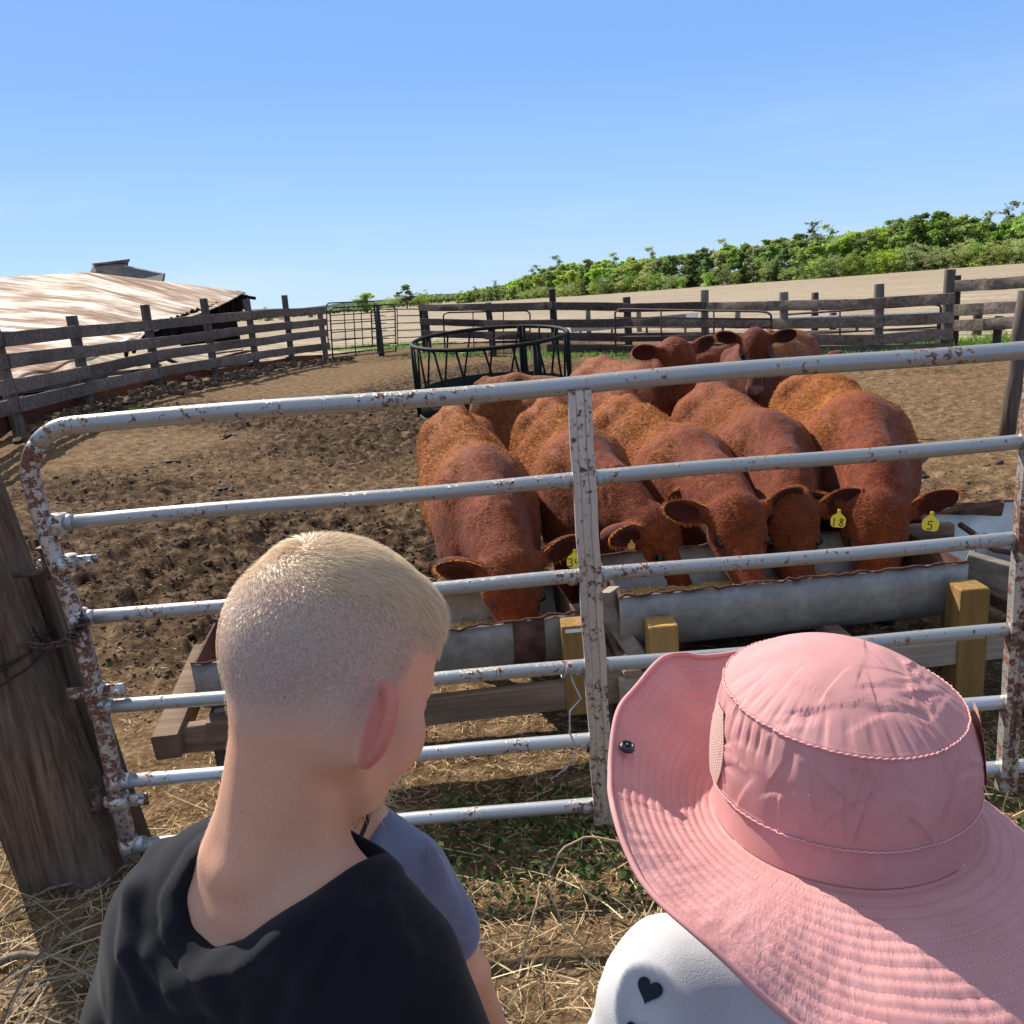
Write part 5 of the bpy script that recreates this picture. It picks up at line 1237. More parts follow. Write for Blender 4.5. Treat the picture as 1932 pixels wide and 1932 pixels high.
def herd():
    for c in COWS:
        t = gz(*c['T'], 1.07 * c['sc']); s = gy(c['sx'], 812, c['sy'])
        d = (t - s)[:2]; L = np.linalg.norm(d); t2 = s[:2] + d / L * np.clip(L, 1.1, 1.42)
        make_cow(c['lab'], t2, s[:2], TD, c['sc'], (0, 0), c['hy'], c.get('hp', .0), 0, gy(*c['P'], c['py']), c['tags'], 46000, c.get('dark', 0), c.get('wool', 1))
    B = 'red cattle standing behind the feeding row'
    def back(lab, px, Y, az, T, sc, hy=0, hp=0, hair=8000, dark=.2, wool=.7, np_=0, z=1.07):
        w = gy(px, 750, Y)[:2]; d = np.array([math.sin(az), math.cos(az)])      # az: where the cow looks, from +y towards +x
        make_cow(lab, w - d * 1.1 * sc, w, T, sc, (0, 0), hy, hp, np_, None, (), hair, dark, wool, B)
    back('red cow with raised face looking at the camera over the middle of the feeding row', 1222, 5.75, R(166), TU, 1.0, .10, .05, 16000, .05, .6, .17)
    back('dark-faced calf behind, head raised between the two rear backs', 1420, 6.75, R(193), TU, .98, -.1, .0, 9000, .75, .4, .22)
    back('red cow half hidden behind the gate brace, its head lowered behind the row', 1140, 6.3, R(120), TD, .92, 0, 0, 8000, .3, .8)
    back('woolly ginger-backed cow farthest back on the right', 1500, 8.2, R(35), TD, 1.02, 0, 0, 9000, .0, 1)
    back('red cow far back, only its back showing between the two raised heads', 1320, 8.0, R(250), TD, .95, 0, 0, 5000, .4, .4)
herd()
# ================================================================ CHILDREN
def skin_mat(name, base=(.66, .375, .24)):
    m = MT(name, .52, .35); v = m.coord(); n = m.noise(v, 14, 4); n2 = m.noise(v, 420, 3, .7); bz = m.attr('buzz').outputs['Fac']; pk = m.attr('pink').outputs['Fac']
    b = np.array(base); c = m.ramp(n, [(.3, tuple(b * .92)), (.7, tuple(np.minimum(b * 1.07, 1)))])
    c = m.mix(pk, c, (.56, .17, .125)); st = m.ramp(n2, [(.3, (.27, .20, .18)), (.7, (.50, .40, .35))]); c = m.mix(m.math('MULTIPLY', bz, .85), c, st)
    vo = m.vor(v, 38); sc2 = m.noise(v, 5, 5, .7); c = m.mix(m.mrange(sc2, .42, .68, 0, .22), c, (.60, .25, .17)); c = m.mix(m.mrange(vo, .030, .040, .75, 0), c, (.16, .07, .045))
    m.col(c); m.b.inputs['Subsurface Weight'].default_value = .22; m.b.inputs['Subsurface Radius'].default_value = (.9, .35, .2); m.b.inputs['Subsurface Scale'].default_value = .008
    m.bump(n2, .12, .001); return m.m
SKIN = skin_mat('skin')
def hair_mat(name, a, b, rough=.38):
    m = MT(name, rough, .45); r = m.attr('rnd').outputs['Fac']; m.col(m.ramp(r, [(0, a), (1, b)]))
    tr = m.n("ShaderNodeBsdfTranslucent"); tr.inputs[0].default_value = (*b, 1); ms = m.n("ShaderNodeMixShader"); ms.inputs[0].default_value = .25
    m.link(m.b.outputs[0], ms.inputs[1]); m.link(tr.outputs[0], ms.inputs[2]); m.link(ms.outputs[0], m.N["Material Output"].inputs[0]); return m.m
BLOND = hair_mat('blond_hair', (.42, .28, .16), (.93, .76, .52))
def cloth_mat(name, c, var=.15, rough=.9, sheen=.3, weave=900, bump=.15, heath=0.0):
    m = MT(name, rough, .2); v = m.coord(); n = m.noise(v, 18, 5, .6); w = m.noise(v, weave, 2, .6); c = np.array(c)
    cc = m.ramp(n, [(.3, tuple(c * (1 - var))), (.7, tuple(np.minimum(c * (1 + var), 1)))])
    if heath: cc = m.mix(m.mrange(w, .35, .65, 0, heath), cc, tuple(np.minimum(c * 2.4 + .03, 1)))
    m.col(cc); m.bump(m.math('ADD', n, m.math('MULTIPLY', w, .5)), bump, .004)
    try: m.b.inputs['Sheen Weight'].default_value = sheen
    except Exception: pass
    return m.m
def fingers(v, wrist, dirv, up, sgn, s=1.0, k=.004):
    d = np.array(dirv, float); d /= np.linalg.norm(d); u = np.array(up, float); u -= d * (u @ d); u /= np.linalg.norm(u); sd = np.cross(d, u) * sgn
    w = np.array(wrist, float); v.cone(w, w + d * .055 * s, .016 * s, .019 * s, .01)
    for o in (-.018, -.006, .006, .018): v.cone(w + d * .03 * s, w + d * .065 * s + sd * o * s, .012 * s, .0085 * s, .006)
    for o, L in ((-.020, .036), (-.007, .046), (.007, .050), (.020, .044)):
        a = w + d * .064 * s + sd * o * s; b = a + (d * .8 - u * .25) * L * .5 * s; c = b + (d * .55 - u * .6) * L * .5 * s; v.path([a, b, c], [.0078 * s, .0070 * s, .0058 * s], .002)
    a = w + d * .02 * s + sd * .018 * s; v.path([a, a + (d * .5 + sd * .7) * .03 * s, a + (d * 1.0 + sd * .75) * .045 * s], [.011 * s, .009 * s, .007 * s], .004)

class Kid:
    def __init__(k, C7, HC, face_az, pitch, roll, body_az, scale, lean=.12, drop=.088, half=.125, hs=None, nk=1.0):
        k.drop = drop; k.half = half; k.hs = hs or scale; k.nk = nk
        k.s = scale; k.C7 = np.array(C7, float); k.HC = np.array(HC, float)
        k.M = rotm('Z', math.pi / 2 - face_az) @ rotm('Y', pitch) @ rotm('X', roll)     # head local (X face, Y left, Z up)
        f = np.array([math.sin(body_az), math.cos(body_az), 0]); r = np.array([math.cos(body_az), -math.sin(body_az), 0]); k.r = r
        k.u = np.array([0, 0, 1.]) * math.cos(lean) + f * math.sin(lean); k.f = f * math.cos(lean) - np.array([0, 0, 1.]) * math.sin(lean)
    def T(k, r, f, u): return k.C7 + (k.r * r + k.f * f + k.u * u) * k.s
    def H(k, *p): return k.HC + k.M @ (np.array(p) * k.hs)
    def head(k, v, detail=True):
        s = k.hs; M = k.M; E = lambda c, r, kk=.015, op='u', rot=None: v.ell(k.H(*c), np.array(r) * s, kk * s, M if rot is None else M @ rot, op)
        K = lambda a, b, ra, rb, kk=.015, op='u': v.cone(k.H(*a), k.H(*b), ra * s, rb * s, kk * s, op=op)
        E((-.006, 0, .042), (.090, .071, .078)); E((-.042, 0, .022), (.056, .061, .062), .03); E((.048, 0, .045), (.043, .056, .055), .03)
        E((.045, 0, -.02), (.043, .052, .070), .025); E((.066, 0, -.083), (.022, .024, .018), .02); E((.062, 0, -.055), (.034, .032, .03), .02)
        for y in (-1, 1):
            K((.0, .050 * y, -.045), (.060, .018 * y, -.083), .016, .014, .02); E((.062, .034 * y, -.032), (.030, .026, .030), .02); K((.082, .012 * y, .018), (.072, .045 * y, .016), .010, .009, .012)
            E((.090, .030 * y, .001), (.012, .016, .010), .010, 's')
            E((.078, .030 * y, .000), (.014, .015, .012), .004)
            E((-.02, .050 * y, -.02), (.022, .018, .035), .03)
        K((.088, 0, .004), (.107, 0, -.028), .007, .011, .010); E((.098, .010, -.032), (.009, .008, .007), .006); E((.098, -.010, -.032), (.009, .008, .007), .006)
        K((.091, -.016, -.054), (.091, .016, -.054), .006, .006, .008); K((.088, -.014, -.064), (.088, .014, -.064), .0065, .0065, .008); K((.098, -.02, -.059), (.098, .02, -.059), .0022, .0022, .003, op='s')
        # ears
        for y in (-1, 1):
            a = R(80); ax_o = np.array([-math.cos(a), y * math.sin(a), 0]); L = np.array([.02, 0, 1.]); L /= np.linalg.norm(L); ax_o = ax_o - L * (ax_o @ L); ax_o /= np.linalg.norm(ax_o); nn = np.cross(ax_o, L)
            if nn[1] * y < 0: nn = -nn
            rt = np.array([-.008, .0665 * y, -.024]); c = rt + ax_o * .010; Rm = np.stack([ax_o, L, nn], 1)
            E(tuple(c), (.0175, .0300, .0058), .006, 'u', Rm)
            pts = []; rad = []
            for t in np.linspace(-2.2, 1.9, 15):
                pts.append(tuple(c + ax_o * math.cos(t) * (.0185 if t > -1.0 else .014) + L * (math.sin(t) * .0305) + nn * .0035)); rad.append(.0036 if abs(t) < 1.6 else .0042)
            for i in range(len(pts) - 1): K(pts[i], pts[i + 1], rad[i], rad[i + 1], .004)
            if detail:
                g_ = [tuple(c + ax_o * math.cos(t) * .0125 + L * math.sin(t) * .0225 - nn * .0046) for t in np.linspace(-1.5, 1.45, 9)]
                for i in range(8): K(g_[i], g_[i + 1], .0026, .0026, .002, op='s')
                g_ = [tuple(c + ax_o * math.cos(t) * .0180 + L * math.sin(t) * .0300 - nn * .0008) for t in np.linspace(-1.3, 1.9, 10)]
                for i in range(9): K(g_[i], g_[i + 1], .0042, .0042, .0015)
                K(tuple(c + L * .024 + ax_o * .006 - nn * .006), tuple(c + L * .017 + ax_o * .014 - nn * .005), .0022, .0016, .001, op='s')
            E(tuple(c + nn * .008 + ax_o * .000), (.0105, .018, .0055), .003, 's', Rm)
            E(tuple(c + nn * .004 - ax_o * .010), (.006, .008, .007), .004, 's', Rm)
            E(tuple(rt + np.array([.008, .001 * y, -.026])), (.007, .005, .008), .006)
            K((.006, .063 * y, -.012), (.006, .064 * y, -.018), .005, .005, .004)
    def torso(k, v, inf=0.0, sleeves=True, legs=True, skin=True):
        s = k.s; T = k.T; P = lambda pts, rad, kk=.03: v.path([T(*p) for p in pts], [(r + inf) * s for r in rad], kk * s)
        Rm = np.stack([k.r, k.f, k.u], 1)
        if skin:
            v.cone(T(.004, .050, -.01), k.H(-.024, -.004, -.035), .050 * s * k.nk, .049 * s * k.nk, .03 * s); v.cone(T(.002, .020, -.01), k.H(-.036, -.002, -.04), .028 * s, .025 * s, .03 * s)
            for y in (-1, 1): v.cone(k.H(-.046, .018 * y, -.045), T(-.020 * y, .010, .01), .012 * s, .015 * s, .009 * s)
            for i in range(3): v.ell(T(0, (.0, -.001, -.001)[i], (.004, -.030, -.062)[i]), np.array([(.015, .012, .010)[i]] * 3) * s, .012 * s)
        for y in (-1, 1):
            P([(.0, .045, .0), (.060 * y, .040, -.042 * k.drop / .088), ((k.half - .013) * y, .045, .010 - k.drop)], [.030, .028, .038], .045)
            v.ell(T(.065 * y, .055, -.14), (np.array([.065, .060, .11]) + inf) * s, .05 * s, Rm)
            v.ell(T(.058 * y, .014, -.13), (np.array([.048, .024, .08]) + inf) * s, .045 * s, Rm)
        v.ell(T(0, .060, -.185), (np.array([.112, .078, .155]) + inf) * s, .05 * s, Rm); v.ell(T(0, .055, -.33), (np.array([.108, .078, .14]) + inf) * s, .05 * s, Rm)
        return Rm
    def arm(k, v, y, el, wr, inf=0., a0=0., a1=1., hand=True, rr=(.042, .034, .031, .021)):
        s = k.s; sh = k.T(k.half * y, .045, -k.drop); el = np.array(el); wr = np.array(wr)
        if a1 >= 1:
            v.cone(sh, el, (rr[0] + inf) * s, (rr[1] + inf) * s, .03 * s); v.cone(el, wr, (rr[2] + inf) * s, (rr[3] + inf) * s, .012 * s)
            if hand: fingers(v, wr, wr - el, k.f, y, s)
        else: v.cone(sh, sh + (el - sh) * a1, (rr[0] + inf) * s, (rr[1] + inf * 1.3 + .004) * s, .03 * s)
    def legs(k, v, inf=0., shoe=False, z0=.0):
        s = k.s; hip = k.T(0, .055, -.42)
        for y in (-1, 1):
            h = hip + k.r * .055 * y * s; kn = np.array([h[0] + .01 * y, h[1] + .02, hip[2] * .52]); an = np.array([h[0] + .01 * y, h[1], .07])
            v.cone(h, kn, (.072 + inf) * s, (.048 + inf) * s, .03 * s); v.cone(kn, an, (.045 + inf) * s, (.030 + inf) * s, .02 * s)
    def shoes(k, root, mat):
        s = k.s; hip = k.T(0, .055, -.42); f = np.array([k.f[0], k.f[1], 0]); f /= np.linalg.norm(f)
        for y in (-1, 1):
            h = hip + k.r * .055 * y * s; a = np.array([h[0] + .01 * y, h[1], .055]); v = Vox(a - (.2, .2, .06), a + (.2, .2, .1), .006); v.cone(a - f * .02 + (0, 0, .02), a + f * .0 + (0, 0, .0), .04 * s, .045 * s, .02); v.cone(a + (0, 0, -.01), a + f * .13 * s + (0, 0, -.02), .042 * s, .034 * s, .03); x_, y_, z_ = v.grid(); v.D = np.maximum(v.D, (.012 - z_) + 0 * x_ + 0 * y_).astype(np.float32)
            V, Q = v.mesh(); link('shoe', V, Q, mat, root, True)
def face_bits(k, root, browm):
    for y in (-1, 1):
        m = MB(); m.sphere(k.H(.0775, .029 * y, .000), .0112 * k.hs, 10); link_eye = m.obj('eye', MT('eye_white', .15, .5).col((.75, .73, .70)).m, root, True)
        m = MB(); m.sphere(k.H(.0850, .029 * y, .000), .0046 * k.hs, 8); m.obj('iris', MT('iris', .1, .6).col((.05, .10, .16)).m, link_eye, True)
        m = MB(); m.tube([k.H(.092, .016 * y, .018), k.H(.091, .030 * y, .022), k.H(.082, .044 * y, .018)], .0018 * k.s, 5); m.obj('eyebrow', browm, root, True)
def scalp_fn(k):
    Mi = k.M.T
    def loc(P): return (P - k.HC) @ k.M / k.hs
    return loc

# ---------------------------------------------------------------- the boy with the crew cut
def boy():
    C7 = cd(446, 1652, .625); HC = cd(616, 1286, .655)
    k = Kid(C7, HC, R(40), R(34), R(-4), R(25), .96, .20, .088, .113, .905, .90); b0 = (C7[0] + .05, C7[1] + .03, 0)
    root = thing('person', 'boy with blond crew cut and black T-shirt, head turned right', 'person', b0)
    el = {1: k.T(.20, .05, -.27), -1: k.T(-.20, .06, -.27)}; wr = {1: k.T(.19, .24, -.33), -1: k.T(-.18, .22, -.36)}
    lo = np.array([-.60, .25, -.02]); hi = np.array([.22, .98, 1.56]); v = Vox(lo, hi, .0034)
    k.torso(v); k.head(v); 
    for y in (-1, 1): k.arm(v, y, el[y], wr[y])
    k.legs(v)
    V, Q = v.mesh(); V = relax(V, Q, 3, .5)
    L = scalp_fn(k)(V)
    wh = np.array([-.066, -.004, .092])                                   # the crown whorl
    line = -.034 + .30 * np.clip(L[:, 0] + .02, 0, 1) - .02 * sstep(-.05, -.09, L[:, 0]) + .10 * np.clip(L[:, 0] - .04, 0, 1)
    buzz = sstep(line - .020, line + .042, L[:, 2]) * sstep(.092, .070, L[:, 0] - .10 * np.clip(L[:, 2] - .06, 0, 1)) * (np.abs(L[:, 1]) < .078) * (L[:, 2] > -.06)
    buzz *= 1 - sstep(.012, .03, L[:, 0]) * sstep(.055, .035, L[:, 2])
    ear = sstep(.0705, .077, np.abs(L[:, 1])) * sstep(-.07, -.05, L[:, 2]) * sstep(.025, .005, L[:, 2]) * (L[:, 0] < .03)
    buzz *= 1 - ear
    pink = np.clip(ear * .85 + .12 + .22 * np.exp(-((L[:, 0] - .05) / .03) ** 2 - ((L[:, 2] + .03) / .035) ** 2) + .15 * np.exp(-(np.linalg.norm(V - k.T(0, -.01, 0), axis=1) / .03) ** 2), 0, 1)
    body = link('body', V, Q, SKIN, root, True, None, {'buzz': buzz, 'pink': pink})
    face_bits(k, root, BLOND)
    # hair
    def strands_for(n, wf, Lf, lift, wid, curl, seg, nm, swirl=.8, off=.001):
        def w(c, nn):
            l = scalp_fn(k)(c); return wf(l)
        P, N, f = sample(V, Q, n, w); l = scalp_fn(k)(P); b = buzz[Q[f, 0]]; kp = (b > .25) ; P, N, l, b = P[kp], N[kp], l[kp], b[kp]
        WP = k.H(*wh); rad = P - WP; rad -= N * np.sum(rad * N, 1)[:, None]; rn = np.linalg.norm(rad, axis=1)[:, None] + 1e-6; rad /= rn
        sw = np.cross(N, rad) * np.exp(-(rn / .045) ** 2) * swirl * 1.6
        down = k.M @ np.array([.25, 0, -1.]); D = rad + sw + down[None] * sstep(.075, .02, l[:, 2])[:, None] * .8
        front = k.M @ np.array([.8, -.75, -.1]); D += front[None] * (sstep(-.02, .05, l[:, 0]) * sstep(.05, .09, l[:, 2]))[:, None] * 1.2
        jt = RNG.normal(0, .16, D.shape); clump = np.stack([fbm(l[:, 0] * 60, l[:, 1] * 60, l[:, 2] * 60, 2, s) for s in (3, 5, 9)], 1) * .5
        ln, lf = Lf(l, rn[:, 0]); V_, F_, t_, r_ = strands(P + N * off, N, D + jt + clump, ln * RNG.uniform(.7, 1.2, len(P)), wid, lf if lift is None else lift, curl, seg, .7)
        return V_, F_, t_, r_
    def Ltop(l, rn):
        front = sstep(-.05, .055, l[:, 0]) * sstep(.045, .08, l[:, 2]); ln = .0035 + .013 * sstep(.055, .10, l[:, 2]) * sstep(-.09, -.055, l[:, 0]) + .011 * front
        return ln, np.clip(.16 + .15 * sstep(.08, .11, l[:, 2]) - .05 * front + .20 * np.exp(-(rn / .014) ** 2), .05, .7)
    def Lshort(l, rn): return .0014 + .0034 * sstep(.0, .08, l[:, 2]), np.full(len(l), .45)
    hr = None; HV = []; HF = []; HR = []; n0 = 0
    for n, wf, Lf, wid, seg in ((46000, lambda l: sstep(.045, .095, l[:, 2] + .25 * np.clip(l[:, 0] - .02, 0, 1)) + .0, Ltop, .00040, 4), (42000, lambda l: sstep(-.06, .03, l[:, 2]) * (1 - .6 * sstep(.05, .09, l[:, 2])), Lshort, .00024, 2)):
        V_, F_, t_, r_ = strands_for(n, wf, Lf, None, wid, .06, seg, 'hair'); HV.append(V_); HF.append(F_ + n0); n0 += len(V_); HR.append(r_ * .7 + .3 * (seg > 2))
    link('hair', np.concatenate(HV), np.concatenate(HF), BLOND, root, True, None, {'rnd': np.concatenate(HR)})
    # fine down on the nape
    def wn(c, nn): return (np.linalg.norm(c - k.T(0, -.0, .05), axis=1) < .07) * 1.0
    P, N, f = sample(V, Q, 1100, wn); V_, F_, t_, r_ = strands(P, N, np.tile(-k.u + k.r * .3, (len(P), 1)) + RNG.normal(0, .25, P.shape), .0028, .00013, .35, .05, 2, .6)
    link('nape_down', V_, F_, BLOND, root, True, None, {'rnd': r_ * .4 + .6})
    # T-shirt
    v = Vox(lo + (0, 0, .45), hi - (0, 0, .20), .0036); k.torso(v, .011, skin=False)
    for y in (-1, 1): k.arm(v, y, el[y], wr[y], .013, a1=.62)
    v.cone(k.T(0, .030, -.06), k.T(0, .022, -.17), .034, .036, .03)
    # sagging folds: ridges running from the right neck point and across the back
    NV = normals(V, Q)
    def hit(px, py, off=0.0):
        X, Y = proj(V); d = np.hypot(X - px, Y - py); m_ = np.where(d < 9)[0]
        if len(m_) == 0: m_ = np.argsort(d)[:5]
        q = V[m_]; z_ = np.argmin(np.linalg.norm(q - [0, 0, EYE], axis=1)); return q[z_] + NV[m_][z_] * off
    def fold(pts, r, kk=.009):
        P_ = [hit(a, b, .0095) for a, b in pts]; v.path(P_, [r * (.45 + .55 * math.sin(math.pi * min(1, .25 + .75 * i_ / (len(P_) - 1)))) for i_ in range(len(P_))], kk)
    fold([(660, 1700), (610, 1730), (540, 1810), (480, 1900)], .0075); fold([(672, 1725), (640, 1760), (590, 1840), (560, 1925)], .0075); fold([(690, 1735), (680, 1780), (650, 1870)], .007)
    fold([(720, 1720), (760, 1800), (770, 1880)], .0065); fold([(640, 1715), (560, 1765), (480, 1830), (420, 1890)], .0065)
    fold([(305, 1610), (272, 1690), (262, 1790), (285, 1890)], .009, .012); fold([(350, 1830), (420, 1850), (500, 1835)], .008, .012); fold([(300, 1800), (350, 1860), (440, 1880)], .007, .012)
    # the wide stretched neck hole
    hc = k.T(.0, .035, .0)
    hole = Vox(v.lo, v.lo + v.h, v.h); hole.n = v.n.copy(); hole.D = np.full(v.n, .5, np.float32)
    # the opening is a rounded outline on the cloth, cut straight down towards the skin
    back = [hit(a_, b_) for a_, b_ in ((392, 1600), (364, 1640), (352, 1690), (362, 1745), (398, 1778), (450, 1762), (520, 1716), (590, 1670), (650, 1632))]
    nn_ = np.mean([NV[np.argmin(np.linalg.norm(V - q, axis=1))] for q in back[1:-1]], axis=0); nn_ /= np.linalg.norm(nn_); cen = np.mean(back, axis=0)
    up_ = k.HC - cen; up_ -= nn_ * (up_ @ nn_); up_ /= np.linalg.norm(up_); rt_ = np.cross(up_, nn_)
    pg = [((q - cen) @ rt_, (q - cen) @ up_) for q in back]; pg += [(pg[-1][0] + .03 * np.sign(pg[-1][0]), pg[-1][1] + .06), (0, .22), (pg[0][0] + .02 * np.sign(pg[0][0]), pg[0][1] + .06)]
    pg = np.array(pg)
    def polyd(x, y, z):
        X = (x - cen[0]) * rt_[0] + (y - cen[1]) * rt_[1] + (z - cen[2]) * rt_[2]; Y = (x - cen[0]) * up_[0] + (y - cen[1]) * up_[1] + (z - cen[2]) * up_[2]; Z = (x - cen[0]) * nn_[0] + (y - cen[1]) * nn_[1] + (z - cen[2]) * nn_[2]
        d = np.full(X.shape, 9.); ins = np.zeros(X.shape, bool)
        for q in range(len(pg)):
            (ax_, ay_), (bx_, by_) = pg[q], pg[(q + 1) % len(pg)]; ex, ey = bx_ - ax_, by_ - ay_; t_ = np.clip(((X - ax_) * ex + (Y - ay_) * ey) / (ex * ex + ey * ey), 0, 1)
            d = np.minimum(d, np.hypot(X - ax_ - t_ * ex, Y - ay_ - t_ * ey)); c1 = ((ay_ > Y) != (by_ > Y)); ins ^= c1 & (X < ax_ + (Y - ay_) * ex / (ey if abs(ey) > 1e-9 else 1e-9))
        return np.maximum(np.where(ins, -d, d) - .004, -Z - .075)
    hole._mix(polyd, k.C7 - .16, k.C7 + .20, .001, 'u')
    band = sstep(.022, .018, hole.D) * .0030 * sstep(-.03, -.02, hole.D) - np.exp(-((hole.D - .021) / .0022) ** 2) * .0015
    v.D = v.D - band.astype(np.float32)
    x, y_, z = v.grid(); wr_ = fbm(x * 16 + 0 * y_ + 0 * z, y_ * 16 + 0 * x + 0 * z, z * 9 + 0 * x + 0 * y_, 3, 5) * .005
    v.D = (v.D + wr_).astype(np.float32); hD = hole.D
    h_ = np.clip(.5 - .5 * (v.D + hD) / .008, 0, 1); v.D = (v.D * (1 - h_) - hD * h_ + .008 * h_ * (1 - h_)).astype(np.float32)
    hem = k.T(0, 0, -.47)[2]; v.D = np.maximum(v.D, (hem - z) + 0 * x + 0 * y_).astype(np.float32)
    SV, SQ = v.mesh(); SV = relax(SV, SQ, 3, .5)
    link('t_shirt', SV, SQ, cloth_mat('black_jersey', (.0075, .0080, .0115), .15, .9, .06, 1400, .12), root, True)
    v = Vox((-.60, .25, 0), (.2, .98, .95), .007); k.legs(v, .014); v.ell(k.T(0, .055, -.44), np.array([.125, .095, .10]), .04); V2, Q2 = v.mesh(); V2 = relax(V2, Q2, 2); link('trousers', V2, Q2, cloth_mat('grey_trousers', (.10, .11, .13), .15), root, True)
    k.shoes(root, flat('shoe_black', (.03, .03, .03), .6))
    return k
if 'b' in os.environ.get('KIDS','bsg'): BOY = boy()

# ---------------------------------------------------------------- small child in the blue T-shirt beyond him
def small_child():
    C7 = cd(640, 1566, 1.20); k = Kid(C7, C7 + np.array([-.018, .055, .100]), R(20), R(20), 0, R(20), .82, .10, .088, .112)
    root = thing('person', 'small child with blond curls in a faded blue T-shirt, half hidden beyond the boy', 'person', (C7[0], C7[1], 0))
    sh = {y: k.T(.15 * y, .045, -.045) for y in (-1, 1)}
    el = {1: sh[1] + np.array([.040, -.02, -.19]), -1: sh[-1] + np.array([-.04, .02, -.2])}; wr = {1: el[1] + np.array([.02, .07, -.16]), -1: el[-1] + np.array([.05, .14, -.08])}
    lo = C7 + (-.36, -.30, 0); hi = C7 + (.42, .46, .34); lo[2] = -.02; v = Vox(lo, hi, .0055); k.torso(v); k.head(v)
    for y in (-1, 1): k.arm(v, y, el[y], wr[y])
    k.legs(v); V, Q = v.mesh(); V = relax(V, Q, 2); n = len(V)
    body = link('body', V, Q, SKIN, root, True, None, {'buzz': np.zeros(n), 'pink': np.full(n, .12)}); face_bits(k, root, BLOND)
    loc = scalp_fn(k)
    def wf(c, nn): l = loc(c); return sstep(-.085, -.065, l[:, 2] - np.clip(l[:, 0] + .01, 0, 1) * 1.6) * 1.0
    P, N, f = sample(V, Q, 14000, wf); l = loc(P); D = np.array([0, 0, -1.]) + RNG.normal(0, .4, P.shape)
    V_, F_, t_, r_ = strands(P, N, D, RNG.uniform(.05, .09, len(P)), .0017, .3, .42, 7, .7); link('hair', V_, F_, BLOND, root, True, None, {'rnd': r_ * .8})
    v = Vox(lo + (0, 0, .35), hi - (0, 0, .18), .0055); k.torso(v, .010, skin=False)
    for y in (-1, 1): k.arm(v, y, el[y], wr[y], .018, a1=.58)
    v.cone(k.T(.16, .02, -.02), k.T(.185, .03, -.13), .008, .012, .02); v.cone(k.T(.10, -.03, .0), k.T(.09, -.05, -.18), .006, .010, .02)
    x, y_, z = v.grid(); v.D = (v.D + fbm(x * 22 + 0 * y_ + 0 * z, y_ * 22 + 0 * x + 0 * z, z * 9 + 0 * x + 0 * y_, 3, 5) * .005).astype(np.float32)
    v.cone(k.T(0, .03, -.0), k.T(0, .05, .12), .052, .07, .006, op='s'); v.D = np.maximum(v.D, (k.T(0, 0, -.45)[2] - z) + 0 * x + 0 * y_).astype(np.float32)
    V, Q = v.mesh(); V = relax(V, Q, 2); link('t_shirt', V, Q, cloth_mat('blue_jersey', (.090, .102, .165), .18, .9, .3, 700, .25, .35), root, True)
    m = MB(); a = k.T(.062, -.034, .015); b = k.T(.055, -.055, -.20); m.tube([k.T(.05, .03, .035), k.T(.06, -.01, .025), a, (a + b) / 2 - k.f * .012, b], .0035, 6); m.obj('neck_cord', flat('black_cord', (.01, .01, .01), .6), root, True)
    v = Vox((lo[0], lo[1], 0), (hi[0], hi[1], .75), .008); k.legs(v, .012); v.ell(k.T(0, .055, -.44), np.array([.105, .085, .09]), .04); V2, Q2 = v.mesh(); link('shorts', V2, Q2, cloth_mat('navy_shorts', (.03, .035, .06), .15), root, True)
    k.shoes(root, flat('shoe_grey', (.2, .2, .2), .6))
if 's' in os.environ.get('KIDS','bsg'): small_child()

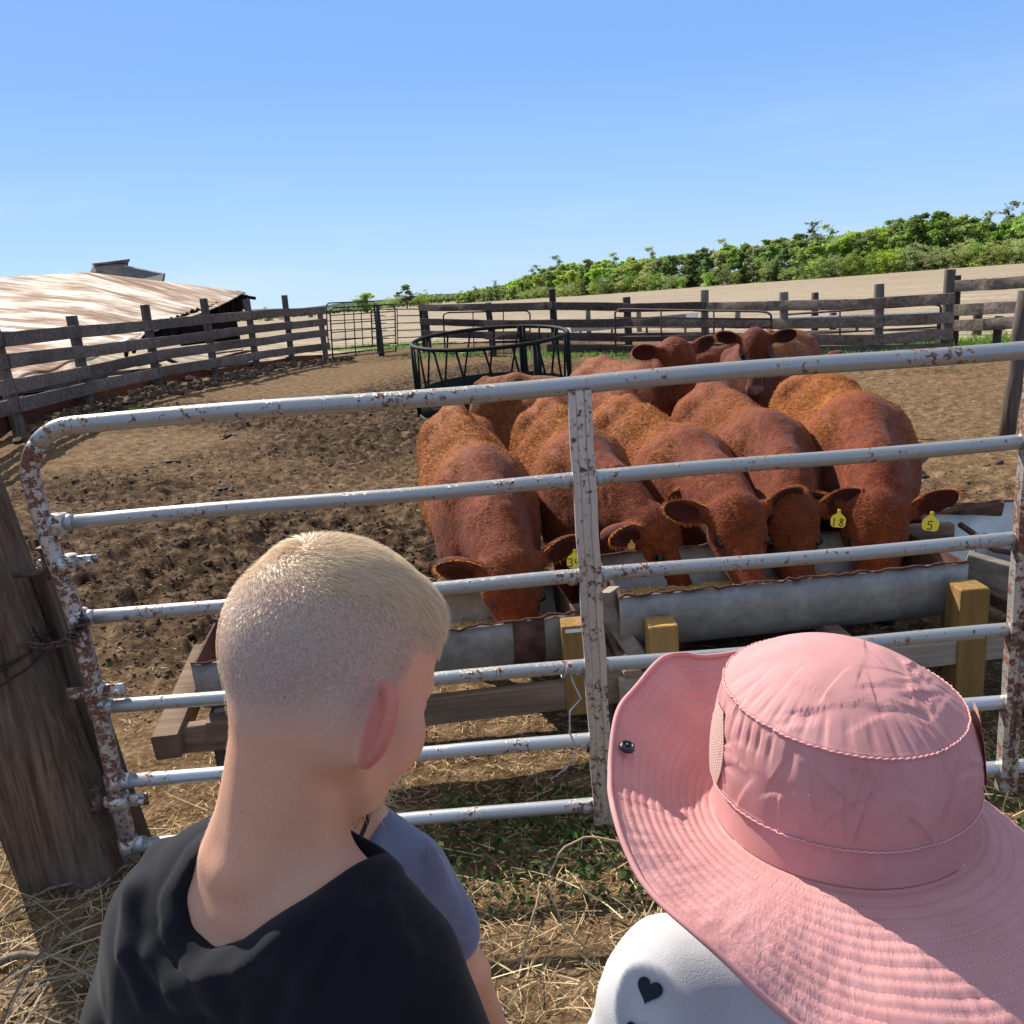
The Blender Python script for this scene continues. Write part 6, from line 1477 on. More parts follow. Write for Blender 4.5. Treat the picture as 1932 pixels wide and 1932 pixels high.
# ---------------------------------------------------------------- girl in the pink sun hat
def girl():
    HCt = np.array([.221, .542, 1.269])                       # centre of the hat opening
    k = Kid(HCt + (.0, -.035, -.118), HCt + (0, .014, -.052), R(-8), R(14), 0, R(-4), .96, .22, .026, .142); C7 = k.C7
    root = thing('person', 'girl in a wide pink sun hat and white T-shirt with dark hearts', 'person', (C7[0], C7[1], 0))
    sh = {y: k.T(.15 * y, .045, -.03) for y in (-1, 1)}; el = {y: sh[y] + np.array([.035 * y, .06, -.19]) for y in (-1, 1)}; wr = {y: el[y] + np.array([-.02 * y, .16, -.06]) for y in (-1, 1)}
    lo = C7 + (-.32, -.2, 0); hi = C7 + (.34, .42, .36); lo[2] = -.02; v = Vox(lo, hi, .0055); k.torso(v); k.head(v)
    for y in (-1, 1): k.arm(v, y, el[y], wr[y])
    k.legs(v); V, Q = v.mesh(); V = relax(V, Q, 2); n = len(V)
    link('body', V, Q, SKIN, root, True, None, {'buzz': np.zeros(n), 'pink': np.full(n, .12)}); face_bits(k, root, BLOND); loc = scalp_fn(k)
    def wf(c, nn): l = loc(c); return sstep(.03, .0, l[:, 0]) * sstep(-.085, -.065, l[:, 2]) * (c[:, 2] < HCt[2] - .030)
    P, N, f = sample(V, Q, 9000, wf); V_, F_, t_, r_ = strands(P, N, np.array([0, -.10, -1.]) + RNG.normal(0, .12, P.shape), RNG.uniform(.018, .03, len(P)), .0009, .02, .05, 7, .5)
    link('hair', V_, F_, hair_mat('brown_blond_hair', (.16, .09, .045), (.50, .34, .19)), root, True, None, {'rnd': r_})
    # white T-shirt printed with dark hearts
    v = Vox(lo + (0, 0, .5), hi - (0, 0, .17), .0045); k.torso(v, .011, skin=False)
    for y in (-1, 1): k.arm(v, y, el[y], wr[y], .010, a1=.66)
    x, y_, z = v.grid(); v.D = (v.D + (1 - np.abs(fbm(x * 9 + z * 5 + 0 * y_, y_ * 9 + 0 * x + 0 * z, z * 4 + 0 * x + 0 * y_, 2, 5))) ** 3 * .011 - .004 + fbm(x * 26 + 0 * y_ + 0 * z, y_ * 26 + 0 * x + 0 * z, z * 12 + 0 * x + 0 * y_, 2, 9) * .002).astype(np.float32)
    v.cone(k.T(0, .03, -.0), k.T(0, .05, .12), .050, .07, .006, op='s'); v.D = np.maximum(v.D, (k.T(0, 0, -.46)[2] - z) + 0 * x + 0 * y_).astype(np.float32)
    SV, SQ = v.mesh(); SV = relax(SV, SQ, 2); shirt = link('t_shirt', SV, SQ, cloth_mat('white_jersey', (.50, .50, .50), .10, .9, .2, 900, .22), root, True)
    # hearts lie on the cloth
    N_ = normals(SV, SQ)
    def heart(px, py, size, rot):
        X, Y = proj(SV); cs = (np.array([0, 0, EYE]) - SV); fr = np.sum(cs * N_, 1) > 0; d = np.where(fr, np.hypot(X - px, Y - py), 1e9); i = int(np.argmin(d))
        if d[i] > 40: return
        p = SV[i]; nn = N_[i]; up = np.array([0, 0, 1.]) - nn * nn[2]; up /= np.linalg.norm(up); rt = np.cross(up, nn); c_, s_ = math.cos(rot), math.sin(rot); up, rt = up * c_ + rt * s_, rt * c_ - up * s_
        pts = []
        for t in np.linspace(0, 2 * math.pi, 40, endpoint=False):
            a = 16 * math.sin(t) ** 3; b = 13 * math.cos(t) - 5 * math.cos(2 * t) - 2 * math.cos(3 * t) - math.cos(4 * t); pts.append((a / 17, b / 17))
        Vh = [np.array((0, 0, 0.))]; ring = []
        G = []
        for q in (.0, .35, .7, 1.0):
            for a, b in pts: G.append(p + rt * a * size * q + up * b * size * q)
        G = np.array(G)
        # lay onto the nearest cloth point
        near = SV[np.linalg.norm(SV - p, axis=1) < size * 2.5]; nn2 = N_[np.linalg.norm(SV - p, axis=1) < size * 2.5]
        dd = ((G[:, None, :] - near[None]) ** 2).sum(2); w = np.exp(-dd / (.006 ** 2)); w /= w.sum(1, keepdims=True); off = ((w @ near) - G) @ nn; G = G + nn * (off[:, None] + .0022)
        m_ = len(pts); F = [[r * m_ + i, r * m_ + (i + 1) % m_, (r + 1) * m_ + (i + 1) % m_, (r + 1) * m_ + i] for r in range(3) for i in range(m_)]
        link('heart_print', G, F, cloth_mat('heart_ink', (.022, .026, .04), .1, .9, .1, 700, .1), shirt, True)
    heart(1228, 1865, .0100, .15); heart(1203, 1945, .0100, -.1); heart(1350, 1975, .0100, .3); heart(1290, 2030, .0100, 0)
    v = Vox((lo[0], lo[1], 0), (hi[0], hi[1], .85), .008); k.legs(v, .012); v.ell(k.T(0, .055, -.44), np.array([.115, .09, .09]), .04); V2, Q2 = v.mesh(); link('trousers', V2, Q2, cloth_mat('pink_trousers', (.35, .14, .17), .15), root, True)
    k.shoes(root, flat('shoe_white', (.6, .6, .6), .6))
    # ---- the hat
    hat = bpy.data.objects.new('sun_hat', None); C.objects.link(hat); hat.parent = root; hat.location = tuple(HCt - np.array(root.location)); hat.empty_display_size = .05
    tab = [(0, .172, -.085), (30, .150, -.070), (60, .150, -.015), (90, .158, .045), (120, .162, .073), (150, .161, .060), (165, .163, .052), (180, .166, .046), (195, .176, .040), (210, .186, .026), (225, .190, .008), (240, .187, -.014), (255, .188, -.028), (270, .190, -.036), (285, .190, -.042), (300, .190, -.048), (330, .186, -.065), (360, .172, -.085)]
    tb = np.array(tab, float)
    def per(th, c):
        d = np.degrees(th) % 360; xs = np.concatenate([tb[:-1, 0] - 360, tb[:-1, 0], tb[:-1, 0] + 360]); ys = np.tile(tb[:-1, c], 3)
        r = 0
        for o, w in ((-10, .25), (0, .5), (10, .25)): r = r + w * np.interp(d + o, xs, ys)
        return r
    def hmat(name, brim):
        m = MT(name, .72, .3); tc = m.attr('uvw').outputs['Vector']; sp = m.n("ShaderNodeSeparateXYZ"); m.link(tc, sp.inputs[0]); v = m.coord(); n = m.noise(v, 26, 4, .6, .5); big = m.noise(v, 7, 3)
        base = m.ramp(n, [(.3, (.57, .26, .25)), (.7, (.66, .335, .32))]); 
        if brim:
            rows = m.math('FRACT', m.math('MULTIPLY', sp.outputs[1], 13.0)); near_ = m.math('LESS_THAN', m.math('ABSOLUTE', m.math('SUBTRACT', rows, .5)), .07)
            dash = m.math('LESS_THAN', m.math('FRACT', m.math('MULTIPLY', sp.outputs[0], 260.0)), .62); stc = m.math('MULTIPLY', near_, dash)
            base = m.mix(m.math('MULTIPLY', near_, .35), base, (.50, .19, .18)); base = m.mix(m.math('MULTIPLY', stc, .5), base, (.82, .47, .43)); groove = m.math('MULTIPLY', m.math('LESS_THAN', m.math('ABSOLUTE', m.math('SUBTRACT', rows, .5)), .13), -1.0)
            puck = m.n("ShaderNodeMapping"); puck.inputs['Scale'].default_value = (210, 9, 1); m.link(tc, puck.inputs[0]); pn = m.noise(puck.outputs[0], 1, 3, .6, 1.0); pn2 = m.math('MULTIPLY', m.math('SUBTRACT', pn, .5), m.mrange(big, .3, .6, .4, 1.8))
            h = m.math('ADD', groove, m.math('ADD', pn2, m.math('MULTIPLY', stc, .8))); m.col(base); b1 = m.bump(h, .5, .0012)
        else:
            gx = m.math('ABSOLUTE', m.math('SUBTRACT', m.math('FRACT', m.math('MULTIPLY', sp.outputs[0], 1.0)), .5)); gy_ = m.math('ABSOLUTE', m.math('SUBTRACT', m.math('FRACT', m.math('MULTIPLY', sp.outputs[1], 1.0)), .5))
            g = m.math('MULTIPLY', m.mrange(gx, .3, .42), m.mrange(gy_, .3, .42)); g = m.math('MAXIMUM', gx, gy_); m.col(base); m.bump(m.math('ADD', m.math('MULTIPLY', g, .9), n), .35, .0009)
        tr = m.n("ShaderNodeBsdfTranslucent"); tr.inputs[0].default_value = (.66, .22, .20, 1); ms = m.n("ShaderNodeMixShader"); ms.inputs[0].default_value = .16
        m.link(m.b.outputs[0], ms.inputs[1]); m.link(tr.outputs[0], ms.inputs[2]); m.link(ms.outputs[0], m.N["Material Output"].inputs[0]); return m.m
    HB = hmat('hat_brim_cloth', True); HCm = hmat('hat_crown_cloth', False)
    # brim
    nt_, nr_ = 540, 60; V = []; UV = []
    for s_ in (0, 1):
        for i in range(nt_):
            th = 2 * math.pi * i / nt_; r1 = per(th, 1); z1 = per(th, 2); r0 = .0905
            q = np.linspace(0, 1, nr_); rr = r0 + (r1 - r0) * q; zz = z1 * (q ** 1.45) + .004 * np.sin(th * 5 + 1) * q + .0035 * np.sin(th * 11 + q * 2) * q ** 2 - .0010 * (np.cos((q * 13 - .5) * 2 * math.pi) > .6) - .0022 * s_
            zz = zz + (.0009 * vnoise(np.full(nr_, th * 30), q * 6, s=3) * q)
            if s_ == 1: rr = np.minimum(rr, r1 - .0005)
            V.append(np.stack([HCt[0] + rr * math.cos(th), HCt[1] + rr * math.sin(th), HCt[2] + zz], 1)); UV.append(np.stack([np.full(nr_, th / 6.283), q, q * 0], 1))
    V = np.concatenate(V); UV = np.concatenate(UV); i = np.arange(nt_)[:, None]; j = np.arange(nr_ - 1)[None]; i2 = (i + 1) % nt_
    Ft = np.stack([i * nr_ + j, i * nr_ + j + 1, i2 * nr_ + j + 1, i2 * nr_ + j], -1).reshape(-1, 4)[:, ::1]; o = nt_ * nr_
    ie = np.arange(nt_); ie2 = (ie + 1) % nt_; Fe = np.stack([ie * nr_ + nr_ - 1, o + ie * nr_ + nr_ - 1, o + ie2 * nr_ + nr_ - 1, ie2 * nr_ + nr_ - 1], 1)
    link('brim', V, np.concatenate([Ft, (Ft + o)[:, ::-1], Fe]), HB, hat, True, None, {'uvw': UV})
    # rolled edge piping
    m = MB(); P = np.array([[HCt[0] + (per(t, 1) - .001) * math.cos(t), HCt[1] + (per(t, 1) - .001) * math.sin(t), HCt[2] + per(t, 2) + .004 * math.sin(t * 5 + 1) + .0035 * math.sin(t * 11 + 2) - .001] for t in np.linspace(0, 2 * math.pi, 361)])
    m.tube(P, .0021, 8); e = m.obj('brim_edge', HB, hat, True); 
    # crown: band, side, top dome as one cloth with a welt at the seam
    nt_, ns = 640, 110; V = []; UV = []; S = np.linspace(0, 1, ns)
    CR = 0.088; top = .092
    creases = []
    for q in range(110):
        t0 = RNG.uniform(R(150), R(370)); up_ = RNG.uniform() < .5
        if up_: r_ = RNG.uniform(.015, .084); a_ = np.array([r_ * math.cos(t0), r_ * math.sin(t0), top + .020 * (1 - (r_ / .085) ** 2)]); dv = np.array([RNG.normal(), RNG.normal(), 0]) 
        else: a_ = np.array([.089 * math.cos(t0), .089 * math.sin(t0), RNG.uniform(.035, .092)]); dv = np.array([-math.sin(t0), math.cos(t0), 0]) * RNG.normal() + np.array([0, 0, 1.3]) * RNG.normal()
        b_ = a_ + dv / np.linalg.norm(dv) * RNG.uniform(.018, .055)
        if not up_: nb_ = np.linalg.norm(b_[:2]); b_[:2] *= .089 / nb_
        creases.append((a_, b_, RNG.uniform(.0008, .0019), RNG.uniform(.0010, .0022)))
    for i in range(nt_):
        th = 2 * math.pi * i / nt_; c_, s0 = math.cos(th), math.sin(th); row = []
        tilt = .010 * math.cos(th - R(140))
        for s_ in S:
            if s_ < .22: q = s_ / .22; r = .0905 - .003 * q; z = .026 * q + .001                      # band
            elif s_ < .56: q = (s_ - .22) / .34; r = .0885 + .003 * math.sin(q * math.pi) - .0080 * q ** 2; z = .027 + (top + tilt - .027) * q
            else: q = (s_ - .56) / .44; a = q * math.pi / 2; r = (.0805) * (1 - q); z = top + tilt * (1 - q) + .030 * (1 - (1 - q) ** 2.2)
            if .215 < s_ < .225: r += .0012
            if abs(s_ - .56) < .006: r += .0008
            row.append((r, z))
        row = np.array(row); rr, zz = row[:, 0], row[:, 1]; x = rr * c_; y = rr * s0
        amt = np.where(S < .22, .15, 1.0)
        gather = np.maximum(0, np.sin(th * 46 + 3 * math.sin(th * 7))) * np.exp(-((S - .50) / .05) ** 2) * .0011 + np.maximum(0, np.sin(th * 39 + 2 * math.sin(th * 5))) * np.exp(-((S - .61) / .05) ** 2) * .0009
        big = .0035 * fbm(x * 9, y * 9, zz * 12, 2, 7) * amt - gather; p3 = np.stack([x, y, zz], 1)
        for (a_, b_, A_, w_) in creases:
            ab = b_ - a_; t_ = np.clip(((p3 - a_) @ ab) / (ab @ ab), 0, 1); d_ = np.linalg.norm(p3 - a_ - t_[:, None] * ab, axis=1); sd_ = (p3 - a_) @ np.cross(ab, [c_ * .4, s0 * .4, .8]); big = big + amt * A_ * np.exp(-d_ / w_) * np.sin(np.pi * (.12 + .76 * t_)) - amt * A_ * .8 * np.exp(-(d_ / (w_ * 4)) ** 2) * (sd_ > 0)
        nx = np.where(S < .56, 1.0, (1 - sstep(.56, .72, S))); V.append(np.stack([HCt[0] + x + c_ * big * nx, HCt[1] + y + s0 * big * nx, HCt[2] + zz + big * (1 - nx)], 1))
        u = np.where(S < .56, th * 95, x * 1150); w = np.where(S < .56, S * 140, y * 1150); UV.append(np.stack([u, w, u * 0], 1))
    V = np.concatenate(V); UV = np.concatenate(UV); i = np.arange(nt_)[:, None]; j = np.arange(ns - 1)[None]; i2 = (i + 1) % nt_
    F = np.stack([i * ns + j, i2 * ns + j, i2 * ns + j + 1, i * ns + j + 1], -1).reshape(-1, 4)
    link('crown', V, F, HCm, hat, True, None, {'uvw': UV}); CROWNV = V
    # mesh vents on both sides: lattice panels slightly proud of the side wall
    vm = MT('vent_mesh', .7, .3); tc = vm.attr('uvw').outputs['Vector']; sp = vm.n("ShaderNodeSeparateXYZ"); vm.link(tc, sp.inputs[0])
    gx = vm.math('FRACT', vm.math('MULTIPLY', sp.outputs[0], 12.0)); gv = vm.math('FRACT', vm.math('MULTIPLY', sp.outputs[1], 26.0)); hole = vm.math('MULTIPLY', vm.math('GREATER_THAN', gx, .42), vm.math('GREATER_THAN', gv, .45))
    vm.col(vm.mix(hole, (.62, .42, .36), (.20, .085, .075))); vm.bump(vm.math('SUBTRACT', 1.0, hole), .6, .001)
    for c0 in (R(178), R(-18)):
        V = []; UV = []; F = []; na, nb = 14, 30
        for a in range(na + 1):
            for b in range(nb + 1):
                t = b / nb; th = c0 + (a / na - .5) * R(26) * (.25 + .75 * math.sin(math.pi * min(1, .12 + t * .8))); r = .0922 - .0070 * t ** 2; z = .030 + .056 * t; V.append((HCt[0] + r * math.cos(th), HCt[1] + r * math.sin(th), HCt[2] + z)); UV.append((a / na, t, 0))
        F = [[a * (nb + 1) + b, (a + 1) * (nb + 1) + b, (a + 1) * (nb + 1) + b + 1, a * (nb + 1) + b + 1] for a in range(na) for b in range(nb)]
        link('mesh_vent', V, F, vm.m, hat, True, None, {'uvw': np.array(UV)})
    # seam threads follow the crown cloth
    CV = CROWNV.reshape(nt_, ns, 3); kb = int(np.argmin(abs(S - .222))); kt = int(np.argmin(abs(S - .56))); m = MB()
    for kk_, r_ in ((kb, .0008), (kt, .0009)):
        P = CV[:, kk_, :].copy(); od = P - HCt; od[:, 2] = 0; od /= np.linalg.norm(od, axis=1)[:, None]; P = P + od * .0001 + np.stack([0 * od[:, 0], 0 * od[:, 0], .0004 * np.sin(np.arange(nt_) * 1.1)], 1); m.tube(np.vstack([P, P[:1]]), r_ * .75, 5)
    m.obj('seam_piping', flat('thread', (.70, .34, .315), .7, .2, 0, .1, 50, 0), hat, True)
    # snap button
    bk = flat('snap_black', (.012, .012, .016), .3, .6, 0, .1, 10, 0); th = R(170); rr = per(th, 1) - .012; c = np.array([HCt[0] + rr * math.cos(th), HCt[1] + rr * math.sin(th), HCt[2] + per(th, 2) * .86 + .002])
    m = MB(); nrm = np.array([.25, -.25, .94]); nrm /= np.linalg.norm(nrm); m.tube([c, c + nrm * .0022], .0058, 20, rad=[.0060, .0052])
    ring = []; u = np.cross(nrm, [1, 0, 0]); u /= np.linalg.norm(u); w = np.cross(nrm, u); P = [c + nrm * .0024 + (u * math.cos(t) + w * math.sin(t)) * .0042 for t in np.linspace(0, 2 * math.pi, 24)]; m.tube(P, .0011, 6); m.sphere(c + nrm * .0026, .0018, 6)
    m.obj('snap_button', bk, hat, True)
    # chin cord stopper seen at the right
    c = HCt + (.094 * math.cos(R(-5)), .094 * math.sin(R(-5)) + .02, -.012); m = MB(); m.sphere(c, .007, 8, (1, 1, 1.5)); m.obj('cord_stopper', bk, hat, True)
if 'g' in os.environ.get('KIDS','bsg'): girl()
# ================================================================ LITTER: clods, straw, weeds
def clod_mat():
    m = MT('clod', .95, .15); v = m.coord(); r = m.attr('rnd').outputs['Fac']; n = m.noise(v, 60, 4, .7); c = m.ramp(r, [(0, (.040, .025, .016)), (.5, (.10, .062, .037)), (1, (.25, .16, .09))]); c = m.mix(m.mrange(n, .4, .7, 0, .35), c, (.30, .21, .12)); m.col(c); m.bump(n, .8, .01); return m.m
def clods():
    t = (1 + 5 ** .5) / 2; ico = np.array([(-1, t, 0), (1, t, 0), (-1, -t, 0), (1, -t, 0), (0, -1, t), (0, 1, t), (0, -1, -t), (0, 1, -t), (t, 0, -1), (t, 0, 1), (-t, 0, -1), (-t, 0, 1)]) / 1.9
    fi = np.array([(0, 11, 5), (0, 5, 1), (0, 1, 7), (0, 7, 10), (0, 10, 11), (1, 5, 9), (5, 11, 4), (11, 10, 2), (10, 7, 6), (7, 1, 8), (3, 9, 4), (3, 4, 2), (3, 2, 6), (3, 6, 8), (3, 8, 9), (4, 9, 5), (2, 4, 11), (6, 2, 10), (8, 6, 7), (9, 8, 1)])
    n = 42000; a = RNG.uniform(R(-44), R(44), n); q = RNG.uniform(0, 1, n); d = 2.9 * (19 / 2.9) ** q; x = np.sin(a) * d; y = np.cos(a) * d
    _, wet = rut(x, y); keep = (RNG.uniform(0, 1, n) < .30 + .7 * wet) & (y > 3.0 + .6 * RNG.uniform(0, 1, n)); x, y, wet, d = x[keep], y[keep], wet[keep], d[keep]; n = len(x)
    s = .0032 * np.exp(RNG.normal(.45, .42, n)) * (.8 + .5 * wet) * (1 + .05 * d); z = ground_h(x, y) + s * .15
    V = ico[None] * RNG.uniform(.6, 1.4, (n, 12, 3)) * s[:, None, None]; an = RNG.uniform(0, 6.28, n); c_, s_ = np.cos(an)[:, None], np.sin(an)[:, None]
    V = np.stack([V[..., 0] * c_ - V[..., 1] * s_, V[..., 0] * s_ + V[..., 1] * c_, V[..., 2] * .65], -1) + np.stack([x, y, z], 1)[:, None]
    F = (fi[None] + (np.arange(n) * 12)[:, None, None]).reshape(-1, 3); rn = np.repeat(np.clip(RNG.uniform(.2, 1, n) - wet * .45, 0, 1), 12)
    o = link('dirt_clods', V.reshape(-1, 3), F, clod_mat(), None, True, (0, 0, 0), {'rnd': rn}); tag(o, 'broken clods of dirt scattered over the yard', None, None, 'stuff')
    # larger manure and mud lumps, dark
    B = []
    for (cx, cy, cs) in [(gz(430, 825)[0], gz(430, 825)[1], .10), (gz(405, 930)[0], gz(405, 930)[1], .09), (gz(395, 940)[0] + .1, gz(395, 940)[1], .06), (gz(300, 1090)[0], gz(300, 1090)[1], .06), (gz(330, 870)[0], gz(330, 870)[1], .08), (gz(270, 890)[0], gz(270, 890)[1], .08), (gz(560, 800)[0], gz(560, 800)[1], .08), (gz(1720, 905)[0], gz(1720, 905)[1], .12), (gz(1880, 880)[0], gz(1880, 880)[1], .08), (gz(235, 1310)[0], gz(235, 1310)[1], .03)]:
        for j in range(7): B.append((cx + RNG.normal(0, cs * .8), cy + RNG.normal(0, cs * .8), cs * RNG.uniform(.2, .55)))
    V = []; F = []
    for i, (bx, by, bs) in enumerate(B): V.append(ico * RNG.uniform(.6, 1.3, (12, 3)) * bs * (1, 1, .5) + (bx, by, GH(bx, by) + bs * .1)); F.append(fi + i * 12)
    o = link('manure', np.concatenate(V), np.concatenate(F), flat('manure_dark', (.028, .020, .015), .8, .3, 0, .4, 60), None, True, (0, 0, 0)); tag(o, 'dark manure lumps lying about the yard', None, None, 'stuff')
clods()
def bits(name, lab, n, area, Lr, w, mat, lift=(.0, .25), seg=3, curl=.12, z0=.004, rbias=0.0):
    """area: function n -> x, y"""
    x, y = area(n); n = len(x); z = ground_h(x, y) + z0 + RNG.uniform(0, .012, n); T = np.stack([RNG.normal(0, 1, n), RNG.normal(0, 1, n), np.zeros(n)], 1)
    V, F, t, r = strands(np.stack([x, y, z], 1), np.tile([0, 0, 1.], (n, 1)), T, RNG.uniform(*Lr, n), w, RNG.uniform(*lift, n), curl, seg, .9)
    V[:, 2] = np.maximum(V[:, 2], np.repeat(ground_h(x, y), 2 * (seg + 1)) + .001)
    o = link(name, V, F, mat, None, False, (0, 0, 0), {'rnd': np.clip(r + rbias, 0, 1)}); return tag(o, lab, None, None, 'stuff')
def chaff_area(n):
    a = RNG.uniform(R(-44), R(44), n); d = 2.6 * (17 / 2.6) ** RNG.uniform(0, 1, n); x = np.sin(a) * d; y = np.cos(a) * d; _, wet = rut(x, y)
    k = (RNG.uniform(0, 1, n) < 1 - .8 * wet) & (y > 2.35); return x[k], y[k]
bits('chaff', 'pale chaff and straw bits trodden into the yard', 26000, chaff_area, (.012, .05), .0035, hay_mat('chaff_mat', (.20, .13, .07), (.46, .33, .18), (.70, .54, .32)), (0, .12), 2)
def feed_zone(n):
    x = RNG.uniform(.1, 5.0, n); y = RNG.uniform(5.5, 16, n); return x, y
def near_area(n):
    x = RNG.uniform(-2.2, 2.4, n); y = RNG.uniform(.7, 2.55, n); k = RNG.uniform(0, 1, n) < .35 + .65 * sstep(-.3, .35, fbm(x * 1.2, y * 1.6, o=3, s=44) + .25 * (y < 2.0) + .2 * (x > 0)); return x[k], y[k]
bits('straw', 'dry straw and chopped hay lying before the gate', 26000, near_area, (.015, .085), .0028, STRAW, (0, .28), 3, .10, .004)
bits('straw_stems', 'long dry hay stems lying before the gate', 900, near_area, (.14, .42), .0042, hay_mat('stem_mat', (.20, .13, .065), (.52, .38, .20), (.74, .60, .36)), (.02, .35), 6, .10, .01)
def under_area(n):
    x = RNG.uniform(-1.2, 1.9, n); y = RNG.uniform(2.3, 3.2, n); return x, y
bits('straw', 'loose straw under the troughs', 5000, under_area, (.012, .06), .003, STRAW, (0, .2), 3, .1)
def sticks():
    spec = [((0, 2075), (300, 1990), .010, 'thick pale stick lying low at the left edge'), ((0, 1740), (215, 1668), .006, 'thin long stalk lying at the foot of the thick gate post'), ((20, 1932), (165, 1760), .007, 'dark bent stalk lying across the straw at lower left'), ((60, 1700), (250, 1640), .005, 'dry stalk against the foot of the thick gate post'), ((-20, 1822), (225, 1800), .011, 'stout grey branch lying on the straw at lower left')]
    for (a, b, r, lab) in spec:
        if a[1] > 1990: continue
        p = gz(*a, .015); q = gz(*b, .02); m = MB(); pts = [p + (q - p) * t + np.array([0, 0, .012 * math.sin(t * 7) + .01]) + RNG.normal(0, .003, 3) for t in np.linspace(0, 1, 12)]; m.tube(pts, r, 7, rad=[r * (1.1 - .4 * t / 11) for t in range(12)])
        o = m.obj('stick', flat('stick_bark', (.20, .155, .11), .85, .2, 0, .35, 60), None, True, p); tag(o, lab, 'stick', 'sticks and stalks lying at lower left')
    # tall dead stems bending over, right of centre
    G = 'dead bent weed stems by the foot of the gate'
    S = [([(975, 1870), (990, 1780), (1010, 1720), (1020, 1665)], [.0, .05, .13, .17], 'upright pale jointed stem before the gate'), ([(1140, 1830), (1060, 1740), (1030, 1665)], [.0, .07, .17], 'pale stem slanting up to the bent weed tip'), ([(1030, 1660), (1060, 1600), (1110, 1578), (1170, 1590), (1215, 1615)], [.16, .20, .21, .19, .14], 'arching dead stem over the dark weeds by the gate'), ([(860, 1740), (890, 1690), (920, 1665), (955, 1700)], [.0, .06, .09, .02], 'small arching dead stem beside the blue shirt'), ([(1190, 1620), (1170, 1560), (1150, 1500)], [.02, .12, .20], 'thin dead twig rising at the foot of the centre brace')]
    for pts, zz, lab in S:
        P = [gz(x, y, z) for (x, y), z in zip(pts, zz)]; P = np.array(P); t = np.linspace(0, len(P) - 1, 16); Q = np.stack([np.interp(t, range(len(P)), P[:, j]) for j in range(3)], 1); Q[1:-1] += RNG.normal(0, .0012, (14, 3)); m = MB(); m.tube(Q, .0032, 6)
        o = m.obj('dead_stem', flat('stem_tan', (.40, .29, .17), .8, .2, 0, .3, 90), None, True, Q[0]); tag(o, lab, 'stem', G)
sticks()
def leaf_patch(name, lab, n, area, size, mat, hmax, kind='stuff'):
    x, y = area(n); n = len(x); z = ground_h(x, y) + RNG.uniform(.005, 1, n) ** 1.3 * hmax; P = np.stack([x, y, z], 1)
    nn = RNG.normal(0, .55, (n, 3)) + [0, 0, 1]; nn /= np.linalg.norm(nn, axis=1)[:, None]; a = np.cross(nn, RNG.normal(0, 1, (n, 3))); a /= np.linalg.norm(a, axis=1)[:, None]; b = np.cross(nn, a); s = size * RNG.uniform(.5, 1.3, n)[:, None]
    V = np.stack([P - a * s, P - a * s * .2 - b * s * .5 + nn * s * .08, P + a * s * 1.0 - nn * s * .15, P - a * s * .2 + b * s * .5 + nn * s * .08], 1).reshape(-1, 3)
    o = link(name, V, np.arange(n * 4).reshape(n, 4), mat, None, False, (0, 0, 0), {'rnd': np.repeat(RNG.uniform(0, 1, n), 4)}); return tag(o, lab, None, None, kind)
WEED = leaf_mat('weed_leaf', (.020, .050, .010), (.075, .15, .03)); GRASSM = leaf_mat('grass_leaf', (.06, .13, .015), (.19, .30, .05))
def weed_area(n):
    x = RNG.uniform(-.75, 2.3, n); y = RNG.uniform(1.95, 2.52, n); k = RNG.uniform(0, 1, n) < sstep(-.15, .3, fbm(x * 2.2, y * 2.6, o=3, s=61) + .25 - .5 * (x < -.3)); return x[k], y[k]
leaf_patch('weeds', 'low dark green weeds growing under the gate', 3800, weed_area, .016, WEED, .10)
def weed2(n):
    c = np.array([(-.50, 2.62), (-.26, 2.50), (.02, 2.42), (.10, 2.30), (1.9, 2.5), (-.58, 2.55)]); i = RNG.integers(0, len(c), n); return c[i, 0] + RNG.normal(0, .035, n), c[i, 1] + RNG.normal(0, .03, n)
leaf_patch('weeds', 'small bright weed sprouts in the sunlit dirt under the troughs', 260, weed2, .014, GRASSM, .06)
def blades(name, lab, n, area, L, mat):
    x, y = area(n); n = len(x); z = base_h(x, y) + .0 + rut(x, y)[0]; V, F, t, r = strands(np.stack([x, y, z], 1), np.tile([0, 0, 1.], (n, 1)), RNG.normal(0, 1, (n, 3)), RNG.uniform(.5, 1.2, n) * L, .02, .75, .1, 2, .9)
    o = link(name, V, F, mat, None, False, (0, 0, 0), {'rnd': r}); tag(o, lab, None, None, 'stuff')
def strip(pts, w, n):
    P = np.array(pts); i = RNG.integers(0, len(P) - 1, n); t = RNG.uniform(0, 1, n); x = P[i, 0] + (P[i + 1, 0] - P[i, 0]) * t + RNG.normal(0, w, n); y = P[i, 1] + (P[i + 1, 1] - P[i, 1]) * t + RNG.normal(0, w, n)
    k = fbm(x * .8, y * .8, o=2, s=12) > -.25; return x[k], y[k]
mp_ = [p[0][:2] for p in MP]; blades('grass', 'green grass growing along the foot of the dark plank fence', 9000, lambda n: strip(mp_, .45, n), .16, GRASSM)
blades('grass', 'green grass patch by the fence gap at the far right', 4000, lambda n: strip([gz(1800, 655)[:2], gz(1990, 640)[:2], gz(2150, 640)[:2]], .6, n), .22, GRASSM)
blades('grass', 'pale grass tufts behind the left tube gates', 2500, lambda n: strip([gz(640, 660)[:2], gz(800, 652)[:2]], .7, n), .22, GRASSM)
blades('grass', 'small green grass patch by the left part of the gate top rail', 700, lambda n: strip([gz(240, 802)[:2], gz(310, 796)[:2]], .12, n), .07, GRASSM)
lp_ = [p[0][:2] + np.array([.45, -.25]) for p in LP]; 
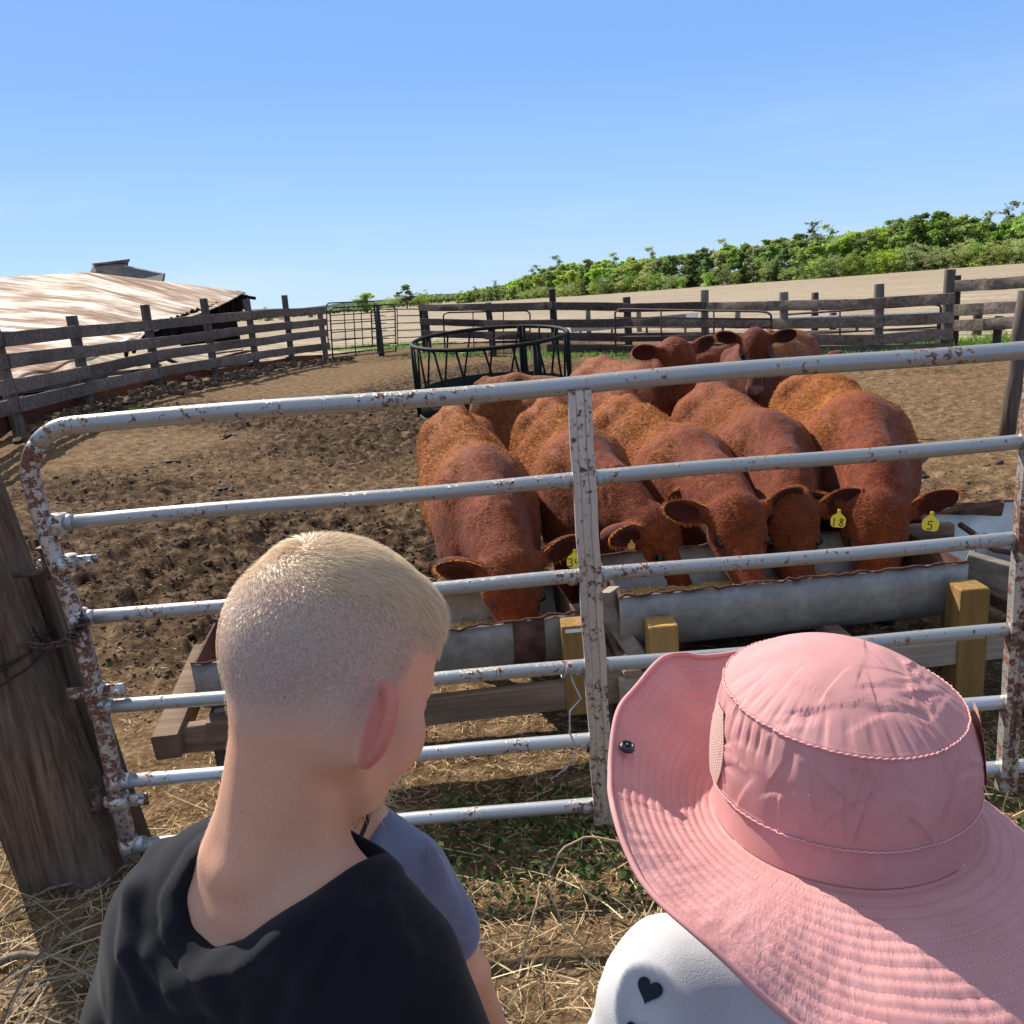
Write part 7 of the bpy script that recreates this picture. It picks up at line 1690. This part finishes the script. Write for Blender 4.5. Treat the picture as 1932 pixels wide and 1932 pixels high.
def rocks():
    V = []; F = []; n0 = 0; t = (1 + 5 ** .5) / 2; ico = np.array([(-1, t, 0), (1, t, 0), (-1, -t, 0), (1, -t, 0), (0, -1, t), (0, 1, t), (0, -1, -t), (0, 1, -t), (t, 0, -1), (t, 0, 1), (-t, 0, -1), (-t, 0, 1)]) / 1.9
    fi = np.array([(0, 11, 5), (0, 5, 1), (0, 1, 7), (0, 7, 10), (0, 10, 11), (1, 5, 9), (5, 11, 4), (11, 10, 2), (10, 7, 6), (7, 1, 8), (3, 9, 4), (3, 4, 2), (3, 2, 6), (3, 6, 8), (3, 8, 9), (4, 9, 5), (2, 4, 11), (6, 2, 10), (8, 6, 7), (9, 8, 1)])
    P = np.array(lp_)
    for k in range(420):
        i = RNG.integers(1, len(P) - 1); t_ = RNG.uniform(); x, y = P[i] + (P[i + 1] - P[i]) * t_ + RNG.normal(0, .25, 2); s = RNG.uniform(.03, .14); V.append(ico * RNG.uniform(.6, 1.3, (12, 3)) * s * (1, 1, .6) + (x, y, GH(x, y) + s * .2)); F.append(fi + n0); n0 += 12
    o = link('rubble', np.concatenate(V), np.concatenate(F), flat('rubble_mat', (.10, .068, .045), .95, .1, 0, .5, 5), None, False, (0, 0, 0)); tag(o, 'rubble and clods heaped along the foot of the left fence', None, None, 'stuff')
rocks()
# second stalk pile in the lower-left shade
def lowleft(n):
    x = RNG.uniform(-1.6, -.45, n); y = RNG.uniform(.9, 1.9, n); return x, y
bits('hay_stalks', 'tangle of coarse grey-brown stalks on the ground at lower left', 420, lowleft, (.2, .6), .006, hay_mat('stalk_mat', (.10, .075, .05), (.27, .205, .14), (.42, .34, .24)), (.03, .35), 7, .12, .015)
# ================================================================ labels for the wood: each tree named by its look and its neighbours
def name_trees():
    byg = {}
    for o in bpy.data.objects:
        if o.get('category') == 'tree' and o.get('group') and not o['group'].startswith('lone'): byg.setdefault((o['group'], o['label']), []).append(o)
    marks = [(905, 'above the feeder ring'), (990, 'where the wood begins'), (1050, 'behind the rust-topped post'), (1130, 'right of the rust-topped post'), (1190, 'behind the short field post'), (1260, 'over the middle red cows'), (1330, 'above the pale fence post'), (1395, 'right of the pale fence post'), (1440, 'in the thin stretch of the wood'), (1480, 'above the rear calf'), (1540, 'above the dark round field post'), (1600, 'where the dense right part begins'), (1655, 'above the split-topped post'), (1715, 'left of the big dark round crown'), (1765, 'at the big dark round crown'), (1830, 'above the tall corner post'), (1890, 'above the bleached fence'), (1940, 'at the far right')]
    for (g, l), os_ in byg.items():
        mk = {}
        for o in os_:
            X, Y = proj(np.array(o.location)); X = float(X); b = min(marks, key=lambda m: abs(m[0] - X)); mk.setdefault(b[1] if X < 1960 else 'beyond the frame', []).append((X, o))
        for w, lst in mk.items():
            lst.sort(key=lambda t: t[0]); n = len(lst); base = l.replace(' in the dense wood behind the field', ' of the back row').replace(' at the front edge of the wood', ' of the front row').replace(' at the foot of the wood', ' of the undergrowth').replace(' in the distant hedge on the horizon', ' of the far hedge')
            for k, (X, o) in enumerate(lst):
                pre = '' if n == 1 else (['left', 'right'][k] if n == 2 else (['leftmost', 'middle', 'rightmost'][k] if n == 3 else f'{["first","second","third","fourth","fifth","sixth","seventh","eighth","ninth","tenth"][min(k,9)]} from left'))
                o['label'] = ' '.join((f'{base} {w}' + (f', {pre}' if pre else '')).split()[:16])
name_trees()
